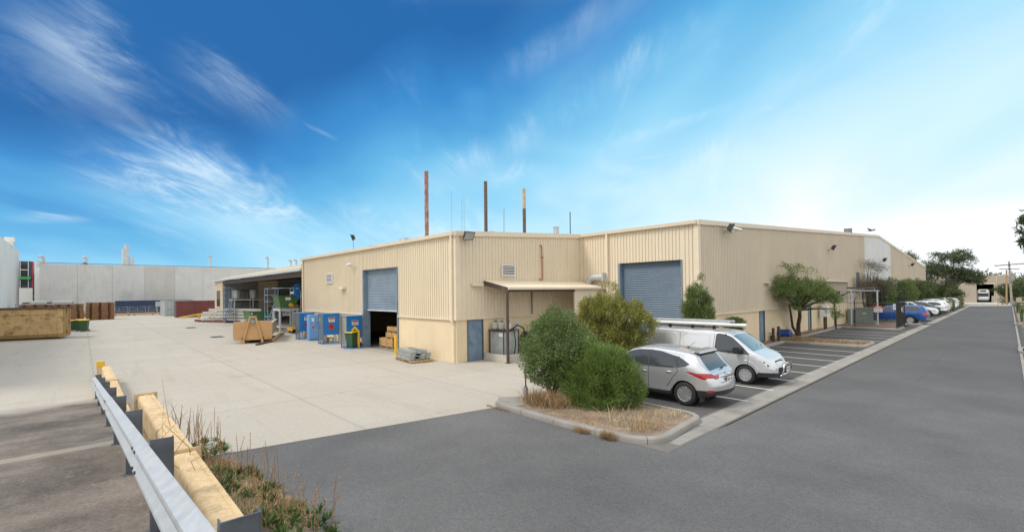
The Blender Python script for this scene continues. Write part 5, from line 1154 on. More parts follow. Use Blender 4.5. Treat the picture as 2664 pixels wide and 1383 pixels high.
t = wthing('machine_guard', 'blue eight sided machine guard above the green hopper', 'guard', (-44.6, 14.2, 3.2)); mb = MB(); mb.ext([(-.25,-.55),(.1,-.8),(.28,-.8),(.28,.55),(.0,.62),(-.28,.25)], (-44.0, 14.28, 3.85), (0,1,0), (0,0,1), (-1,0,0), .3); mb.build('cover', M['cageblue'], t, bevel=.02)
mb = MB(); mb.bx(-43.998,-43.99,14.15,14.4,3.95,4.02); mb.build('label', M['signwhite'], t); mb = MB(); mb.tube([(-44.2,14.1,3.6),(-44.3,13.8,3.55)], .12, 10); mb.build('motor', M['signwhite'], t)
mb = MB(); mb.bar((-43.9,14.6,4.15),(-43.6,15.3,4.3),.1,.1); mb.bx(-43.7,-43.2,14.75,15.3,3.7,4.05); mb.build('arm', M['palegrey'], t)
mb = MB()
for a, b in ((0,0),(.5,0),(0,.5),(.5,.5)): mb.tube([(-43.9+a,14.55+b,0),(-43.9+a,14.55+b,3.8)], .035, 6)
for i in range(7): mb.tube([(-43.9,14.55,.3+.5*i),(-43.4,15.05,.3+.5*i)], .025, 6); mb.tube([(-43.9,15.05,.3+.5*i),(-43.4,14.55,.3+.5*i)], .025, 6)
mb.build('lattice_frame', M['galv'], t)
t = wthing('guard_rail', 'thin pale handrail behind the green hopper', 'handrail', (-46, 14.4, 2.3)); mb = MB()
for x in (-46.6,-44.9): mb.tube([(x,14.5,2.26),(x,14.5,4.05)], .04, 6)
mb.tube([(-47,13,4.05),(-46.6,14.5,4.05),(-44.6,14.5,4.05)], .04, 6); mb.build('rail', M['palegrey'], t); t.name = 'handrail'
t = wthing('grey_tank', 'plain grey steel tank under the platform', 'tank', (-46, 14.6, 0)); mb = MB(); mb.bx(-48,-43.4,14.9,16.2,.3,1.75); mb.build('shell', M['greysteel'], t, bevel=.03); mb = MB(); mb.bx(-48,-43.4,14.85,16.25,.012,.29); mb.build('base', M['bund'], t)
t = wthing('pallet_truck', 'yellow hand pallet truck under the grey platform', 'trolley', (-43.6, 13.9, 0)); mb = MB(); mb.bx(-44.4,-43.2,13.6,14.5,.42,.5); mb.bx(-44.4,-43.2,13.55,13.62,.2,.5); mb.bx(-43.25,-43.15,13.6,14.5,.6,.68); mb.build('frame', M['yellow'], t); mb = MB(); mb.cyl((-43.4,13.6,.15),(-43.4,14.5,.15),.12); mb.cyl((-44.2,13.6,.15),(-44.2,14.5,.15),.12); mb.build('wheel', M['tyre'], t)
t = wthing('small_skip', 'low dark green skip behind the orange bin', 'skip', (-50.6, 12.9, 0)); mb = MB(); mb.ext([(-.8,.2),(.8,.2),(1.05,1.85),(.98,1.85),(.74,.3),(-.74,.3),(-.98,1.85),(-1.05,1.85)], (-52.0, 12.75, .0), (0,1,0), (0,0,1), (1,0,0), 2.8); mb.bx(-49.26,-49.2,11.9,13.6,.25,1.8); mb.build('body', M['greenbin'], t); mb = MB(); mb.bx(-52,-49.2,11.65,11.75,1.8,1.92); mb.bx(-49.2,-49.12,11.7,13.8,1.75,1.9); mb.build('rim', M['greenbin'], t)
sign_board('notice_board', 'red board leaning by the blue stair in the shed', (-58, 17.8, 1.9), (.97,-.25), 1.2, 1.9, 'redtop')

# ================================================================== BACK OF THE YARD
CW = wthing('concrete_warehouse', 'long grey precast concrete wall building across the back of the yard', 'building', (-121, 20, 0))
for i in range(11):
    y = -5.7+5*i; mb = MB(); mb.bx(-120.25,-120,y+.015,y+4.985,0,9.62+.012*i)
    mb.build('wall_panel', M['tiltwarm' if i == 3 else 'tilt'], CW, label='slightly browner precast panel' if i == 3 else None)
mb = MB(); mb.bx(-120.2,-120.1,-5.7,49.3,0,9.5); mb.bx(-180,-120.25,-5.7,-5.5,0,9.6); mb.bx(-180,-120.25,49.1,49.3,0,9.6); mb.build('joint_filler', M['galvdark'], CW)
mb = MB(); mb.bx(-120.28,-119.97,-5.72,49.3,9.76,9.84); mb.build('capping', M['galvdark'], CW)
mb = MB(); mb.bx(-180,-120.3,-5.6,49.2,9.3,9.4); CR = mb.build('roof', M['roofsheet'], CW)
def goose(px, yt, r=.22, X=-126):
    p = PX(px, yt, X); mb = MB(); mb.tube([(X,p.y,9.3),(X,p.y,p.z-.3),(X+.1,p.y-.1,p.z-.05),(X+.3,p.y-.35,p.z),(X+.5,p.y-.7,p.z-.1)], r, 8); mb.build('vent_pipe', M['palegrey'], CR, auto=50)
for px, yt in ((114,667),(226,669),(548,665),(697,669),(757,677),(771,676)): goose(px, yt)
p = PX(219, 684, -126); mb = MB(); mb.lathe((-126, p.y, 9.5), [(.5,0),(.7,.35),(.3,.9)], 14); mb.build('turbine_vent', M['galvdark'], CR)
for px, yt, r in ((322,647,.30),(329,635,.36),(343,668,.40)):
    p = PX(px, yt, -127); mb = MB(); mb.cyl((-127,p.y,9.3),(-127,p.y,p.z),r,None,14); mb.build('flue', M['palegrey'], CR, auto=50)
p = PX(108, 678, -127); mb = MB(); mb.bx(-128,-127,p.y-.7,p.y+.7,9.4,p.z); mb.build('plant_box', M['whitewall'], CR)
WB = wthing('white_building', 'tall off-white panelled building cut by the left edge', 'building', (-100, -9, 0))
x = -125.0; mb = MB()
while x < -30: mb.bx(x, x+2.98, -8.9, -8.6+.0, 0, 12.2); x += 3.0
mb.build('wall', M['whitewall'], WB); mb = MB(); mb.bx(-124.9,-30,-8.85,-8.66,0,12.1); mb.bx(-125,-124.8,-30,-8.9,0,12.1); mb.bx(-125,-30,-30,-8.9,11.8,11.9); WBr = mb.build('roof', M['tilt'], WB)
p = PX(25, 617, -112); mb = MB(); mb.bx(-112.5,-111.7,p.y-.45,p.y+.45,11.9,p.z); mb.bx(-112.6,-111.6,p.y-.6,p.y+.6,p.z-.8,p.z); mb.build('vent_stack', M['whitewall'], WBr)
OB = wthing('office_building', 'charcoal glazed office with a green band between two pale walls', 'building', (-152, -9, 0))
mb = MB(); mb.bx(-160,-150,-14,-8.15,4,11.6); mb.build('wall', M['darkclad'], OB); mb = MB(); mb.bx(-149.95,-149.9,-10.1,-8.95,6.2,11.3); wi = mb.build('window', M['bldgglass'], OB)
mb = MB(); mb.bx(-149.93,-149.8,-8.95,-8.85,5,11.5); mb.bx(-149.93,-149.8,-10.2,-10.1,5,11.5); mb.bx(-149.88,-149.8,-10.1,-8.95,9.6,9.75); mb.build('window_frame', M['white'], wi)
mb = MB(); mb.bx(-149.9,-149.2,-10.4,-8.5,7.55,8.1); mb.build('awning', M['greenband'], OB); mb = MB(); mb.bx(-150,-149.85,-8.3,-8.15,4,11.6); mb.build('corner_trim', M['signred'], OB)
mb = MB(); mb.bx(-160,-150,-14,-8.15,0,4); mb.bx(-150,-149,-7.9,-6.6,0,11.4); mb.bx(-149.6,-149.2,-12,-8.2,0,5.6); mb.build('lower_wall', M['whitewall'], OB)
t = wthing('wire_fence', 'low wire mesh fence at the foot of the grey wall corner', 'fence', (-118,-6,0)); mb = MB()
for i in range(6): mb.tube([(-116,-8.4+.8*i,0),(-116,-8.4+.8*i,2.4)], .04, 6)
mb.build('post', M['greysteel'], t); mb = MB()
for i in range(8): mb.tube([(-116,-8.4,.3+.3*i),(-116,-4.4,.3+.3*i)], .008, 4)
mb.build('wire', M['greysteel'], t)
g = np.random.default_rng(5); n = 2600
pts = np.stack([g.uniform(-114,-105,n), g.uniform(-8.2,1.5,n), np.zeros(n)], 1); pts[:,2] = 1.0*np.exp(-((pts[:,0]+110)/3.5)**2)*np.exp(-((pts[:,1]+5)/4)**2)
o = blades('dry_weeds', pts, .75, .05, M['straw'], None, 5, .5, .3); tag(o, 'dry weedy bank at the foot of the white building', 'weeds', kind='stuff')

for px, py, l, k in ((497,852,'small dark steel drain cover in the yard concrete, the further one',.9),(565,876,'steel drain cover in the yard concrete nearer the orange bin',.7)):
    p = G(px, py); t = wthing('drain_cover', l, 'drain', (p.x,p.y,.005), 'drain covers in the yard'); mb = MB(); mb.bx(p.x-k,p.x+k,p.y-.45,p.y+.45,.0045,.012); mb.build('frame', M['galvdark'], t); mb = MB(); mb.bx(p.x-k+.08,p.x+k-.08,p.y-.37,p.y+.37,.0125,.016); mb.build('grate', M['plastic'], t)
# ================================================================== FOREGROUND BARRIERS
YR = lambda x: .30 + .0072*(x+20.7)
t = wthing('guard_rail', 'long galvanised steel crash rail running up the dark ramp in the foreground', 'guard rail', (-11, .35, rz(-11)))
prof = [(.0,.76),(-.012,.755),(-.03,.735),(-.078,.715),(-.085,.69),(-.078,.665),(-.022,.625),(-.012,.60),(-.022,.575),(-.078,.535),(-.085,.51),(-.078,.485),(-.03,.465),(-.012,.445),(0,.44)]
def wbeam(x0, x1, dy=0, dz=0, endbend=False):
    mb = MB(); n = max(2, int((x1-x0)/.4)); vs = []
    for i in range(n+1):
        x = x0+(x1-x0)*i/n; e = .10*max(0, 1-(x-x0)/1.1)**2 if endbend else 0
        for a, b in prof: vs.append((x, YR(x)+a+dy+e, rz(x)+b+dz))
    m = len(prof); mb.add(vs, [(i*m+k, i*m+k+1, (i+1)*m+k+1, (i+1)*m+k) for i in range(n) for k in range(m-1)])
    vs2 = [(v[0], v[1]+.004, v[2]) for v in vs]; mb.add(vs2, [(i*m+k+1, i*m+k, (i+1)*m+k, (i+1)*m+k+1) for i in range(n) for k in range(m-1)])
    return mb
for i, (a, b) in enumerate(((-21.1,-15.9),(-16.2,-10.7),(-11.0,-5.0),(-5.35,-.9))): wbeam(a, b, -.005*(i % 2), 0, i == 0).build('rail', M['galv'], t, auto=50)
mb = MB()
for xj in (-16.05,-10.85,-5.2):
    for dx in (-.11, .11):
        for zz, sl in ((.705,0),(.645,0),(.53,0),(.475,0)):
            x = xj+dx; y = YR(x)-(.082 if zz in (.705,.53) else .056)-.006; mb.box((x, y, rz(x)+zz), (.055, .012, .016))
mb.build('bolts', M['plastic'], t)
for k in range(8):
    x = -20.7+2.62*k; y0 = YR(x)+.006; z0 = rz(x)-.03; z1 = rz(x)+.80; mb = MB()
    mb.bx(x-.004, x+.004, y0, y0+.165, z0, z1); mb.bx(x-.05, x-.0041, y0, y0+.007, z0, z1); mb.bx(x-.05, x-.0041, y0+.158, y0+.165, z0, z1)
    mb.bx(x+.0041, x+.007, y0+.159, y0+.1651, z0, z1); mb.bx(x+.0041, x+.007, y0, y0+.159, z1-.005, z1); mb.bx(x-.09, x+.06, y0-.03, y0+.19, z0, rz(x)+.012); mb.build('post', M['galvdark'], t, label='dull grey steel channel post of the crash rail' if k == 7 else None)
def beam(label, x0, x1, z0, z1, y0, w_, h_, joints, posts):
    t = wthing('barrier_beam', label, 'barrier', ((x0+x1)/2, y0, min(z0,z1)-h_)); zt = lambda x: z0+(z1-z0)*(x-x0)/(x1-x0)
    r = .045; sec = [(r*.3,0),(w_-r*.3,0),(w_,-r*.3),(w_,-h_),(0,-h_),(0,-r*.9),(r*.08,-r*.45)]
    sec = [(0,-h_),(w_,-h_),(w_,-.012),(w_-.006,0),(w_-.045,0),(w_-.05,-.008),(w_-.058,-.008),(w_-.063,0),(.05,0),(.03,-.006),(.012,-.022),(.003,-.045),(0,-.07)]
    mb = MB(); m = len(sec); js = [x0]+[j for j in joints if x0 < j < x1]+[x1]
    for a, b in zip(js, js[1:]):
        vs = [(x, y0+p, zt(x)+q) for x in (a+.016, b-.016) for p, q in sec]
        mb.add(vs, [(k, (k+1) % m, m+(k+1) % m, m+k) for k in range(m)] + [tuple(range(m)), tuple(range(2*m-1, m-1, -1))])
    mb.build('beam', M['beamyellow'], t, auto=35)
    for j in joints:
        mb = MB()
        for d_ in (-.015, .001): mb.bx(j+d_, j+d_+.014, y0-.045, y0+w_+.05, zt(j)-h_-.02, zt(j)+.035)
        for yy in (y0+w_*.3, y0+w_*.75): mb.cyl((j+.015,yy,zt(j)+.018), (j+.028,yy,zt(j)+.018), .012, None, 6)
        mb.build('joint_plate', M['beamyellow'], t, bevel=.004)
    for p in posts:
        mb = MB(); mb.bx(p-.07, p+.07, y0+.04, y0+w_-.04, max(-.05, rz(p)-.2), zt(p)-h_-.001); mb.build('post', M['beamyellow'], t)
beam('raised weathered cream-yellow box beam beside the crash rail, nearest the viewer', -10.35, -1.2, 1.68, 1.70, .70, .225, .33, (-10.33, -6.2), (-9.9, -6.0, -2.2))
beam('low weathered cream-yellow box beam ending at the orange capped post', -24.4, -9.7, .66, .78, .56, .27, .34, (-19.8, -15.0), (-23.5, -19, -14.5, -10.2))
t = wthing('end_post', 'short square post with an orange cap at the end of the low beam', 'post', (-25.1, .62, 0)); mb = MB(); mb.bx(-25.22,-24.98,.42,.66,0,.58); mb.build('post', M['beamyellow'], t); mb = MB(); mb.bx(-25.23,-24.97,.41,.67,.581,.80); mb.build('cap', M['yellow'], t)

# ================================================================== WEEDS
def bankhit(px, py):
    z_ = .5
    for _ in range(12): p = G(px, py, z_); z_ = .5*z_+.5*max(0, bank(p.x, p.y)) if .56 < p.y else z_
    return Vector((p.x, p.y, max(0, bank(p.x, p.y))))
rg = np.random.default_rng(11)
def bankpts(c, rx, ry, n, g=rg):
    a = g.random(n)*2*np.pi; r = np.sqrt(g.random(n)); x = c.x+rx*r*np.cos(a); y = np.maximum(.86, c.y+ry*r*np.sin(a)); return np.array([(i, j, max(-.01, bank(i, j))) for i, j in zip(x, y)])
def clump(label, px, py, rx, ry, n, seed, h=.20, stalks=0, sh=.7):
    c = bankhit(px, py); t = wthing('succulent_clump', label, 'plant', c, 'succulent clumps on the planted bank'); g = np.random.default_rng(seed)
    nr = n//14; rp = bankpts(c, rx, ry, nr, g); P = []; D = []
    for p in rp:
        k = 14; a = g.random(k)*6.283; e = .35+g.random(k)*1.1; P.append(np.repeat(p[None], k, 0) + g.normal(size=(k,3))*.012 + np.array([0,0,.02+.07*g.random()])); D.append(np.stack([np.cos(a)*np.cos(e), np.sin(a)*np.cos(e), np.sin(e)*.8], 1))
    leaf_obj('leaves', np.concatenate(P), np.concatenate(D), h, .030, M['succulent'], t, seed, 1.4, .25, .35)
    if stalks: stalk(t, bankpts(c, rx*1.0, ry*1.1, int(stalks*1.7), g), sh*1.15, seed)
    return c
def stalk(parent, pts, h, seed, name='dry_stalk'):
    g = random.Random(seed); mb = MB(); lv = []; 
    for p in pts:
        hh = h*g.uniform(.45,1.15); a = g.uniform(0,6.28); ln = g.uniform(.02,.22)*hh; q = [Vector(p)]
        if g.random() < .12: ln *= 3.2
        for i in range(1,6): f_ = i/5; q.append(Vector(p)+Vector((math.cos(a)*ln*f_**1.8, math.sin(a)*ln*f_**1.8, hh*(f_ if ln < .4*hh else f_*(1-.35*f_)))))
        mb.tube(q, [.0042,.004,.0036,.0042,.0046,.002], 4)
        for i in range(int(hh*26)):
            f_ = g.uniform(.45,1); k = f_*5; i0 = min(4, int(k)); b = q[i0].lerp(q[i0+1], k-i0); aa = g.uniform(0,6.28); s = g.uniform(.012,.028); dv = Vector((math.cos(aa), math.sin(aa), .9))*s; sd_ = Vector((-math.sin(aa), math.cos(aa), 0))*.005
            lv.append((b, b+dv*.5+sd_, b+dv, b+dv*.5-sd_))
    for l in lv: mb.add(l, [(0,1,2,3)])
    return mb.build(name, M['stalk'], parent)
clump('dark green succulent clump between the beam joint and the concrete yard', 525, 1180, .9, .42, 450, 21, .14, 17, .75)
clump('dark green succulent clump with tall dry stalks in the middle of the bank', 640, 1272, 1.05, .52, 650, 22, .14, 28, .7)
clump('dark green succulent clump at the bottom edge of the picture', 775, 1378, .75, .50, 600, 23, .14, 24, .65)
for i, (px, py, rx, ry, n, h_) in enumerate(((600,1240,1.4,.45,1500,.14),(690,1330,.7,.35,2600,.13),(720,1330,.5,.4,1600,.14),(640,1300,.9,.5,1500,.18),(560,1220,.8,.3,900,.14))):
    c = bankhit(px, py); o = blades('dry_grass', bankpts(c, rx, ry, n), h_, .010, M['straw_pale' if i in (1,3) else 'straw'], None, 40+i, 1.3, .6); tag(o, 'matted dry grass litter on the planted bank', 'dry grass', kind='stuff')
# twigs crossing the beam
t = wthing('dead_weed', 'thin dead weed stems leaning over the yellow beam', 'weed', bankhit(470, 1200)); mb = MB(); g = random.Random(4)
for k in range(7):
    b = Vector((-7.4+.35*k, .97, 1.15)); a = g.uniform(-1.2,-.3)
    mb.tube([b, b+Vector((-.12*g.random(),-.10,.35)), b+Vector((-.3+.5*g.random(),-.28*g.random()-.1,.62)), b+Vector((-.5+1.0*g.random(),-.45*g.random(),.85+.3*g.random()))], [.0045,.004,.0032,.002], 4)
mb.build('stem', M['stalk'], t)
t = wthing('dead_weed', 'dry weed stems rising behind the far joint of the raised beam', 'weed', (-9.5, 1.2, .8)); P = np.array([(-10.2+1.8*g.random(), 1.0+.5*g.random(), bank(-9.5,1.2)) for _ in range(26)]); stalk(t, P, .95, 9, 'stem')
t = wthing('dead_weed', 'pale twig hanging on the left foot of the crash rail', 'weed', (-3.9, .1, rz(-3.9))); mb = MB()
for k in range(6): b = Vector((-3.9+.12*k, .14, rz(-3.8))); mb.tube([b, b+Vector((-.1-.1*k,-.06,.14)), b+Vector((-.35-.05*k,-.16+.03*k,.2))], [.004,.003,.0015], 4)
mb.build('stem', M['stalk'], t)
# grass on the kerb island
g2 = np.random.default_rng(31)
def patch(cx, cy, rx, ry, n, h_, mat, z_=.105, wd=.010, lean=.9, seed=1, label='dry straw coloured grass on the kerb island', curve=.5):
    a = g2.random(n)*6.283; r = g2.random(n)**.6; x = cx+rx*r*np.cos(a); y = cy+ry*r*np.sin(a); o = blades('dry_grass', np.stack([x, y, np.full(n, z_)], 1), h_, wd, M[mat], None, seed, lean, curve); return tag(o, label, 'dry grass', kind='stuff')
patch(-6.3, 10.4, .75, 1.05, 600, .10, 'straw', seed=51, lean=1.9); patch(-6.7, 10.2, .9, .8, 200, .34, 'straw_pale', seed=52, lean=.6); patch(-7.6, 9.6, 1.1, .4, 500, .08, 'straw', seed=53, lean=2.2); patch(-8.3, 10.2, 1.7, 1.0, 700, .08, 'straw', seed=54, lean=2.2); patch(-6.4, 11.4, .7, .4, 160, .2, 'straw_pale', seed=55); patch(-6.0, 10.0, .35, .5, 260, .16, 'straw', seed=59)
patch(-7.1, 8.83, .22, .09, 260, .16, 'straw', .01, seed=56); patch(-6.35, 8.86, .2, .08, 320, .22, 'straw', .01, seed=57); patch(-10.2, 8.9, .6, .06, 240, .08, 'straw', .008, seed=58)
t = wthing('dry_bush', 'orange brown dead grass tussock at the foot of the two green bushes', 'dead bush', (-9.35, 10.0, .1)); P = np.concatenate([np.stack([-9.35+.75*g2.normal(size=1900)*.45, 10.0+.5*g2.normal(size=1900)*.45, np.full(1900,.1)], 1)]); blades('blades', P, .46, .010, M['straw'], t, 61, .9, .7)
for i in range(3): patch(-9.6, 33.7+.7*i, .9, .5, 900, .22, 'straw', .1, .02, 1.0, 70+i, 'dry grass on the strip island between the bays')
patch(-7.6, 34.3, 1.9, .7, 1900, .18, 'straw', .1, .02, 1.0, 75, 'dry grass on the strip island between the bays'); patch(-10.45, 40, .25, 6, 1200, .2, 'straw', .1, .02, 1.0, 76, 'dry grass along the foot of the side wall'); patch(-10.35, 28, .3, 4, 900, .12, 'straw', .1, .015, 1.0, 77, 'dry grass along the foot of the side wall')
t = wthing('gate_stop', 'small grey steel gate post with a rusty stub on the corner of the kerb island', 'post', (-10.3, 9.75, .11)); gp = G(1368, 1040, .11); mb = MB(); mb.bx(gp.x-.055, gp.x+.055, gp.y-.05, gp.y+.05, .113, .50); mb.bx(gp.x+.056, gp.x+.075, gp.y-.03, gp.y+.03, .113, .46); mb.bx(gp.x-.1, gp.x+.1, gp.y-.08, gp.y+.08, .1125, .125); mb.build('housing', M['greysteel'], t, bevel=.006)
mb = MB(); mb.tube([(gp.x,gp.y,.50),(gp.x,gp.y,.98),(gp.x-.01,gp.y-.01,1.02),(gp.x-.03,gp.y-.01,1.05)], .022, 8); mb.lathe((gp.x,gp.y,.5),[(.04,0),(.04,.05),(.025,.07)],10); mb.build('stub_pipe', M['brownpipe'], t, smooth=True)

# ================================================================== BUSHES AND TREES NEAR
sheet('soil_bed', [(-11.75,12.4),(-10.55,12.4),(-10.55,22.4),(-11.75,22.4)], .06, M['soil'])
kerb('kerb', [(-10.6,22.3),(-10.5,12.5)], ht=.12, gap=1.6)
shrub('round_bush', 'tall rounded grey-green bush, left of the three on the kerb island', 'bush', (-9.9,10.8,.1), [(-9.726, 10.869, 1.776, 0.997, 0.9, 1.037), (-10.053, 10.664, 1.344, 0.777, 0.695, 0.768), (-9.275, 11.195, 1.536, 0.94, 0.777, 0.816), (-9.93, 10.541, 0.912, 0.588, 0.491, 0.48), (-9.113, 11.236, 1.104, 0.736, 0.654, 0.768), (-9.726, 10.827, 2.304, 0.613, 0.613, 0.528)], 52000, .085, .022, M['leaf_grey'], 101, 9, -.75, .55, .55, .25, .9, ls=2.6)
shrub('low_bush', 'low spreading bright green bush beside the silver hatchback', 'bush', (-8.3,11.1,.1), [(-8.322, 11.114, 1.058, 0.989, 0.86, 0.782), (-7.763, 11.329, 0.782, 0.817, 0.731, 0.69), (-8.795, 10.942, 0.736, 0.817, 0.645, 0.598), (-8.193, 10.77, 0.506, 0.989, 0.688, 0.46), (-7.419, 11.415, 0.46, 0.43, 0.43, 0.414), (-7.978, 11.243, 1.38, 0.602, 0.602, 0.46)], 62000, .10, .014, M['leaf_bright'], 102, 9, -.85, .5, .8, .55, .6, ls=2.4)
shrub('feathery_bush', 'olive yellow feathery bush in front of the large roller door', 'bush', (-11.2,15.7,.06), [(-11.261, 15.626, 2.35, 1.0, 0.87, 1.0), (-10.565, 16.235, 2.35, 0.783, 0.783, 0.8), (-11.696, 15.452, 1.9, 0.827, 0.696, 0.8), (-11.0, 15.887, 1.4, 0.87, 0.783, 0.9), (-10.478, 16.235, 1.4, 0.696, 0.696, 0.7), (-11.13, 15.8, 3.15, 0.479, 0.435, 0.6), (-10.13, 16.757, 2.0, 0.479, 0.522, 0.5), (-11.783, 15.278, 2.6, 0.435, 0.435, 0.55)], 60000, .13, .022, M['leaf_olive'], 103, 12, -.55, .4, .7, .55, .7, ls=2.2)
shrub('upright_bush', 'upright mid green bush at the front corner of the side wall', 'bush', (-10.25,21.7,.06), [(-10.2,21.6,1.7,.74,.74,1.1),(-10.2,21.7,2.6,.66,.66,.9),(-10.1,21.7,3.4,.34,.34,.75),(-10.5,21.4,2.5,.4,.4,.8),(-9.85,21.9,2.4,.4,.4,.9),(-10.45,21.5,3.15,.2,.2,.6)], 26000, .10, .024, M['leaf_mid'], 104, 10, -.45, .35, .5, .6, .8, ls=2.8)
shrub('ball_bush', 'small clipped dark bush behind the van, against the cream wall', 'bush', (-10.3,26.3,.1), [(-10.28,26.3,1.5,.45,.6,.42)], 5000, .09, .03, M['leaf_mid'], 105, 4, -1, .5, ls=2.5)
shrub('small_tree', 'small leaning tree with a forked dark trunk before the cream side wall', 'tree', (-10.2,37.3,.1),
      [(-9.898, 33.776, 4.05, 0.828, 1.38, 0.95), (-9.576, 35.524, 4.05, 0.92, 1.288, 0.95), (-9.024, 37.18, 3.35, 1.012, 1.288, 0.9), (-9.944, 33.04, 3.1, 0.736, 1.196, 0.7), (-9.3, 36.352, 2.9, 0.92, 1.472, 0.7), (-8.564, 38.284, 2.6, 0.736, 1.104, 0.75), (-8.288, 38.928, 1.9, 0.552, 0.828, 0.55), (-9.76, 34.696, 3.3, 0.828, 1.288, 0.7), (-9.392, 34.328, 2.4, 0.46, 0.736, 0.4)],
      60000, .13, .034, M['leaf_mid'], 106, 16, -.02, .3, .5, .2, .9, ls=1.5, trunk=([(-10.2,37.3,0),(-10.2,37.1,.5),(-10.1,36.8,1.0),(-9.95,36.6,1.5),(-9.85,36.2,2.0)],[.17,.14,.13,.12,.10]))
mb = MB(); mb.tube([(-10.22,37.2,.1),(-10.35,36.4,.8),(-10.2,35.6,1.6),(-10.1,34.9,2.4)], [.10,.085,.07,.05], 8); tr_ = [o for o in col.objects if o.name.startswith('small_tree')][0]; mb.build('second_trunk', M['bark'], tr_, smooth=True)
for px, py, pt, l in ((2012,889,853,'left of two'),(2026,887,849,'right of two')):
    p = G(px, py, .08); k = 3.4-(3.4-.08)*0; h_ = .08+(py-pt)*(3.32/(py-753.5)); t = wthing('timber_post', 'dark timber post in the garden bed before the blue drum, '+l, 'post', (p.x,p.y,.08), 'timber posts by the blue drum'); mb = MB(); mb.bx(p.x-.07,p.x+.07,p.y-.07,p.y+.07,.05,h_); mb.build('post', M['timberpost'], t, bevel=.01); mb = MB(); mb.bx(p.x-.06,p.x+.06,p.y-.06,p.y+.06,h_+.001,h_+.012); mb.build('end_grain', M['bark'], t)
p = G(2038, 880, .1); t = wthing('plastic_drum', 'blue plastic drum lying at the foot of the small tree', 'drum', (p.x,p.y,.1)); mb = MB(); mb.lathe((p.x-.45,p.y,.42), [(.22,0),(.30,.03),(.31,.3),(.325,.33),(.31,.36),(.31,.6),(.325,.63),(.30,.9),(.22,.93)], 18, 'x'); mb.build('shell', M['barrel'], t, auto=50); mb = MB(); mb.cyl((p.x+.48,p.y+.12,.5),(p.x+.51,p.y+.12,.5),.05); mb.build('bung', M['hose'], t)
p = G(1996, 884, .1); t = wthing('wall_valve', 'small black valve box by the blue side door', 'valve', (XR+.05, 33.0, .1)); mb = MB(); mb.box((XR+.2,33.0,.28),(.22,.22,.32)); mb.tube([(XR+.2,33,.44),(XR+.2,33,.55),(XR,33,.55)],.04,8); mb.build('body', M['hose'], t)
p = G(2134, 865, .1); q0 = -10.25
t = wthing('meter_cabinet', 'white electrical cabinet on two brown posts by the second side door', 'cabinet', (q0,44.6,.1)); mb = MB(); mb.bx(q0-.3,q0+.18,44.2,45.0,1.15,2.05); mb.build('box', M['signwhite'], t, bevel=.02); mb = MB(); mb.bx(q0+.182,q0+.2,44.26,44.94,1.2,2.0); mb.build('door', M['white'], t)
for y in (44.3, 44.85): mb = MB(); mb.bx(q0-.1,q0+.0,y,y+.1,.05,1.149); mb.build('post', M['timberpost'], t)
for y in (43.6,): t2 = wthing('timber_post', 'single dark timber post right of the white cabinet', 'post', (-9.9,46.2,.1)); mb = MB(); mb.bx(-9.95,-9.85,46.1,46.2,.05,1.45); mb.build('post', M['timberpost'], t2)

# ================================================================== TRANSFORMER ENCLOSURE
t = wthing('transformer_kiosk', 'grey green electrical kiosk inside the black wire fence', 'kiosk', (-9.4,54.2,.12)); mb = MB(); mb.bx(-9.95,-8.6,53.7,55.1,.2,1.55); mb.build('body', M['kiosk'], t, bevel=.02)
mb = MB(); mb.bx(-10.65,-9.98,53.95,55.0,.2,1.46); mb.build('side_cabinet', M['kiosk'], t, bevel=.02); mb = MB(); mb.bx(-10.0,-8.55,53.62,55.15,1.555,1.61); mb.build('lid', M['kiosk'], t, bevel=.015); mb = MB(); mb.bx(-10.7,-8.5,53.6,55.2,.1,.199); mb.build('plinth', M['kerb'], t)
mb = MB(); mb.bx(-9.4,-9.12,53.685,53.695,1.05,1.14); mb.build('name_plate', M['signwhite'], t)
mb = MB()
for i in range(3): mb.bx(-8.595,-8.45,53.8,54.3,.5+.25*i,.68+.25*i)
mb.build('cable_box', M['plastic'], t)
t = wthing('cable_gantry', 'grey steel pipe gantry with a cable tray over the kiosk', 'gantry', (-9.2,52.6,.12)); GP = [(-9.92,51.9),(-8.2,53.2),(-10.4,54.9)]
for x, y in GP: mb = MB(); mb.cyl((x,y,.12),(x,y,3.2),.06); mb.bx(x-.12,x+.12,y-.12,y+.12,.121,.14); mb.build('post', M['palegrey'], t, auto=40)
a = Vector((-10.2,51.7,3.22)); b = Vector((-8.05,53.3,3.22)); mb = MB(); mb.bar(a,b,.06,.09); mb.bar(a+Vector((0,0,.24)), b+Vector((-.25,-.2,.24)),.06,.06); mb.bar((-9.92,51.9,3.2),(-10.4,54.9,3.2),.05,.07)
for f_ in (.12,.5,.85): mb.bar(a.lerp(b,f_), a.lerp(b,f_)+Vector((0,0,.24)),.04,.04)
mb.build('cable_tray', M['galv'], t)
mb = MB(); e = b+Vector((0,0,.22)); q = [a+Vector((0,0,.29)), b+Vector((-.35,-.27,.29)), b+Vector((-.1,-.08,.24)), b+Vector((.05,.04,.05)), b+Vector((.06,.05,-1.2))]; mb.tube(q,.05,8); mb.tube([v_+Vector((.06,-.08,-.02)) for v_ in q],.03,6); mb.build('conduit', M['plastic'], t, smooth=True)
mb = MB()
for k in range(3): s_ = Vector((XR+.1,49.9+.1*k,2.95-.06*k)); e_ = Vector((-10.1,51.8,3.1+.05*k)); mb.tube([s_, s_.lerp(e_,.33)+Vector((0,0,-.16-.05*k)), s_.lerp(e_,.7)+Vector((0,0,-.12-.03*k)), e_, Vector((-9.4,52.4,3.12+.04*k))],.028,6)
mb.build('cable', M['hose'], t, smooth=True); mb = MB(); mb.bx(XR+.05,XR+.35,49.5,50.2,2.75,3.2); mb.build('junction_box', M['plastic'], t)
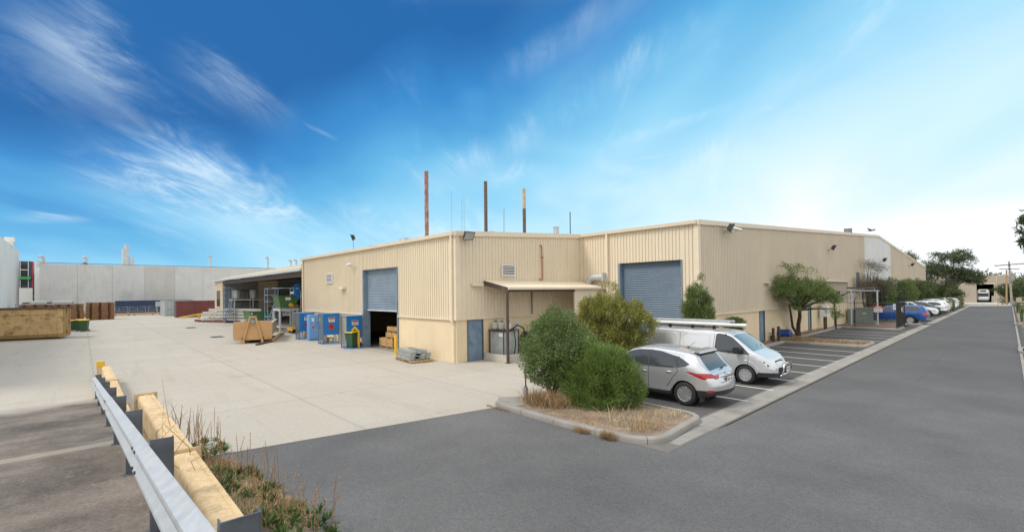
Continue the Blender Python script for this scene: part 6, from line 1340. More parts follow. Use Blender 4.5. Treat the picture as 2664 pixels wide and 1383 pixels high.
sign_board('danger_sign', 'white sign with a red band on the right post of the pipe gantry', (-8.13,53.02,1.55), (.25,-1), .62, .55, 'redtop')
sign_board('notice_board', 'plain white notice on the black fence left of the blue utility', (-6.9,53.5,1.75), (.3,-1), .45, .5, 'lines')
t = wthing('wire_fence', 'black chain wire fence around the kiosk with a gate at its road side', 'fence', (-8.3,49.2,.1)); FP = [(-10.7,49.55),(-9.2,49.3),(-6.3,48.85),(-6.27,50.2),(-6.26,51.4),(-6.25,52.6)]
for x, y in FP: mb = MB(); mb.cyl((x,y,.05),(x,y,2.45),.04,None,8); mb.tube([(x,y,2.45),(x+.18,y-.12,2.7)],.025,6); mb.build('post', M['plastic'], t, auto=40)
mb = MB()
for (xa,ya),(xb_,yb) in zip(FP,FP[1:]):
    for zz in (.2,2.2): mb.tube([(xa,ya,zz),(xb_,yb,zz)],.022,6)
    for k in range(2): mb.tube([(xa+.09*(k+1),ya-.06*(k+1),2.45+.12*(k+1)),(xb_+.09*(k+1),yb-.06*(k+1),2.45+.12*(k+1))],.006,4)
mb.build('rail', M['plastic'], t)
mb = MB()
for (xa,ya),(xb_,yb) in zip(FP,FP[1:]):
    L_ = math.hypot(xb_-xa,yb-ya); n = int(L_/(.09 if xa > -6.4 else .16))
    for i in range(n):
        f_ = i/n; x, y = xa+(xb_-xa)*f_, ya+(yb-ya)*f_; dx, dy = (xb_-xa)/L_, (yb-ya)/L_
        if xa > -6.4: mb.tube([(x,y,.2),(x,y,2.2)],.010,3,False)
        else: mb.tube([(x,y,.2),(x,y,2.2)],.004,3,False)
    for i in range(14): mb.tube([(xa,ya,.3+.14*i),(xb_,yb,.3+.14*i)],.003,3,False)
mb.build('chain_wire', M['plastic'], t)
mb = MB(); mb.bx(-6.20,-6.18,51.0,51.6,1.3,1.9); mb.build('lock_plate', M['galvdark'], t); mb = MB(); mb.bx(-6.19,-6.17,50.5,50.8,1.45,1.8); mb.build('notice', M['signwhite'], t)
# ================================================================== CARS
def sm(tbl, w_=.05):
    xs, ys = np.array([p[0] for p in tbl], float), np.array([p[1] for p in tbl], float)
    q = np.linspace(xs[0], xs[-1], 800); v_ = np.interp(q, xs, ys); k = max(1, int(w_/(q[1]-q[0])))
    if k > 1:
        ker = np.hanning(2*k+3)[1:-1]; ker /= ker.sum(); pad = len(ker)//2
        vp = np.concatenate([2*v_[0]-v_[1:pad+1][::-1], v_, 2*v_[-1]-v_[-pad-1:-1][::-1]]); v_ = np.convolve(vp, ker, 'valid')
    return lambda x: float(np.interp(x, q, v_))
def inpoly(x, y, P):
    c = False; n = len(P)
    for i in range(n):
        x1, y1 = P[i]; x2, y2 = P[i-1]
        if (y1 > y) != (y2 > y) and x < (x2-x1)*(y-y1)/(y2-y1)+x1: c = not c
    return c
def make_car(name, label, cat, S, paint, loc, rzv, detail=True, group=None, extra=None):
    """body shell lofted from a side silhouette; x runs from the tail (0) to the nose (L)"""
    L_ = S['L']; top, belt, wid, bot = sm(S['top'], S.get('sm', .05)), sm(S['belt'], .1), sm(S['wid'], .08), sm(S['bot'], .05)
    inset = S['inset']; hg = S['hg']; curve = S.get('curve', lambda z_: 0); curvef = S.get('curvef', lambda z_: 0)
    dx = .024 if detail else .07; xs = list(np.arange(0, L_+.001, L_/round(L_/dx)))
    nL, nG, nR = (34, 20, 16) if detail else (11, 7, 7)
    whl = S['wheels']; Ra = S['arch']; zc_ = S['wr']
    def section(x):
        tt = top(x); b = bot(x); W = wid(x); bl = min(belt(x), tt-.06); rc = min(.10, (tt-bl)*.45); out = []
        for j in range(nL+1):
            s = j/nL; z_ = b+(bl-b)*s; y = W*(1 - .20*max(0,.42-s)**2 - S.get('shoulder', .10)*max(0,s-.62)**2*2.2); out.append((y, z_))
        yb = out[-1][0]; H = tt-rc-bl
        for j in range(1, nG+1):
            s = j/nG; out.append((yb - inset*min(1.15, H/hg)*s**1.12, bl+H*s))
        yr = out[-1][0]
        for j in range(1, nR+1):
            a = math.pi/2*j/nR; out.append((yr*max(0, math.cos(a))**.75, tt-rc+rc*math.sin(a)**.85))
        return out
    def deform(x, y, z_):
        e = S.get('erange', .5); r = 0
        if x < e: r = (1-x/e)*(curve(z_))
        if x > L_-e: r = -(1-(L_-x)/e)*(curvef(z_))
        return (x-L_/2+r, y, z_)
    def side_y(x, z_):
        s = section(x)
        for (y0, z0), (y1, z1) in zip(s[:nL+nG], s[1:nL+nG+1]):
            if z0 <= z_ <= z1+1e-6: return y0+(y1-y0)*(z_-z0)/max(1e-6, z1-z0)
        return s[nL+nG][0]
    m = nL+nG+nR+1; V = []; raw = []
    for x in xs:
        for (y, z_) in section(x):
            xx = x
            V.append((xx, y, z_))
    V = np.array(V).reshape(len(xs), m, 3)
    # pull grid points near the wheel arches onto the arch circle
    for xw in whl:
        d_ = np.hypot(V[:,:,0]-xw, V[:,:,2]-zc_); msk = (np.abs(d_-Ra) < dx*.62) & (np.arange(m)[None,:] <= nL)
        for i, j in zip(*np.where(msk)):
            k = Ra/d_[i,j]; V[i,j,0] = xw+(V[i,j,0]-xw)*k; V[i,j,2] = zc_+(V[i,j,2]-zc_)*k; V[i,j,1] = side_y(min(L_, max(0, V[i,j,0])), V[i,j,2])
    # pull the nearest grid points onto the outlines of windows and lamps so that their edges run clean
    if detail:
        for PG in S.get('snap', []):
            E = [(np.array(PG[i-1], float), np.array(PG[i], float)) for i in range(len(PG))]
            lo = np.min(np.array(PG), 0)-.05; hi = np.max(np.array(PG), 0)+.05
            for i in range(1, len(xs)-1):
                for j in range(1, nL+nG):
                    q = V[i,j,[0,2]]
                    if not (lo[0] < q[0] < hi[0] and lo[1] < q[1] < hi[1]): continue
                    bd = 9
                    for a, b in E:
                        ab = b-a; f_ = min(1, max(0, float((q-a)@ab/(ab@ab+1e-9)))); c = a+ab*f_; dd_ = float(np.hypot(*(q-c)))
                        if dd_ < bd: bd, bc = dd_, c
                    if bd < dx*.55: V[i,j,0] = bc[0]; V[i,j,2] = bc[1]; V[i,j,1] = side_y(bc[0], bc[1])
    P = []; F = []; key = []
    def addv(p): P.append(deform(*p)); return len(P)-1
    idx = {}
    def gv(i, j, s):
        if j == m-1: s = 1
        k = (i, j, s)
        if k not in idx: idx[k] = addv((V[i,j,0], V[i,j,1]*s, V[i,j,2]))
        return idx[k]
    rules = S['rules']
    def classify(x, y, z_, reg, side):
        for nm, mk, fn, lr in rules:
            if fn(x, abs(y), z_, reg): return (nm, mk, side if lr else 0)
        return ('body', None, 0)
    for s in (1, -1):
        for i in range(len(xs)-1):
            for j in range(m-1):
                c = (V[i,j]+V[i+1,j]+V[i,j+1]+V[i+1,j+1])/4
                if j < nL and any(math.hypot(c[0]-xw, c[2]-zc_) < Ra for xw in whl): continue
                reg = 'side' if j < nL+nG+1 else 'crown'
                q = [gv(i,j,s), gv(i+1,j,s), gv(i+1,j+1,s), gv(i,j+1,s)]
                if j+1 == m-1: q = [q[0], q[1], q[2], q[3]]
                F.append(q if s < 0 else q[::-1]); key.append(classify(c[0], c[1], c[2], reg, s))
    nc = 14 if detail else 8
    for end, i, reg in ((0, 0, 'rear'), (1, len(xs)-1, 'front')):
        rows = []
        for j in range(m-1):
            r = []
            for k in range(nc+1):
                f_ = 1-2*k/nc; y = V[i,j,1]*f_
                if k in (0, nc): r.append(gv(i, j, 1 if k == 0 else -1))
                else: bulge = S.get('bulge', .06)*(1-f_*f_); r.append(addv((V[i,j,0]+(-bulge if end == 0 else bulge), y, V[i,j,2])))
            rows.append(r)
        tp = gv(i, m-1, 1)
        for j in range(m-2):
            for k in range(nc):
                q = [rows[j][k], rows[j][k+1], rows[j+1][k+1], rows[j+1][k]]; ym = sum(P[a][1] for a in q)/4; zm = sum(P[a][2] for a in q)/4
                F.append(q if end == 0 else q[::-1]); key.append(classify(0 if end == 0 else L_, ym, zm, reg, 1 if ym > 0 else -1))
    P = np.array(P)
    # run the outlines between parts smooth
    ed = {}
    for q, k in zip(F, key):
        for a in range(4):
            e = (min(q[a], q[a-1]), max(q[a], q[a-1]))
            if e[0] != e[1]: ed.setdefault(e, []).append(k)
    nb = {}
    for (a, b), ks in ed.items():
        if len(set(ks)) > 1 or len(ks) == 1: nb.setdefault(a, set()).add(b); nb.setdefault(b, set()).add(a)
    mv = [(v_, *n_) for v_, n_ in nb.items() if len(n_) == 2]
    if mv:
        mv = np.array(mv)
        for _ in range(6): P[mv[:,0]] = .5*P[mv[:,0]] + .25*(P[mv[:,1]]+P[mv[:,2]])
    # smooth normals over the whole shell, kept when it is split into parts
    nrm = np.zeros_like(P)
    for q in F:
        a, b, c, d_ = P[q[0]], P[q[1]], P[q[2]], P[q[3]]; n_ = np.cross(c-a, d_-b)
        for v_ in q: nrm[v_] += n_
    ln = np.linalg.norm(nrm, axis=1); ln[ln < 1e-9] = 1; nrm /= ln[:,None]
    t = thing(name, label, cat, loc, rzv, group)
    parts = {}
    for q, k in zip(F, key): parts.setdefault(k, []).append(q)
    made = {}
    for k, fs in sorted(parts.items(), key=lambda a: (a[0][0], a[0][2])):
        us = sorted({v_ for q in fs for v_ in q}); mp = {v_: i for i, v_ in enumerate(us)}
        me = bpy.data.meshes.new(k[0]); me.from_pydata([tuple(P[v_]) for v_ in us], [], [tuple(dict.fromkeys(mp[v_] for v_ in q)) for q in fs]); me.shade_smooth()
        me.normals_split_custom_set_from_vertices([tuple(nrm[v_]) for v_ in us])
        me.materials.append(M[k[1]] if k[1] else paint); o = bpy.data.objects.new(k[0], me); col.objects.link(o); o.parent = t; OFF[o.name] = Vector((0,0,0)); made[k[0]] = o
    # underside and arch wells
    mb = MB(); ys_ = S['W']*.5-.16
    mb.bx(-L_/2+.25, L_/2-.25, -ys_, ys_, bot(L_/2)+.02, bot(L_/2)+.06); mb.build('underbody', M['plastic'], t)
    for xw in whl:
        for s in (1,-1):
            mb = MB(); n = 14; y1 = side_y(xw, zc_+Ra*.98)-.012; y0 = y1-.34; vs = []
            for i in range(n+1):
                a = math.pi*(-.06+1.12*i/n); vs += [(xw-L_/2+Ra*math.cos(a), s*y1, zc_+Ra*math.sin(a)), (xw-L_/2+Ra*math.cos(a), s*y0, zc_+Ra*math.sin(a))]
            mb.add(vs, [(2*i,2*i+1,2*i+3,2*i+2) for i in range(n)]); mb.add([(xw-L_/2+Ra*1.02*math.cos(math.pi*2*i/20), s*y0, zc_+Ra*1.02*math.sin(math.pi*2*i/20)) for i in range(20)], [tuple(range(20))]); mb.build('wheel_arch', M['plastic'], t)
            wheel(t, xw-L_/2, s*(side_y(xw, zc_+Ra*.98)-.015), zc_, S['wr'], S.get('tw', .22), s, S.get('rim', 'alloy'), detail)
    # shut lines and handles
    def surf_line(pts, r=.0065, nm='panel_gap', mk='plastic', off=.003):
        for s in (1,-1):
            mb = MB(); q = []
            for (xa, za), (xb_, zb) in zip(pts, pts[1:]):
                n = max(2, int(math.hypot(xb_-xa, zb-za)/.08))
                for i in range(n): x = xa+(xb_-xa)*i/n; z_ = za+(zb-za)*i/n; q.append(deform(x, s*(side_y(x, z_)+off), z_))
            x, z_ = pts[-1]; q.append(deform(x, s*(side_y(x, z_)+off), z_)); mb.tube(q, r, 5); mb.build(nm, M[mk], t, smooth=True)
    for pts in S.get('gaps', []): surf_line(pts)
    for pts in S.get('trims', []): surf_line(pts, .010, 'window_trim', 'plastic', .004)
    for x, z_ in S.get('handles', []):
        for s in (1,-1):
            y = side_y(x, z_); mb = MB(); mb.tube([(x-.10-L_/2, s*(y+.0), z_), (x-.08-L_/2, s*(y+.03), z_), (x+.08-L_/2, s*(y+.03), z_), (x+.10-L_/2, s*(y+.0), z_)], .014, 8); o = mb.build('door_handle', paint if S.get('hmat') is None else M[S['hmat']], t, smooth=True)
    if extra: extra(t, L_, side_y, deform, paint)
    return t
WM = {}
def wheel(parent, x, y, z_, r, w_, s, kind, detail):
    k = (round(r,3), round(w_,3), s, kind)
    if k in WM and True:
        for src in WM[k][:1]:
            o = src.copy(); col.objects.link(o); o.parent = parent; o.location = (x, y, z_)
            for ch in src.children: c = ch.copy(); col.objects.link(c); c.parent = o
        return
    ri = r*.66; mb = MB(); n = 40 if detail else 24     # lathe about y, outer face at y=0 growing inwards
    mb.lathe((0,0,0), [(ri,-.012*s),(ri*1.02,0),(r*.90,.004*s),(r*.965,-.012*s),(r,-.04*s),(r,-(w_-.04)*s),(r*.96,-(w_-.01)*s),(ri,-w_*s)], n, 'y'); o = mb.build('wheel', M['tyre'], None, auto=50); o.parent = parent; o.location = (x, y, z_)
    mb = MB(); mb.lathe((0,0,0), [(ri*1.0,-.010*s),(ri*.985,.001*s),(ri*.93,-.004*s),(ri*.90,-.03*s),(ri*.88,-.12*s)], n, 'y')
    rm = MB()
    if kind == 'alloy':
        for i in range(5):
            for da in (-.13,.13):
                a = 2*math.pi*i/5+da+.3; a2 = 2*math.pi*i/5+da*1.9+.3
                p0 = Vector((math.cos(a)*ri*.16, -.022*s, math.sin(a)*ri*.16)); p1 = Vector((math.cos(a2)*ri*.92, -.008*s, math.sin(a2)*ri*.92)); rm.bar(p0, p1, .024, .030)
        rm.lathe((0,-.03*s,0), [(.07,0),(.065,.016*s),(.03,.022*s)], 16, 'y')
    else:
        rm.lathe((0,0,0), [(ri*.9,-.03*s),(ri*.75,-.012*s),(ri*.60,-.018*s),(ri*.5,-.05*s),(ri*.30,-.04*s),(ri*.28,-.015*s),(ri*.1,-.008*s)], n, 'y')
    back = MB(); back.lathe((0,0,0), [(ri*.885,-.045*s),(ri*.3,-.05*s),(.02,-.05*s)], n, 'y')
    mm = M['rim'] if kind == 'alloy' else M['steelrim']
    mb.add(rm.v, rm.f); r1 = mb.build('rim', mm, o, auto=40); r2 = back.build('brake_disc', M['plastic'], o) if kind == 'alloy' else None
    if kind != 'alloy':
        h_ = MB()
        for i in range(12): a = 2*math.pi*i/12; h_.lathe((math.cos(a)*ri*.74, -.012*s, math.sin(a)*ri*.74), [(.017,0),(.017,.004*s)], 8, 'y')
        for i in range(6): a = 2*math.pi*i/6; h_.lathe((math.cos(a)*ri*.40, -.045*s, math.sin(a)*ri*.40), [(.014,0),(.014,.012*s)], 8, 'y')
        h_.build('rim_hole', M['plastic'], o)
    WM[k] = [o]
ALLP = []
def poly(P): ALLP.append(P); return lambda x, z_: inpoly(x, z_, P)
# ---- silver hatchback (SUV body)
fw = poly([(3.42,1.06),(2.72,1.47),(2.50,1.525),(2.12,1.54),(2.06,1.07)])
rw = poly([(2.00,1.07),(2.05,1.54),(1.65,1.52),(1.22,1.43),(1.10,1.13),(1.25,1.09)])
qw = poly([(1.16,1.42),(.96,1.36),(.70,1.22),(.80,1.165),(1.04,1.125)])
fd = poly([(3.30,.37),(3.45,.6),(3.42,1.05),(2.03,1.06),(2.03,.37)]); rd = poly([(2.03,.37),(2.03,1.06),(1.12,1.10),(1.06,.95),(1.3,.75),(1.42,.5),(1.5,.37)])
tl = poly([(.86,1.02),(.50,.99),(.0,1.0),(-.1,.99),(-.1,.84),(.0,.82),(.30,.82),(.55,.90)])
SUV = dict(L=4.41, W=1.82, top=[(0,.96),(.05,1.03),(.14,1.09),(.30,1.24),(.50,1.45),(.60,1.53),(.72,1.56),(1.3,1.615),(1.9,1.645),(2.4,1.625),(2.75,1.54),(3.2,1.29),(3.5,1.12),(3.62,1.075),(3.95,1.02),(4.2,.94),(4.34,.84),(4.41,.70)],
  belt=[(0,.93),(.5,1.10),(.8,1.14),(1.3,1.09),(2,1.065),(3.3,1.04),(3.7,.98),(4.2,.84),(4.41,.65)], wid=[(0,.66),(.06,.76),(.2,.85),(.45,.895),(.9,.91),(3.4,.91),(3.9,.89),(4.2,.80),(4.35,.68),(4.41,.58)],
  bot=[(0,.36),(.3,.32),(.6,.27),(3.8,.27),(4.1,.25),(4.41,.30)], inset=.20, hg=.5, wheels=(.86,3.50), arch=.395, wr=.345, tw=.225, bulge=.10, erange=.55,
  curve=lambda z_: .10*max(0,.62-z_)*0 + (.09*max(0,(z_-.62)/.4)**1.2 if z_ > .62 else .05*max(0,(.5-z_)/.2)), curvef=lambda z_: .10*max(0,(z_-.7)/.3),
  rules=[('rear_window','glass',lambda x,y,z_,r: (r=='crown' and .12<x<.555 and y<.655-.10*(z_-1.05)/.45) or (r == 'rear' and z_>1.035 and y < .6),False),
    ('windscreen','glass_clear',lambda x,y,z_,r: r=='crown' and 2.80<x<3.52 and y<.66,False),
    ('tail_lamp','redlamp',lambda x,y,z_,r: (r=='side' and tl(x,z_) and not (x<.2 and z_<.865)) or (r=='rear' and .84<z_<1.0 and y>.40+(1.0-z_)*.6),True),
    ('indicator_lamp','clearlamp',lambda x,y,z_,r: (r=='side' and tl(x,z_)),True),
    ('fog_lamp','redlamp',lambda x,y,z_,r: r=='side' and .02<x<.22 and .455<z_<.535,True),
    ('headlamp','clearlamp',lambda x,y,z_,r: r in('side','crown') and 3.75<x<4.32 and .68<z_<.9 and y>.5,True),
    ('front_window','glass',lambda x,y,z_,r: r=='side' and fw(x,z_),True),('rear_side_window','glass',lambda x,y,z_,r: r=='side' and rw(x,z_),True),('quarter_window','glass',lambda x,y,z_,r: r=='side' and qw(x,z_),True),
    ('pillar_trim','plastic',lambda x,y,z_,r: r=='side' and 1.95<x<2.14 and 1.075<z_<1.535,True),('pillar_trim','plastic',lambda x,y,z_,r: r=='side' and 1.04<x<1.24 and 1.12<z_<1.42 and not qw(x,z_),True),
    ('lower_cladding','plastic',lambda x,y,z_,r: (r=='side' and (z_<.365 or (x<.8 and z_<.50) or any(math.hypot(x-w_,z_-.345)<.445 for w_ in (.86,3.50)) and z_<.47)) or (r=='rear' and z_<.50) or (r=='front' and z_<.46),False),
    ('grille','plastic',lambda x,y,z_,r: r=='front' and .50<z_<.66 and y<.45,False),
    ('front_door',None,lambda x,y,z_,r: r=='side' and fd(x,z_),True),('rear_door',None,lambda x,y,z_,r: r=='side' and rd(x,z_),True),('tailgate',None,lambda x,y,z_,r: r=='rear' and .58<z_<1.04 and y<.56,False),('bonnet',None,lambda x,y,z_,r: r=='crown' and x>3.55,False)],
  snap=list(ALLP[-6:-3])+[ALLP[-1]],
  gaps=[[(2.03,.38),(2.035,1.06)],[(1.10,1.10),(1.06,.98),(1.22,.80),(1.34,.60),(1.42,.50)],[(3.36,.40),(3.45,.7),(3.42,1.0)]], trims=[[(3.45,1.045),(2.05,1.055),(1.22,1.085),(.80,1.165)]], handles=[(2.18,.90),(1.34,.955)])
def logo(mb, c, ax, ay, an, s):
    """oval ring with a slanted H"""
    c, ax, ay, an = Vector(c), Vector(ax), Vector(ay), Vector(an)
    mb.tube([c+ax*(s*math.cos(a))+ay*(s*.55*math.sin(a))+an*.006 for a in [2*math.pi*i/24 for i in range(25)]], s*.09, 5)
    for sx in (-1,1): mb.bar(c+ax*(sx*.42*s-.13*s)-ay*(.42*s)+an*.006, c+ax*(sx*.42*s+.16*s)+ay*(.42*s)+an*.006, s*.18, .008)
    mb.bar(c-ax*(.38*s)-ay*(.03*s)+an*.006, c+ax*(.38*s)+ay*(.05*s)+an*.006, s*.15, .008)
def plate_mb(t, c, ax, ay, an, w_, h_):
    c, ax, ay, an = Vector(c), Vector(ax), Vector(ay), Vector(an)
    def q(x0,x1,y0,y1,d0,d1): return [c+ax*x+ay*y+an*d_ for d_ in (d0,d1) for x,y in ((x0,y0),(x1,y0),(x1,y1),(x0,y1))]
    B = [(0,3,2,1),(4,5,6,7),(0,1,5,4),(1,2,6,5),(2,3,7,6),(3,0,4,7)]
    mb = MB(); mb.add(q(-w_/2,w_/2,-h_/2,h_/2,0,.008), B); p = mb.build('number_plate', M['signwhite'], t)
    mb = MB()
    for i in range(6):
        if i == 3: continue
        x = -w_*.36+i*w_*.145; mb.add(q(x-w_*.045,x+w_*.035,-h_*.26,h_*.26,.0085,.011), B)
    mb.build('plate_marks', M['galvdark'], p)
def suv_extra(t, L_, side_y, deform, paint):
    mb = MB(); mb.add([(-1.68,-.60,1.555),(-1.68,.60,1.555),(-1.58,.66,1.585),(-1.58,-.66,1.585),(-1.38,-.62,1.60),(-1.38,.62,1.60),(-1.69,-.58,1.53),(-1.69,.58,1.53),(-1.45,-.6,1.53),(-1.45,.6,1.53)], [(0,1,2,3),(3,2,5,4),(0,6,7,1),(6,8,9,7),(1,7,9,5,2),(0,3,4,8,6)]); mb.build('spoiler', paint, t)
    mb = MB(); mb.bx(-1.70,-1.50,-.585,.585,1.49,1.528); mb.build('spoiler_underside', M['plastic'], t)
    mb = MB(); b = Vector((-1.55+.55,0,1.60)); mb.lathe((-1.05,0,1.605), [(.035,0),(.03,.025),(.012,.035)], 12); mb.tube([(-1.05,0,1.63),(-1.28,0,1.80)], .006, 6); mb.build('aerial', M['plastic'], t)
    mb = MB(); logo(mb, (-L_/2-.035,0,.965), (0,-1,0), (0,0,1), (-1,0,0), .075); mb.build('badge', M['chrome'], t)
    plate_mb(t, (-L_/2-.098,0,.80), (0,-1,0), (0,0,1), (-1,0,0), .38, .125)
    mb = MB(); mb.bx(-L_/2-.102,-L_/2-.05,-.32,.32,.885,.905); mb.build('tailgate_strip', M['galvdark'], t)
    mb = MB(); mb.bx(-L_/2-.085,-L_/2-.07,.30,.45,.735,.755); mb.build('model_badge', M['chrome'], t)
    mb = MB(); mb.tube([(-2.06,-.02,1.10),(-2.07,-.18,1.13),(-2.03,-.34,1.15)], .012, 6); mb.tube([(-2.05,.0,1.08),(-2.07,-.05,1.10)], .028, 6); mb.build('rear_wiper', M['plastic'], t)
    for s in (1,-1):
        y = side_y(.78,.86); mb = MB(); mb.tube([(.78-L_/2+.095*math.cos(a), s*(side_y(.78+.095*math.cos(a),.84+.095*math.sin(a))+.0005), .84+.095*math.sin(a)) for a in [2*math.pi*i/20 for i in range(21)]], .0035, 4)
        if s > 0: mb.build('fuel_flap', M['greysteel'], t)
        mb = MB(); y = side_y(3.25,1.08); mb.ext([(-.10,-.06),(.12,-.05),(.13,.05),(.0,.09),(-.10,.07)], (3.30-L_/2, s*(y+.03), 1.12), (1,0,0), (0,0,1), (0,s,0), .17); mb.build('mirror', paint, t, bevel=.02)
        mb = MB(); mb.bx(.38-L_/2,.42-L_/2, s*(.86-.25), s*.86,.16,.40); mb.build('mud_flap', M['plastic'], t)
    mb = MB(); mb.bx(-1.75,-.1,-.42,-.41,1.60,1.605) if False else None
make_car('silver_hatchback', 'silver five door hatchback parked nose to the building beside the kerb island', 'car', SUV, M['silver'], (-7.93, 13.93, .012), math.pi, extra=suv_extra)

# ---- silver van
vw = poly([(3.62,1.08),(3.20,1.12),(3.13,1.22),(3.16,1.70),(3.22,1.75),(3.50,1.74),(3.75,1.62),(4.10,1.32),(4.35,1.10),(4.36,1.07)])
vd = poly([(4.32,.36),(4.32,1.07),(3.06,1.10),(3.06,.36)])
hl = poly([(4.55,.98),(4.78,.96),(4.98,.80),(5.1,.62),(4.95,.60),(4.75,.74)])
VP0, VP2 = ALLP[-3], ALLP[-1]
VAN = dict(L=5.12, W=1.92, top=[(0,1.30),(.04,1.62),(.12,1.79),(.28,1.86),(.7,1.89),(3.0,1.89),(3.45,1.84),(3.68,1.78),(3.95,1.60),(4.30,1.31),(4.47,1.19),(4.60,1.14),(4.85,1.03),(5.02,.90),(5.09,.78),(5.12,.66)],
  belt=[(0,1.05),(3,1.08),(4.3,1.05),(4.6,1.0),(4.9,.86),(5.12,.58)], wid=[(0,.84),(.06,.90),(.3,.95),(.8,.96),(4.2,.96),(4.6,.94),(4.85,.86),(5.02,.74),(5.12,.62)], bot=[(0,.34),(.6,.30),(4.4,.30),(4.7,.28),(5.12,.30)],
  inset=.15, hg=.7, wheels=(1.08,4.22), arch=.385, wr=.335, tw=.215, rim='steel', bulge=.09, erange=.4, curve=lambda z_: 0, curvef=lambda z_: .05*max(0,(z_-.6)/.3), shoulder=.06, sm=.06,
  rules=[('windscreen','glass_clear',lambda x,y,z_,r: r=='crown' and 3.76<x<4.46 and y<.74,False),('front_window','glass',lambda x,y,z_,r: r=='side' and vw(x,z_),True),('rear_window','glass',lambda x,y,z_,r: r=='rear' and 1.0<z_<1.28 and y<.6,False),
    ('tail_lamp','redlamp',lambda x,y,z_,r: (r=='side' and x<.16 and .98<z_<1.30),True),
    ('headlamp','clearlamp',lambda x,y,z_,r: (r in('side','crown') and hl(x,z_) and y>.40) or (r=='front' and .60<z_<.7 and y>.42),True),
    ('grille','plastic',lambda x,y,z_,r: (r=='crown' and x>4.98 and y<.40 and z_<.90 and int(z_/.045)%2==0) or (r=='front' and .44<z_<.63 and y<.42),False),
    ('front_bumper','plastic',lambda x,y,z_,r: (r in('side','crown') and x>4.62 and z_<.46) or (r=='front' and z_<.44),False),
    ('sill_trim','plastic',lambda x,y,z_,r: r=='side' and z_<.335,False),
    ('front_door',None,lambda x,y,z_,r: r=='side' and vd(x,z_),True),('bonnet',None,lambda x,y,z_,r: r=='crown' and x>4.55,False)],
  snap=[VP0, VP2],
  gaps=[[(3.06,.36),(3.06,1.15),(3.09,1.72)],[(4.30,.68),(4.34,.85),(4.33,1.06)],[(1.72,.5),(1.72,1.72)]], trims=[[(4.36,1.07),(3.62,1.07),(3.20,1.11),(3.13,1.22),(3.16,1.70),(3.22,1.75),(3.50,1.745),(3.75,1.63),(4.12,1.32),(4.36,1.07)]], handles=[(3.22,.96)], hmat='plastic')
def van_extra(t, L_, side_y, deform, paint):
    for s in (1,-1):
        # pressed panels
        for P in ([(.42,1.68),(1.45,1.70),(1.58,1.62),(1.60,1.22),(.62,1.18),(.40,1.42),(.36,1.60),(.42,1.68)],[(1.90,1.70),(2.86,1.70),(2.92,1.64),(2.92,1.16),(2.16,1.14),(1.86,1.45),(1.84,1.62),(1.90,1.70)]):
            mb = MB(); mb.tube([(x-L_/2, s*(side_y(x,z_)+.001), z_) for x,z_ in densify(P,8)], .014, 6); mb.build('pressed_panel', paint, t, smooth=True)
        mb = MB(); mb.tube([(x-L_/2, s*(side_y(x,1.11)+.001), 1.11) for x in np.linspace(.5,1.66,8)], .014, 6); mb.build('door_track', M['plastic'], t)
        P = [(4.22+.47*math.cos(a), .335+.52*math.sin(a)) for a in [math.pi*(.10+.86*i/20) for i in range(21)]]
        mb = MB(); mb.tube([(x-L_/2, s*(side_y(min(x,5.0),z_)-.012), z_) for x,z_ in P], .02, 6); mb.build('wheel_flare', paint, t, smooth=True)
        y = side_y(4.1,1.1); mb = MB(); mb.ext([(-.11,-.10),(.09,-.10),(.12,.0),(.10,.12),(-.10,.13),(-.13,.02)], (4.00-L_/2, s*(y+.06), 1.20), (1,0,0), (0,0,1), (0,s,0), .20); mb.bx(3.98-L_/2,4.06-L_/2,s*(y-.02),s*(y+.07),1.09,1.15); mb.build('mirror', M['plastic'], t, bevel=.02)
        mb = MB(); mb.bx(3.72-L_/2,3.77-L_/2, s*.62, s*.92,.14,.42); mb.build('mud_flap', M['plastic'], t)
    mb = MB()
    for x in (.35,1.25,2.2,3.05): mb.bx(x-L_/2-.025,x-L_/2+.025,-.86,.86,2.015,2.045); mb.bx(x-L_/2-.05,x-L_/2+.05,-.80,-.72,1.90,2.014); mb.bx(x-L_/2-.05,x-L_/2+.05,.72,.80,1.90,2.014)
    for y in (-.80,.80): mb.bx(.2-L_/2,3.25-L_/2,y-.02,y+.02,1.975,2.012)
    mb.build('roof_rack', M['plastic'], t)
    mb = MB()
    for s in (1,-1): mb.tube([(L_/2+.02,s*.40,.30),(L_/2+.16,s*.40,.36),(L_/2+.20,s*.40,.62),(L_/2+.20,s*.36,.74),(L_/2+.20,s*.28,.78)], .032, 10)
    mb.tube([(L_/2+.20,-.29,.78),(L_/2+.20,.29,.78)], .032, 10); mb.tube([(L_/2+.17,-.40,.40),(L_/2+.17,.40,.40)], .028, 10); mb.build('bull_bar', M['chrome'], t, smooth=True)
    plate_mb(t, (L_/2+.225,0,.58), (0,1,0), (0,0,1), (1,0,0), .37, .13)
    mb = MB(); logo(mb, (L_/2+.05,0,.77), (0,1,0), (-.25,0,.97), (1,0,.2), .085); mb.build('badge', M['chrome'], t)
    mb = MB()
    for dy in (-.35,.10): mb.tube([(1.93+.0,dy,1.155),(1.80,dy+.22,1.26),(1.70,dy+.42,1.34)], .011, 5)
    mb.build('wiper', M['plastic'], t)
    mb = MB()
    for s in (1,-1):
        for x, z_, r in ((4.93,.72,.05),(4.82,.83,.045)): y = side_y(x,z_); mb.lathe((x-L_/2, s*(y-.02), z_), [(r,0),(r*.9,.02*s),(r*.3,.026*s)], 12, 'y')
    mb.build('lamp_bowl', M['chrome'], t, auto=40)
VX = -8.20
make_car('silver_van', 'silver panel van with pipes and a ladder on its roof rack', 'van', VAN, M['vansilver'], (VX, 18.48, .012), 0, extra=van_extra)
vx0 = VX-2.56
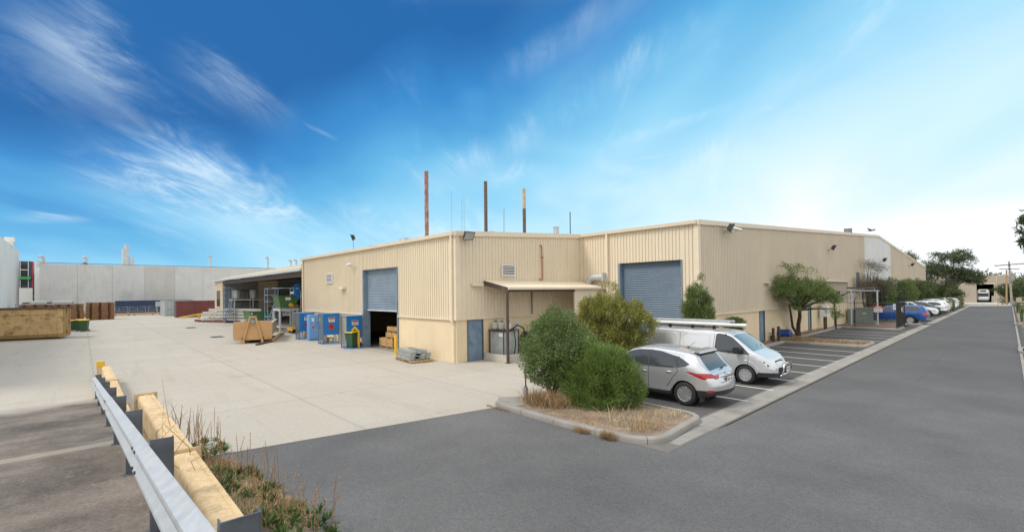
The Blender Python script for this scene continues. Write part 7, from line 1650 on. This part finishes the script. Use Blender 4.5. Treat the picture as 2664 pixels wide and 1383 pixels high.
t = wthing('roof_pipe', 'long white pipe tied on the near side of the van roof rack', 'pipe', (VX, 17.85, 2.06)); mb = MB(); mb.tube([(vx0-.75,17.80,2.10),(vx0+2.4,17.80,2.10),(vx0+4.15,17.80,2.10)], .062, 14); mb.build('pipe', M['pvc'], t, auto=50); mb = MB(); mb.tube([(vx0+4.02,17.80,2.10),(vx0+4.20,17.80,2.10)], .072, 14); mb.build('end_cap', M['pvc'], t, auto=50)
t = wthing('roof_pipe', 'thinner white pipe lying behind the long one on the van rack', 'pipe', (VX, 18.05, 2.06)); mb = MB(); mb.tube([(vx0-.2,18.02,2.08),(vx0+3.9,18.02,2.08)], .045, 10); mb.build('pipe', M['pvc'], t, auto=50)
t = wthing('ladder', 'aluminium extension ladder lying flat on the van roof rack', 'ladder', (VX, 18.7, 2.06)); mb = MB()
for y in (18.3, 18.72): mb.bx(vx0-.15,vx0+3.2,y,y+.035,2.05,2.14); mb.bx(vx0+.1,vx0+3.4,y+.06,y+.095,2.145,2.22)
mb.build('stile', M['galv'], t); mb = MB()
for i in range(11): x = vx0+.05+.3*i; mb.tube([(x,18.3,2.095),(x,18.75,2.095)], .016, 6); mb.tube([(x+.2,18.36,2.18),(x+.2,18.8,2.18)], .016, 6)
mb.build('rung', M['galv'], t)

# ---- cars further along the bays
def basic(L_, top, belt, wheels, fwp, rwp, ws, rwx, W=1.8, wr=.33, arch=.38, tl_z=(.85,1.0), bot=.26, rim='alloy', extra_rules=None, inset=.19):
    f1, r1 = poly(fwp), poly(rwp)
    return dict(L=L_, W=W, top=top, belt=belt, wid=[(0,W*.42),(.12,W*.475),(.5,W*.5),(L_-.9,W*.5),(L_-.35,W*.46),(L_,W*.36)], bot=[(0,.36),(.5,bot),(L_-.6,bot),(L_,.3)], inset=inset, hg=.5, wheels=wheels, arch=arch, wr=wr, rim=rim, bulge=.07,
      rules=(extra_rules or [])+[('rear_window','glass',lambda x,y,z_,r: r=='crown' and rwx[0]<x<rwx[1] and y<W*.37,False),('windscreen','glass_clear',lambda x,y,z_,r: r=='crown' and ws[0]<x<ws[1] and y<W*.38,False),
        ('side_window','glass',lambda x,y,z_,r: r=='side' and f1(x,z_),True),('rear_side_window','glass',lambda x,y,z_,r: r=='side' and r1(x,z_),True),
        ('tail_lamp','redlamp',lambda x,y,z_,r: (r=='side' and x<.3 and tl_z[0]<z_<tl_z[1]) or (r=='rear' and tl_z[0]<z_<tl_z[1] and y>W*.26),True),
        ('headlamp','clearlamp',lambda x,y,z_,r: (r in('side','crown') and L_-.55<x and .62<z_<.86 and y>W*.22) or (r=='front' and .6<z_<.74 and y>W*.2),True),
        ('grille','plastic',lambda x,y,z_,r: r=='front' and .42<z_<.66 and y<W*.25,False),('lower_trim','plastic',lambda x,y,z_,r: (r=='side' and z_<.34) or (r in('rear','front') and z_<.42),False)],
      gaps=[])
WAG = basic(4.65, [(0,.95),(.08,1.08),(.25,1.32),(.42,1.55),(.7,1.63),(1.8,1.67),(2.5,1.62),(2.85,1.5),(3.55,1.10),(3.75,1.04),(4.3,.93),(4.55,.80),(4.65,.62)], [(0,.92),(.6,1.08),(3.3,1.02),(3.8,.95),(4.4,.8),(4.65,.58)], (.88,3.62), [(3.4,1.05),(2.75,1.48),(2.5,1.54),(2.0,1.56),(1.95,1.06)], [(1.88,1.06),(1.92,1.56),(1.0,1.52),(.55,1.36),(.62,1.14)], (2.85,3.55), (.14,.42))
SED = basic(4.55, [(0,.92),(.06,.98),(.5,1.04),(.62,1.08),(1.15,1.36),(1.5,1.44),(2.2,1.46),(2.6,1.40),(3.3,1.02),(3.5,.97),(4.2,.86),(4.45,.74),(4.55,.6)], [(0,.88),(.6,.98),(3.1,.94),(3.5,.9),(4.3,.76),(4.55,.55)], (.9,3.55), [(3.1,.98),(2.5,1.34),(2.0,1.38),(1.95,.98)], [(1.88,.98),(1.92,1.38),(1.35,1.33),(.85,1.06)], (2.62,3.28), (.65,1.2), wr=.315, arch=.36)
UTE_TOP = [(0,1.02),(.03,1.25),(.10,1.42),(.30,1.72),(.45,1.78),(1.72,1.80),(1.80,1.80),(2.6,1.82),(3.0,1.75),(3.2,1.65),(3.75,1.24),(3.9,1.18),(4.7,1.10),(5.15,.98),(5.30,.80),(5.35,.7)]
UTE = basic(5.35, UTE_TOP, [(0,1.0),(.3,1.15),(1.7,1.15),(3.6,1.12),(4,1.08),(5,.95),(5.35,.65)], (1.22,4.45), [(3.55,1.16),(3.0,1.62),(2.75,1.68),(2.62,1.68),(2.58,1.15)], [(.45,1.22),(.62,1.66),(1.62,1.66),(1.62,1.22)], (3.1,3.78), (.10,.34), W=1.86, wr=.39, arch=.47, tl_z=(.80,1.12), bot=.42,
  extra_rules=[('rear_side_window','glass',lambda x,y,z_,r: r=='side' and 1.86<x<2.5 and 1.2<z_<1.68,True),('rear_bumper','chrome',lambda x,y,z_,r: (r=='rear' and z_<.62) or (r=='side' and x<.14 and z_<.62),False)])
WUTE = basic(5.25, [(0,1.08),(1.55,1.10),(1.6,1.12),(1.66,1.66),(1.75,1.74),(2.7,1.76),(3.0,1.68),(3.65,1.22),(3.8,1.16),(4.6,1.08),(5.0,.98),(5.18,.82),(5.25,.7)], [(0,1.0),(1.6,1.06),(3.6,1.08),(4,1.04),(5,.92),(5.25,.62)], (1.15,4.3), [(3.5,1.12),(2.95,1.58),(2.62,1.62),(2.55,1.10)], [(2.46,1.10),(2.5,1.62),(1.85,1.60),(1.8,1.12)], (3.02,3.66), (1.6,1.66), W=1.84, wr=.38, arch=.46, bot=.40, rim='steel')
def ute_extra(t, L_, side_y, deform, paint):
    mb = MB(); mb.tube([(-L_/2-.09,0,.45),(-L_/2-.20,0,.47)], .03, 8); mb.lathe((-L_/2-.2,0,.47),[(.03,0),(.03,.06)],10); mb.build('tow_ball', M['chrome'], t)
    for s in (1,-1):
        mb = MB(); y = side_y(.5,1.05)
        for i in range(3): mb.bx(.42+.13*i-L_/2,.50+.13*i-L_/2,s*(y+.001),s*(y+.006),.99,1.05)
        mb.build('lettering', M['chrome'], t)
def wute_extra(t, L_, side_y, deform, paint):
    for s in (1,-1):
        y = side_y(3.05,.82); mb = MB(); mb.tube([(3.05-L_/2+.27*math.cos(a), s*(side_y(3.05+.27*math.cos(a),.80+.27*math.sin(a))+.004), .80+.27*math.sin(a)) for a in [2*math.pi*i/24 for i in range(25)]], .016, 5)
        c = 3.05-L_/2
        mb.tube([(c-.12,s*(y+.006),.70),(c-.03,s*(y+.006),.70),(c-.12,s*(y+.006),.84),(c-.07,s*(y+.006),.91),(c-.02,s*(y+.006),.86)], .014, 5); mb.tube([(c+.08+.07*math.cos(a), s*(y+.006), .81+.10*math.sin(a)) for a in [2*math.pi*i/12 for i in range(13)]], .014, 5); mb.build('door_emblem', M['galvdark'], t)
    mb = MB(); mb.tube([(-.95,-.7,1.1),(-.95,-.7,1.78),(-.95,.7,1.78),(-.95,.7,1.1)], .03, 8); mb.build('sports_bar', M['palegrey'], t)
NOSE_IN = math.pi; NOSE_OUT = 0
def park(yn, L_, W=1.85, out=True, rear=-5.75): return ((rear-L_/2), yn+W/2, .012)
make_car('blue_utility', 'bright blue utility with a matching canopy, tail to the road beside the wire fence', 'car', UTE, M['carblue'], park(57.0,5.35,1.85,True,-5.15), NOSE_IN, True, 'cars parked along the side wall', ute_extra)
make_car('white_utility', 'white dual cab utility with a round door emblem facing the road', 'car', WUTE, M['carwhite'], park(73.6,5.25), NOSE_OUT, True, 'cars parked along the side wall', wute_extra)
CARS = [('dark_wagon','dark green wagon facing the road next to the white utility',WAG,'cardark',77.0,NOSE_OUT,-5.2),('white_hatchback','white hatchback tail to the road, just before the first clipped hedge',WAG,'carwhite',81.0,NOSE_IN,-5.4),
 ('white_wagon','tall white wagon parked deep in its bay behind the white hatchback',WAG,'carwhite',85.5,NOSE_IN,-6.6),('white_sedan','white sedan just past the first clipped hedge, red tail lamps to the road',SED,'carwhite',95.8,NOSE_IN,-5.7),
 ('white_wagon','long white wagon facing the road before the second clipped hedge',WAG,'carwhite',99.5,NOSE_OUT,-5.6),('grey_hatchback','silver grey wagon half hidden beyond the second clipped hedge',WAG,'silver',110.2,NOSE_IN,-5.7),('white_hatchback','white hatchback squeezed between the tall wagon and the first clipped hedge',WAG,'carwhite',88.6,NOSE_IN,-5.7),('white_sedan','white sedan between the long wagon and the second clipped hedge',SED,'carwhite',102.6,NOSE_IN,-5.6),('dark_sedan','dark car beyond the second clipped hedge, before the maroon sedan',SED,'cardark',108.0,NOSE_OUT,-5.7),
  ('maroon_sedan','small maroon sedan at the far end of the parked row',SED,'carred',113.6,NOSE_IN,-5.5)]
for nm, lb, sp, mt, yn, rzv, rr in CARS: make_car(nm, lb, 'car', sp, M[mt], park(yn, sp['L'], 1.8, True, rr), rzv, False, 'cars parked along the side wall')
make_car('white_wagon', 'white car behind the right hand hedges at the end of the road', 'car', WAG, M['carwhite'], (3.6, 118.5, .012), math.pi, False, 'cars beyond the right hand hedges')
make_car('blue_wagon', 'dark blue car at the right edge beyond the hedges', 'car', WAG, M['bluecontainer'], (3.9, 113.5, .012), math.pi, False, 'cars beyond the right hand hedges')

# ================================================================== FAR PLANTING AND FAR BUILDINGS
rb = random.Random(12)
shrub('bare_tree', 'brownish half bare tree behind the transformer enclosure', 'tree', (-9.7,58.5,.1), [(-9.6,58.2,5.2,1.0,1.7,1.3),(-9.2,60.2,4.8,1.1,1.6,1.3),(-9.8,56.5,3.7,.9,1.4,1.2),(-9.1,61.5,3.4,1.2,1.6,1.3),(-9.6,58.0,3.1,.9,1.7,1.0)], 26000, .12, .022, M['leaf_bare'], 201, 34, -.1, .2, .5, .4, .9, ls=1.2, rad=.07)
rowspec = [(63.5,4.9,2.1,'leaf_dark'),(67.5,4.6,2.2,'leaf_mid'),(72,4.4,2.3,'leaf_dark'),(77,4.5,2.5,'leaf_dark'),(82.5,4.7,2.6,'leaf_mid'),(88.5,4.9,2.7,'leaf_mid'),(95,4.8,2.8,'leaf_dark'),(102,4.8,3.0,'leaf_dark'),(109,4.6,3.0,'leaf_dark')]
for i, (y, h_, r_, mt) in enumerate(rowspec):
    bl = []
    for k in range(7): a = rb.uniform(0,6.28); bl.append((-9.75+.35*math.cos(a), y+r_*.55*math.sin(a), h_*rb.uniform(.45,.80), rb.uniform(.6,.95), r_*rb.uniform(.5,.75), h_*rb.uniform(.17,.26)))
    bl.append((-9.9, y, h_*.42, .9, r_, h_*.32))
    shrub('hedge_shrub', f'dense green shrub of the row along the side wall, {("first","second","third","fourth","fifth","sixth","seventh","eighth","last")[i]} counting from the fence', 'shrub', (-9.0,y,.05), bl, 9500, .20, .07, M[mt], 210+i, 5, -.3, .5, .5, .3, .9, 'shrubs along the side wall', ls=1.0)
def hedge(label, x0, x1, y0, y1, h_, seed, group='clipped hedges by the bays', n=5000):
    t = wthing('clipped_hedge', label, 'hedge', ((x0+x1)/2,(y0+y1)/2,0), group); g = np.random.default_rng(seed); p = np.stack([g.uniform(x0,x1,n), g.uniform(y0,y1,n), g.uniform(.1,h_,n)], 1)
    ax = g.integers(0,4,n); p[ax==0,2] = h_-.08*g.random((ax==0).sum()); p[ax==1,1] = y0+.08*g.random((ax==1).sum()); p[ax==2,0] = x1-.08*g.random((ax==2).sum()); p[ax==3,0] = x0+.08*g.random((ax==3).sum())
    c = np.array([(x0+x1)/2,(y0+y1)/2,h_*.5]); dd = p-c; dd /= np.linalg.norm(dd,axis=1)[:,None]; leaf_obj('foliage', p, dd, .12, .05, M['leaf_mid'], t, seed, .6, .3, 1.0)
    mb = MB()
    for k in range(4): x = x0+.2+(x1-x0-.4)*k/3; mb.tube([(x,(y0+y1)/2,0),(x,(y0+y1)/2,h_*.7)], .04, 5)
    mb.build('stem', M['bark'], t)
hedge('low clipped hedge stub right behind the blue utility', -6.2, -5.5, 62.0, 62.9, .75, 301, n=2200)
hedge('boxy clipped hedge between the white hatchback and the white sedan', -7.4, -5.5, 92.5, 94.2, 1.35, 302)
hedge('long clipped hedge near the far end of the left bays', -8.4, -5.4, 105.5, 107.6, 1.75, 303)
hedge('nearer clipped hedge on the right side of the road', .8, 5.5, 66.5, 68.5, 1.25, 304, n=7000)
hedge('further clipped hedge on the right side of the road', .7, 5.5, 88.5, 90.6, 1.35, 305, n=7000)
def tree(name, label, x, y, h_, r_, mt, seed, n=14000, trunk_h=.3, bark='bark', ln=.28, wd=.10, thr=.0, k=11, group=None, cy=.66, tr=.25):
    g = random.Random(seed); bl = []
    for i in range(k):
        a = g.uniform(0,6.28); rr = g.uniform(.2,.78)*r_; bl.append((x+rr*math.cos(a), y+rr*math.sin(a), h_*(cy+g.uniform(-.24,.22)), r_*g.uniform(.30,.46), r_*g.uniform(.30,.46), h_*g.uniform(.11,.17)))
    return shrub(name, label, 'tree', (x,y,0), bl, n, ln, wd, M[mt], seed, 12, thr, .4, .5, .1, .9, group, ls=.7, bark=bark, trunk=([(x,y,0),(x+.1,y,h_*.15),(x-.1,y+.1,h_*trunk_h)],[tr,tr*.8,tr*.65]))
tree('gum_tree', 'large spreading gum tree with pale limbs at the end of the car row', -7.6, 126, 10.9, 5.2, 'leaf_gum', 401, 34000, .3, 'palebark', .34, .12, .05, 20, tr=.32)
p = PY(2362, 665, 150); tree('gum_tree', 'gum tree top showing above the far end of the warehouse roof', p.x, 150, p.z+.6, 3.5, 'leaf_gum', 402, 6000, cy=.85)
tree('gum_tree', 'dark tree behind the large gum at the end of the car row', -12.5, 140, 8.6, 4.5, 'leaf_dark', 403, 12000)
shrub('gum_tree', 'overhanging tree whose foliage enters at the right edge of the picture', 'tree', (3.2,62,0), [(1.1,62,8.6,.62,.8,.62),(.95,62.4,7.4,.38,.5,.35),(1.4,62,9.3,.7,.8,.5),(2.4,62,9.6,1.4,1.4,1.2),(3.6,62.5,10.2,1.6,1.6,1.2),(4.5,61.5,9.2,1.5,1.5,1.2),(2.9,61.2,8.3,1.3,1.3,1.0),(1.3,62,6.6,.3,.4,.2)], 12000, .34, .12, M['leaf_gum'], 404, 12, -.2, .3, .5, .1, .9, ls=1.6, trunk=([(3.2,62,0),(3.3,62,2.5),(3.1,62.1,5.0)],[.25,.2,.16]))
for i, (x, y, h_, r_, l) in enumerate(((2.6,140,7.5,3.2,'nearest the pole'),(7.5,146,9.5,4.5,'at the right edge'),(5.5,170,11,5,'behind the other two'))): tree('bushy_tree', 'dense green tree right of the power pole, '+l, x, y, h_, r_, 'leaf_mid' if i else 'leaf_dark', 410+i, 12000, cy=.5, group='trees right of the power pole', thr=-.4)
def wide(label, x, y, rx, ry, h_, seed, n, mt='leaf_dark'):
    g = random.Random(seed); bl = [(x+g.uniform(-.6,.6)*rx, y+g.uniform(-.6,.6)*ry, h_*g.uniform(.3,.7), rx*.45, ry*.5, h_*.3) for _ in range(7)]
    return shrub('big_bush', label, 'bush', (x,y,0), bl, n, .22, .08, M[mt], seed, 5, -.6, .5, .5, .3, .9, ls=.8)
wide('big rounded bush right of the drive, before the far tan shed', -.3, 131, 2.2, 1.8, 4.2, 421, 9000); wide('low bush left of the drive at the end of the car row', -7.0, 121, 2.0, 2.5, 3.6, 422, 8000); wide('dense bush between the car row and the far tan shed', -9.4, 131, 2.6, 3, 5.5, 423, 8000)
wide('dense bush under the large gum tree at the end of the car row', -8.3, 123.5, 2.2, 2.2, 5.0, 425, 9000); wide('low bush behind the right hand car by the pole foot', 1.8, 126, 1.0, 1.2, 1.6, 424, 3000, 'leaf_mid')
FS = wthing('tan_shed', 'flat tan shed across the end of the drive with a dark open doorway', 'shed', (-3, 150, 0)); mb = MB(); mb.bx(-13,-5.05,150,150.2,0,6.1); mb.bx(-2.2,.9,150,150.2,0,6.1); mb.bx(-5.05,-2.2,150,150.2,4.2,6.1); mb.bx(.7,.9,150.2,175,0,6.1); mb.bx(-13,-12.8,150.2,175,0,6.1); mb.build('wall', M['farwall'], FS)
mb = MB(); mb.bx(-13,.9,150.3,175,5.9,6.0); mb.build('roof', M['roofsheet'], FS); mb = MB(); mb.bx(-12.8,.7,172,172.2,0,5.9); mb.bx(-7.5,-7.4,150.3,172,0,5.9); mb.bx(-1.2,-1.1,150.3,172,0,5.9); mb.build('wall_lining', M['dark'], FS)
mb = MB(); mb.bx(-5.15,-2.1,149.93,149.99,4.15,4.32); mb.bx(-2.28,-2.2,149.93,149.99,0,4.15); mb.build('door_frame', M['cream_trim'], FS); mb = MB(); mb.bx(-1.9,-1.84,149.92,149.99,0,6.1); mb.bx(-4.1,-3.8,149.6,149.98,5.3,5.45); mb.build('downpipe', M['cream_trim'], FS)
t = wthing('coach', 'white coach parked nose out in the dark doorway of the tan shed', 'coach', (-4.0, 151, .01)); mb = MB(); mb.bx(-5.0,-3.05,150.6,159,.45,3.0); mb.build('body', M['carwhite'], t, bevel=.18)
mb = MB(); mb.bx(-4.85,-3.2,150.54,150.62,1.35,2.1); mb.build('windscreen', M['glass'], t); mb = MB(); mb.bx(-4.5,-3.55,150.53,150.61,2.45,2.75); mb.build('destination_board', M['signblack'], t); mb = MB(); mb.bx(-4.8,-3.25,150.5,150.6,.62,.82); mb.build('bumper_grille', M['greysteel'], t)
for x in (-4.85,-3.25): mb = MB(); mb.bx(x-.0,x+.12,150.5,150.6,.95,1.12); mb.build('headlamp', M['clearlamp'], t)
for x in (-4.95,-3.35): mb = MB(); mb.lathe((x,152.3,.47),[(.2,0),(.45,.03),(.45,.27),(.2,.3)],16,'x'); mb.build('wheel', M['tyre'], t)
for s in (-1,1): mb = MB(); mb.bx(-4.03+s*1.05-.06,-4.03+s*1.05+.06,150.35,150.5,1.7,2.2); mb.build('mirror', M['plastic'], t)
t = wthing('cabinet', 'white upright cabinet right of the coach in the shed doorway', 'cabinet', (-2.6,152,0)); mb = MB(); mb.bx(-2.75,-2.35,151.6,152.2,.05,1.5); mb.build('body', M['signwhite'], t, bevel=.03); mb = MB(); mb.bx(-2.72,-2.38,151.58,151.597,.1,1.4); mb.build('door', M['white'], t)
t = wthing('power_pole', 'tall timber power pole with two crossarms right of the tan shed', 'pole', (.33, 128, 0)); p = PY(2625, 681, 128); mb = MB(); mb.cyl((.33,128,0),(p.x,128,p.z+.1),.19,.13,12); mb.build('pole', M['palebark'], t, auto=40)
mb = MB(); mb.bar((p.x-1.9,128,p.z-.65),(p.x+1.9,127.6,p.z-.75+.35),.12,.14); mb.bar((p.x-1.3,128,p.z-1.3),(p.x+1.3,127.8,p.z-1.4),.1,.12); mb.build('crossarm', M['timberpost'], t)
mb = MB()
for dx_ in (-1.8,-.9,.9,1.8): mb.cyl((p.x+dx_,127.9,p.z-.6),(p.x+dx_,127.9,p.z-.35),.05,.03,8)
mb.build('insulator', M['palegrey'], t); mb = MB(); mb.bx(p.x+.15,p.x+.55,127.7,128.1,4.6,5.3); mb.build('transformer_box', M['greysteel'], t)
t = wthing('timber_pole', 'shorter leaning brace pole beside the power pole', 'pole', (.1,128.6,0)); mb = MB(); mb.cyl((-.35,129,0),(p.x-.35,129,6.6),.15,.12,10); mb.build('pole', M['palewood'], t); mb = MB(); mb.cyl((p.x-.35,129,6.6),(p.x-.35,129,6.7),.13,.10,10); mb.build('cap', M['greysteel'], t)
t = wthing('overhead_wires', 'overhead wires running right from the power pole', 'wires', (5,128,7)); mb = MB()
for i in range(3): mb.tube([(p.x+.2,128,5.0+.5*i),(12,124,5.0+.5*i),(40,110,6+.5*i)], .02, 4)
mb.build('wire', M['plastic'], t)
t = wthing('mail_post', 'orange post with a grey box at the mouth of the drive', 'letterbox', (-1.35,122,0)); mb = MB(); mb.bx(-1.5,-1.36,122,122.14,0,.85); mb.build('post', M['yellow'], t); mb = MB(); mb.bx(-1.5,-1.0,121.9,122.3,.86,1.25); mb.build('box', M['greysteel'], t)
t = wthing('sign_box', 'plain brown double sign board on posts by the right hand hedge', 'sign', (1.3,108,0)); mb = MB(); mb.bx(.75,1.35,108,108.08,1.0,1.75); mb.bx(1.1,1.9,107.9,107.98,.55,1.2); mb.build('board', M['farwall'], t); mb = MB(); mb.bx(.8,.86,108.09,108.15,0,1.7); mb.bx(1.75,1.81,108.0,108.06,0,1.1); mb.build('post', M['timberpost'], t)
p = G(2663, 850); t = wthing('service_pillar', 'slim teal service pillar at the right edge of the bays', 'pillar', (p.x+.15,p.y,0)); mb = MB(); mb.bx(p.x-.02,p.x+.5,p.y,p.y+.4,.1,1.15); mb.build('body', pbr('teal_paint',(.16,.30,.26),.5,0,.1,3), t, bevel=.03); mb = MB(); mb.bx(p.x-.08,p.x+.56,p.y-.05,p.y+.45,0,.099); mb.build('base', M['kerb'], t)
p = PX(2267, 600, -11); bp = EYE + (PX(2267, 599, -11)-EYE)*.55
t = thing('bird', 'dark bird gliding above the warehouse ridge', 'bird', bp, R(-15)); mb = MB(); mb.lathe((-.22,0,0), [(.005,0),(.045,.08),(.055,.2),(.035,.36),(.008,.46)], 10, 'x')
mb.add([(.06,.03,.02),(-.08,.03,.02),(-.10,.38,.10),(.03,.40,.11),(-.13,.66,.05),(-.06,.68,.05)], [(0,1,2,3),(3,2,4,5)]); mb.add([(.06,-.03,.02),(-.08,-.03,.02),(-.10,-.38,.10),(.03,-.40,.11),(-.13,-.66,.05),(-.06,-.68,.05)], [(0,3,2,1),(3,5,4,2)]); mb.add([(-.2,.02,0),(-.2,-.02,0),(-.36,-.08,0),(-.36,.08,0)], [(0,1,2,3)]); mb.build('plumage', M['galvdark'], t, smooth=True)
# tree belt on the horizon
g = np.random.default_rng(77); bl = []
for i in range(60): a = R(-12+78*g.random()); d_ = 260+160*g.random(); bl.append((-d_*math.sin(a)*.35+6, d_*math.cos(a)*.8+40, 3+3*g.random(), 9+6*g.random(), 6, 3.5+2*g.random()))
P_, D_ = crown_pts(bl, 30000, 77, .6, -.8, .3); o = leaf_obj('tree_belt', P_, D_, 1.0, .5, M['leaf_dark'], None, 77); tag(o, 'far belt of trees reading as one mass behind the shed', 'trees', kind='stuff')
scene.cycles.max_bounces = 6

# pieces that lie apart become parts of their own
def split_parts(o):
    me = o.data; n = len(me.vertices); par = list(range(n))
    def fd(a):
        while par[a] != a: par[a] = par[par[a]]; a = par[a]
        return a
    for e in me.edges:
        a, b = fd(e.vertices[0]), fd(e.vertices[1])
        if a != b: par[a] = b
    isl = {}
    for i in range(n): isl.setdefault(fd(i), []).append(i)
    B = []
    for r, vs in isl.items():
        c = np.array([me.vertices[i].co[:] for i in vs]); B.append((r, c.min(0), c.max(0)))
    k = len(B); pr = list(range(k))
    def f2(a):
        while pr[a] != a: a = pr[a]
        return a
    for i in range(k):
        for j in range(i):
            g_ = np.maximum(0, np.maximum(B[i][1]-B[j][2], B[j][1]-B[i][2])); s_ = max((B[i][2]-B[i][1]).max(), (B[j][2]-B[j][1]).max())
            if np.linalg.norm(g_) <= max(.02, .5*s_): pr[f2(i)] = f2(j)
    gr = {B[i][0]: f2(i) for i in range(k)}; ids = sorted(set(gr.values()))
    if len(ids) < 2: return
    vg = [gr[fd(i)] for i in range(n)]; base = me
    for q in ids:
        bm = bmesh.new(); bm.from_mesh(base); bm.verts.ensure_lookup_table()
        bmesh.ops.delete(bm, geom=[bm.verts[i] for i in range(n) if vg[i] != q], context='VERTS')
        m2 = bpy.data.meshes.new(base.name); bm.to_mesh(m2); bm.free(); m2.materials.append(base.materials[0])
        if q == ids[0]: o.data = m2
        else:
            c = o.copy(); c.data = m2; col.objects.link(c)
SPLIT = {'bearers','bolts','boxes','door_frame','door_handle','dunnage','end_cap','hinge','insulator','lamp_bowl','leg','pillar_trim','post','rail','strap','trestle','wall_rail','wheel','sill_trim'}
for o in [o for o in col.objects if o.type == 'MESH' and o.parent and o.name.split('.')[0] in SPLIT and len(o.children) == 0]: split_parts(o)
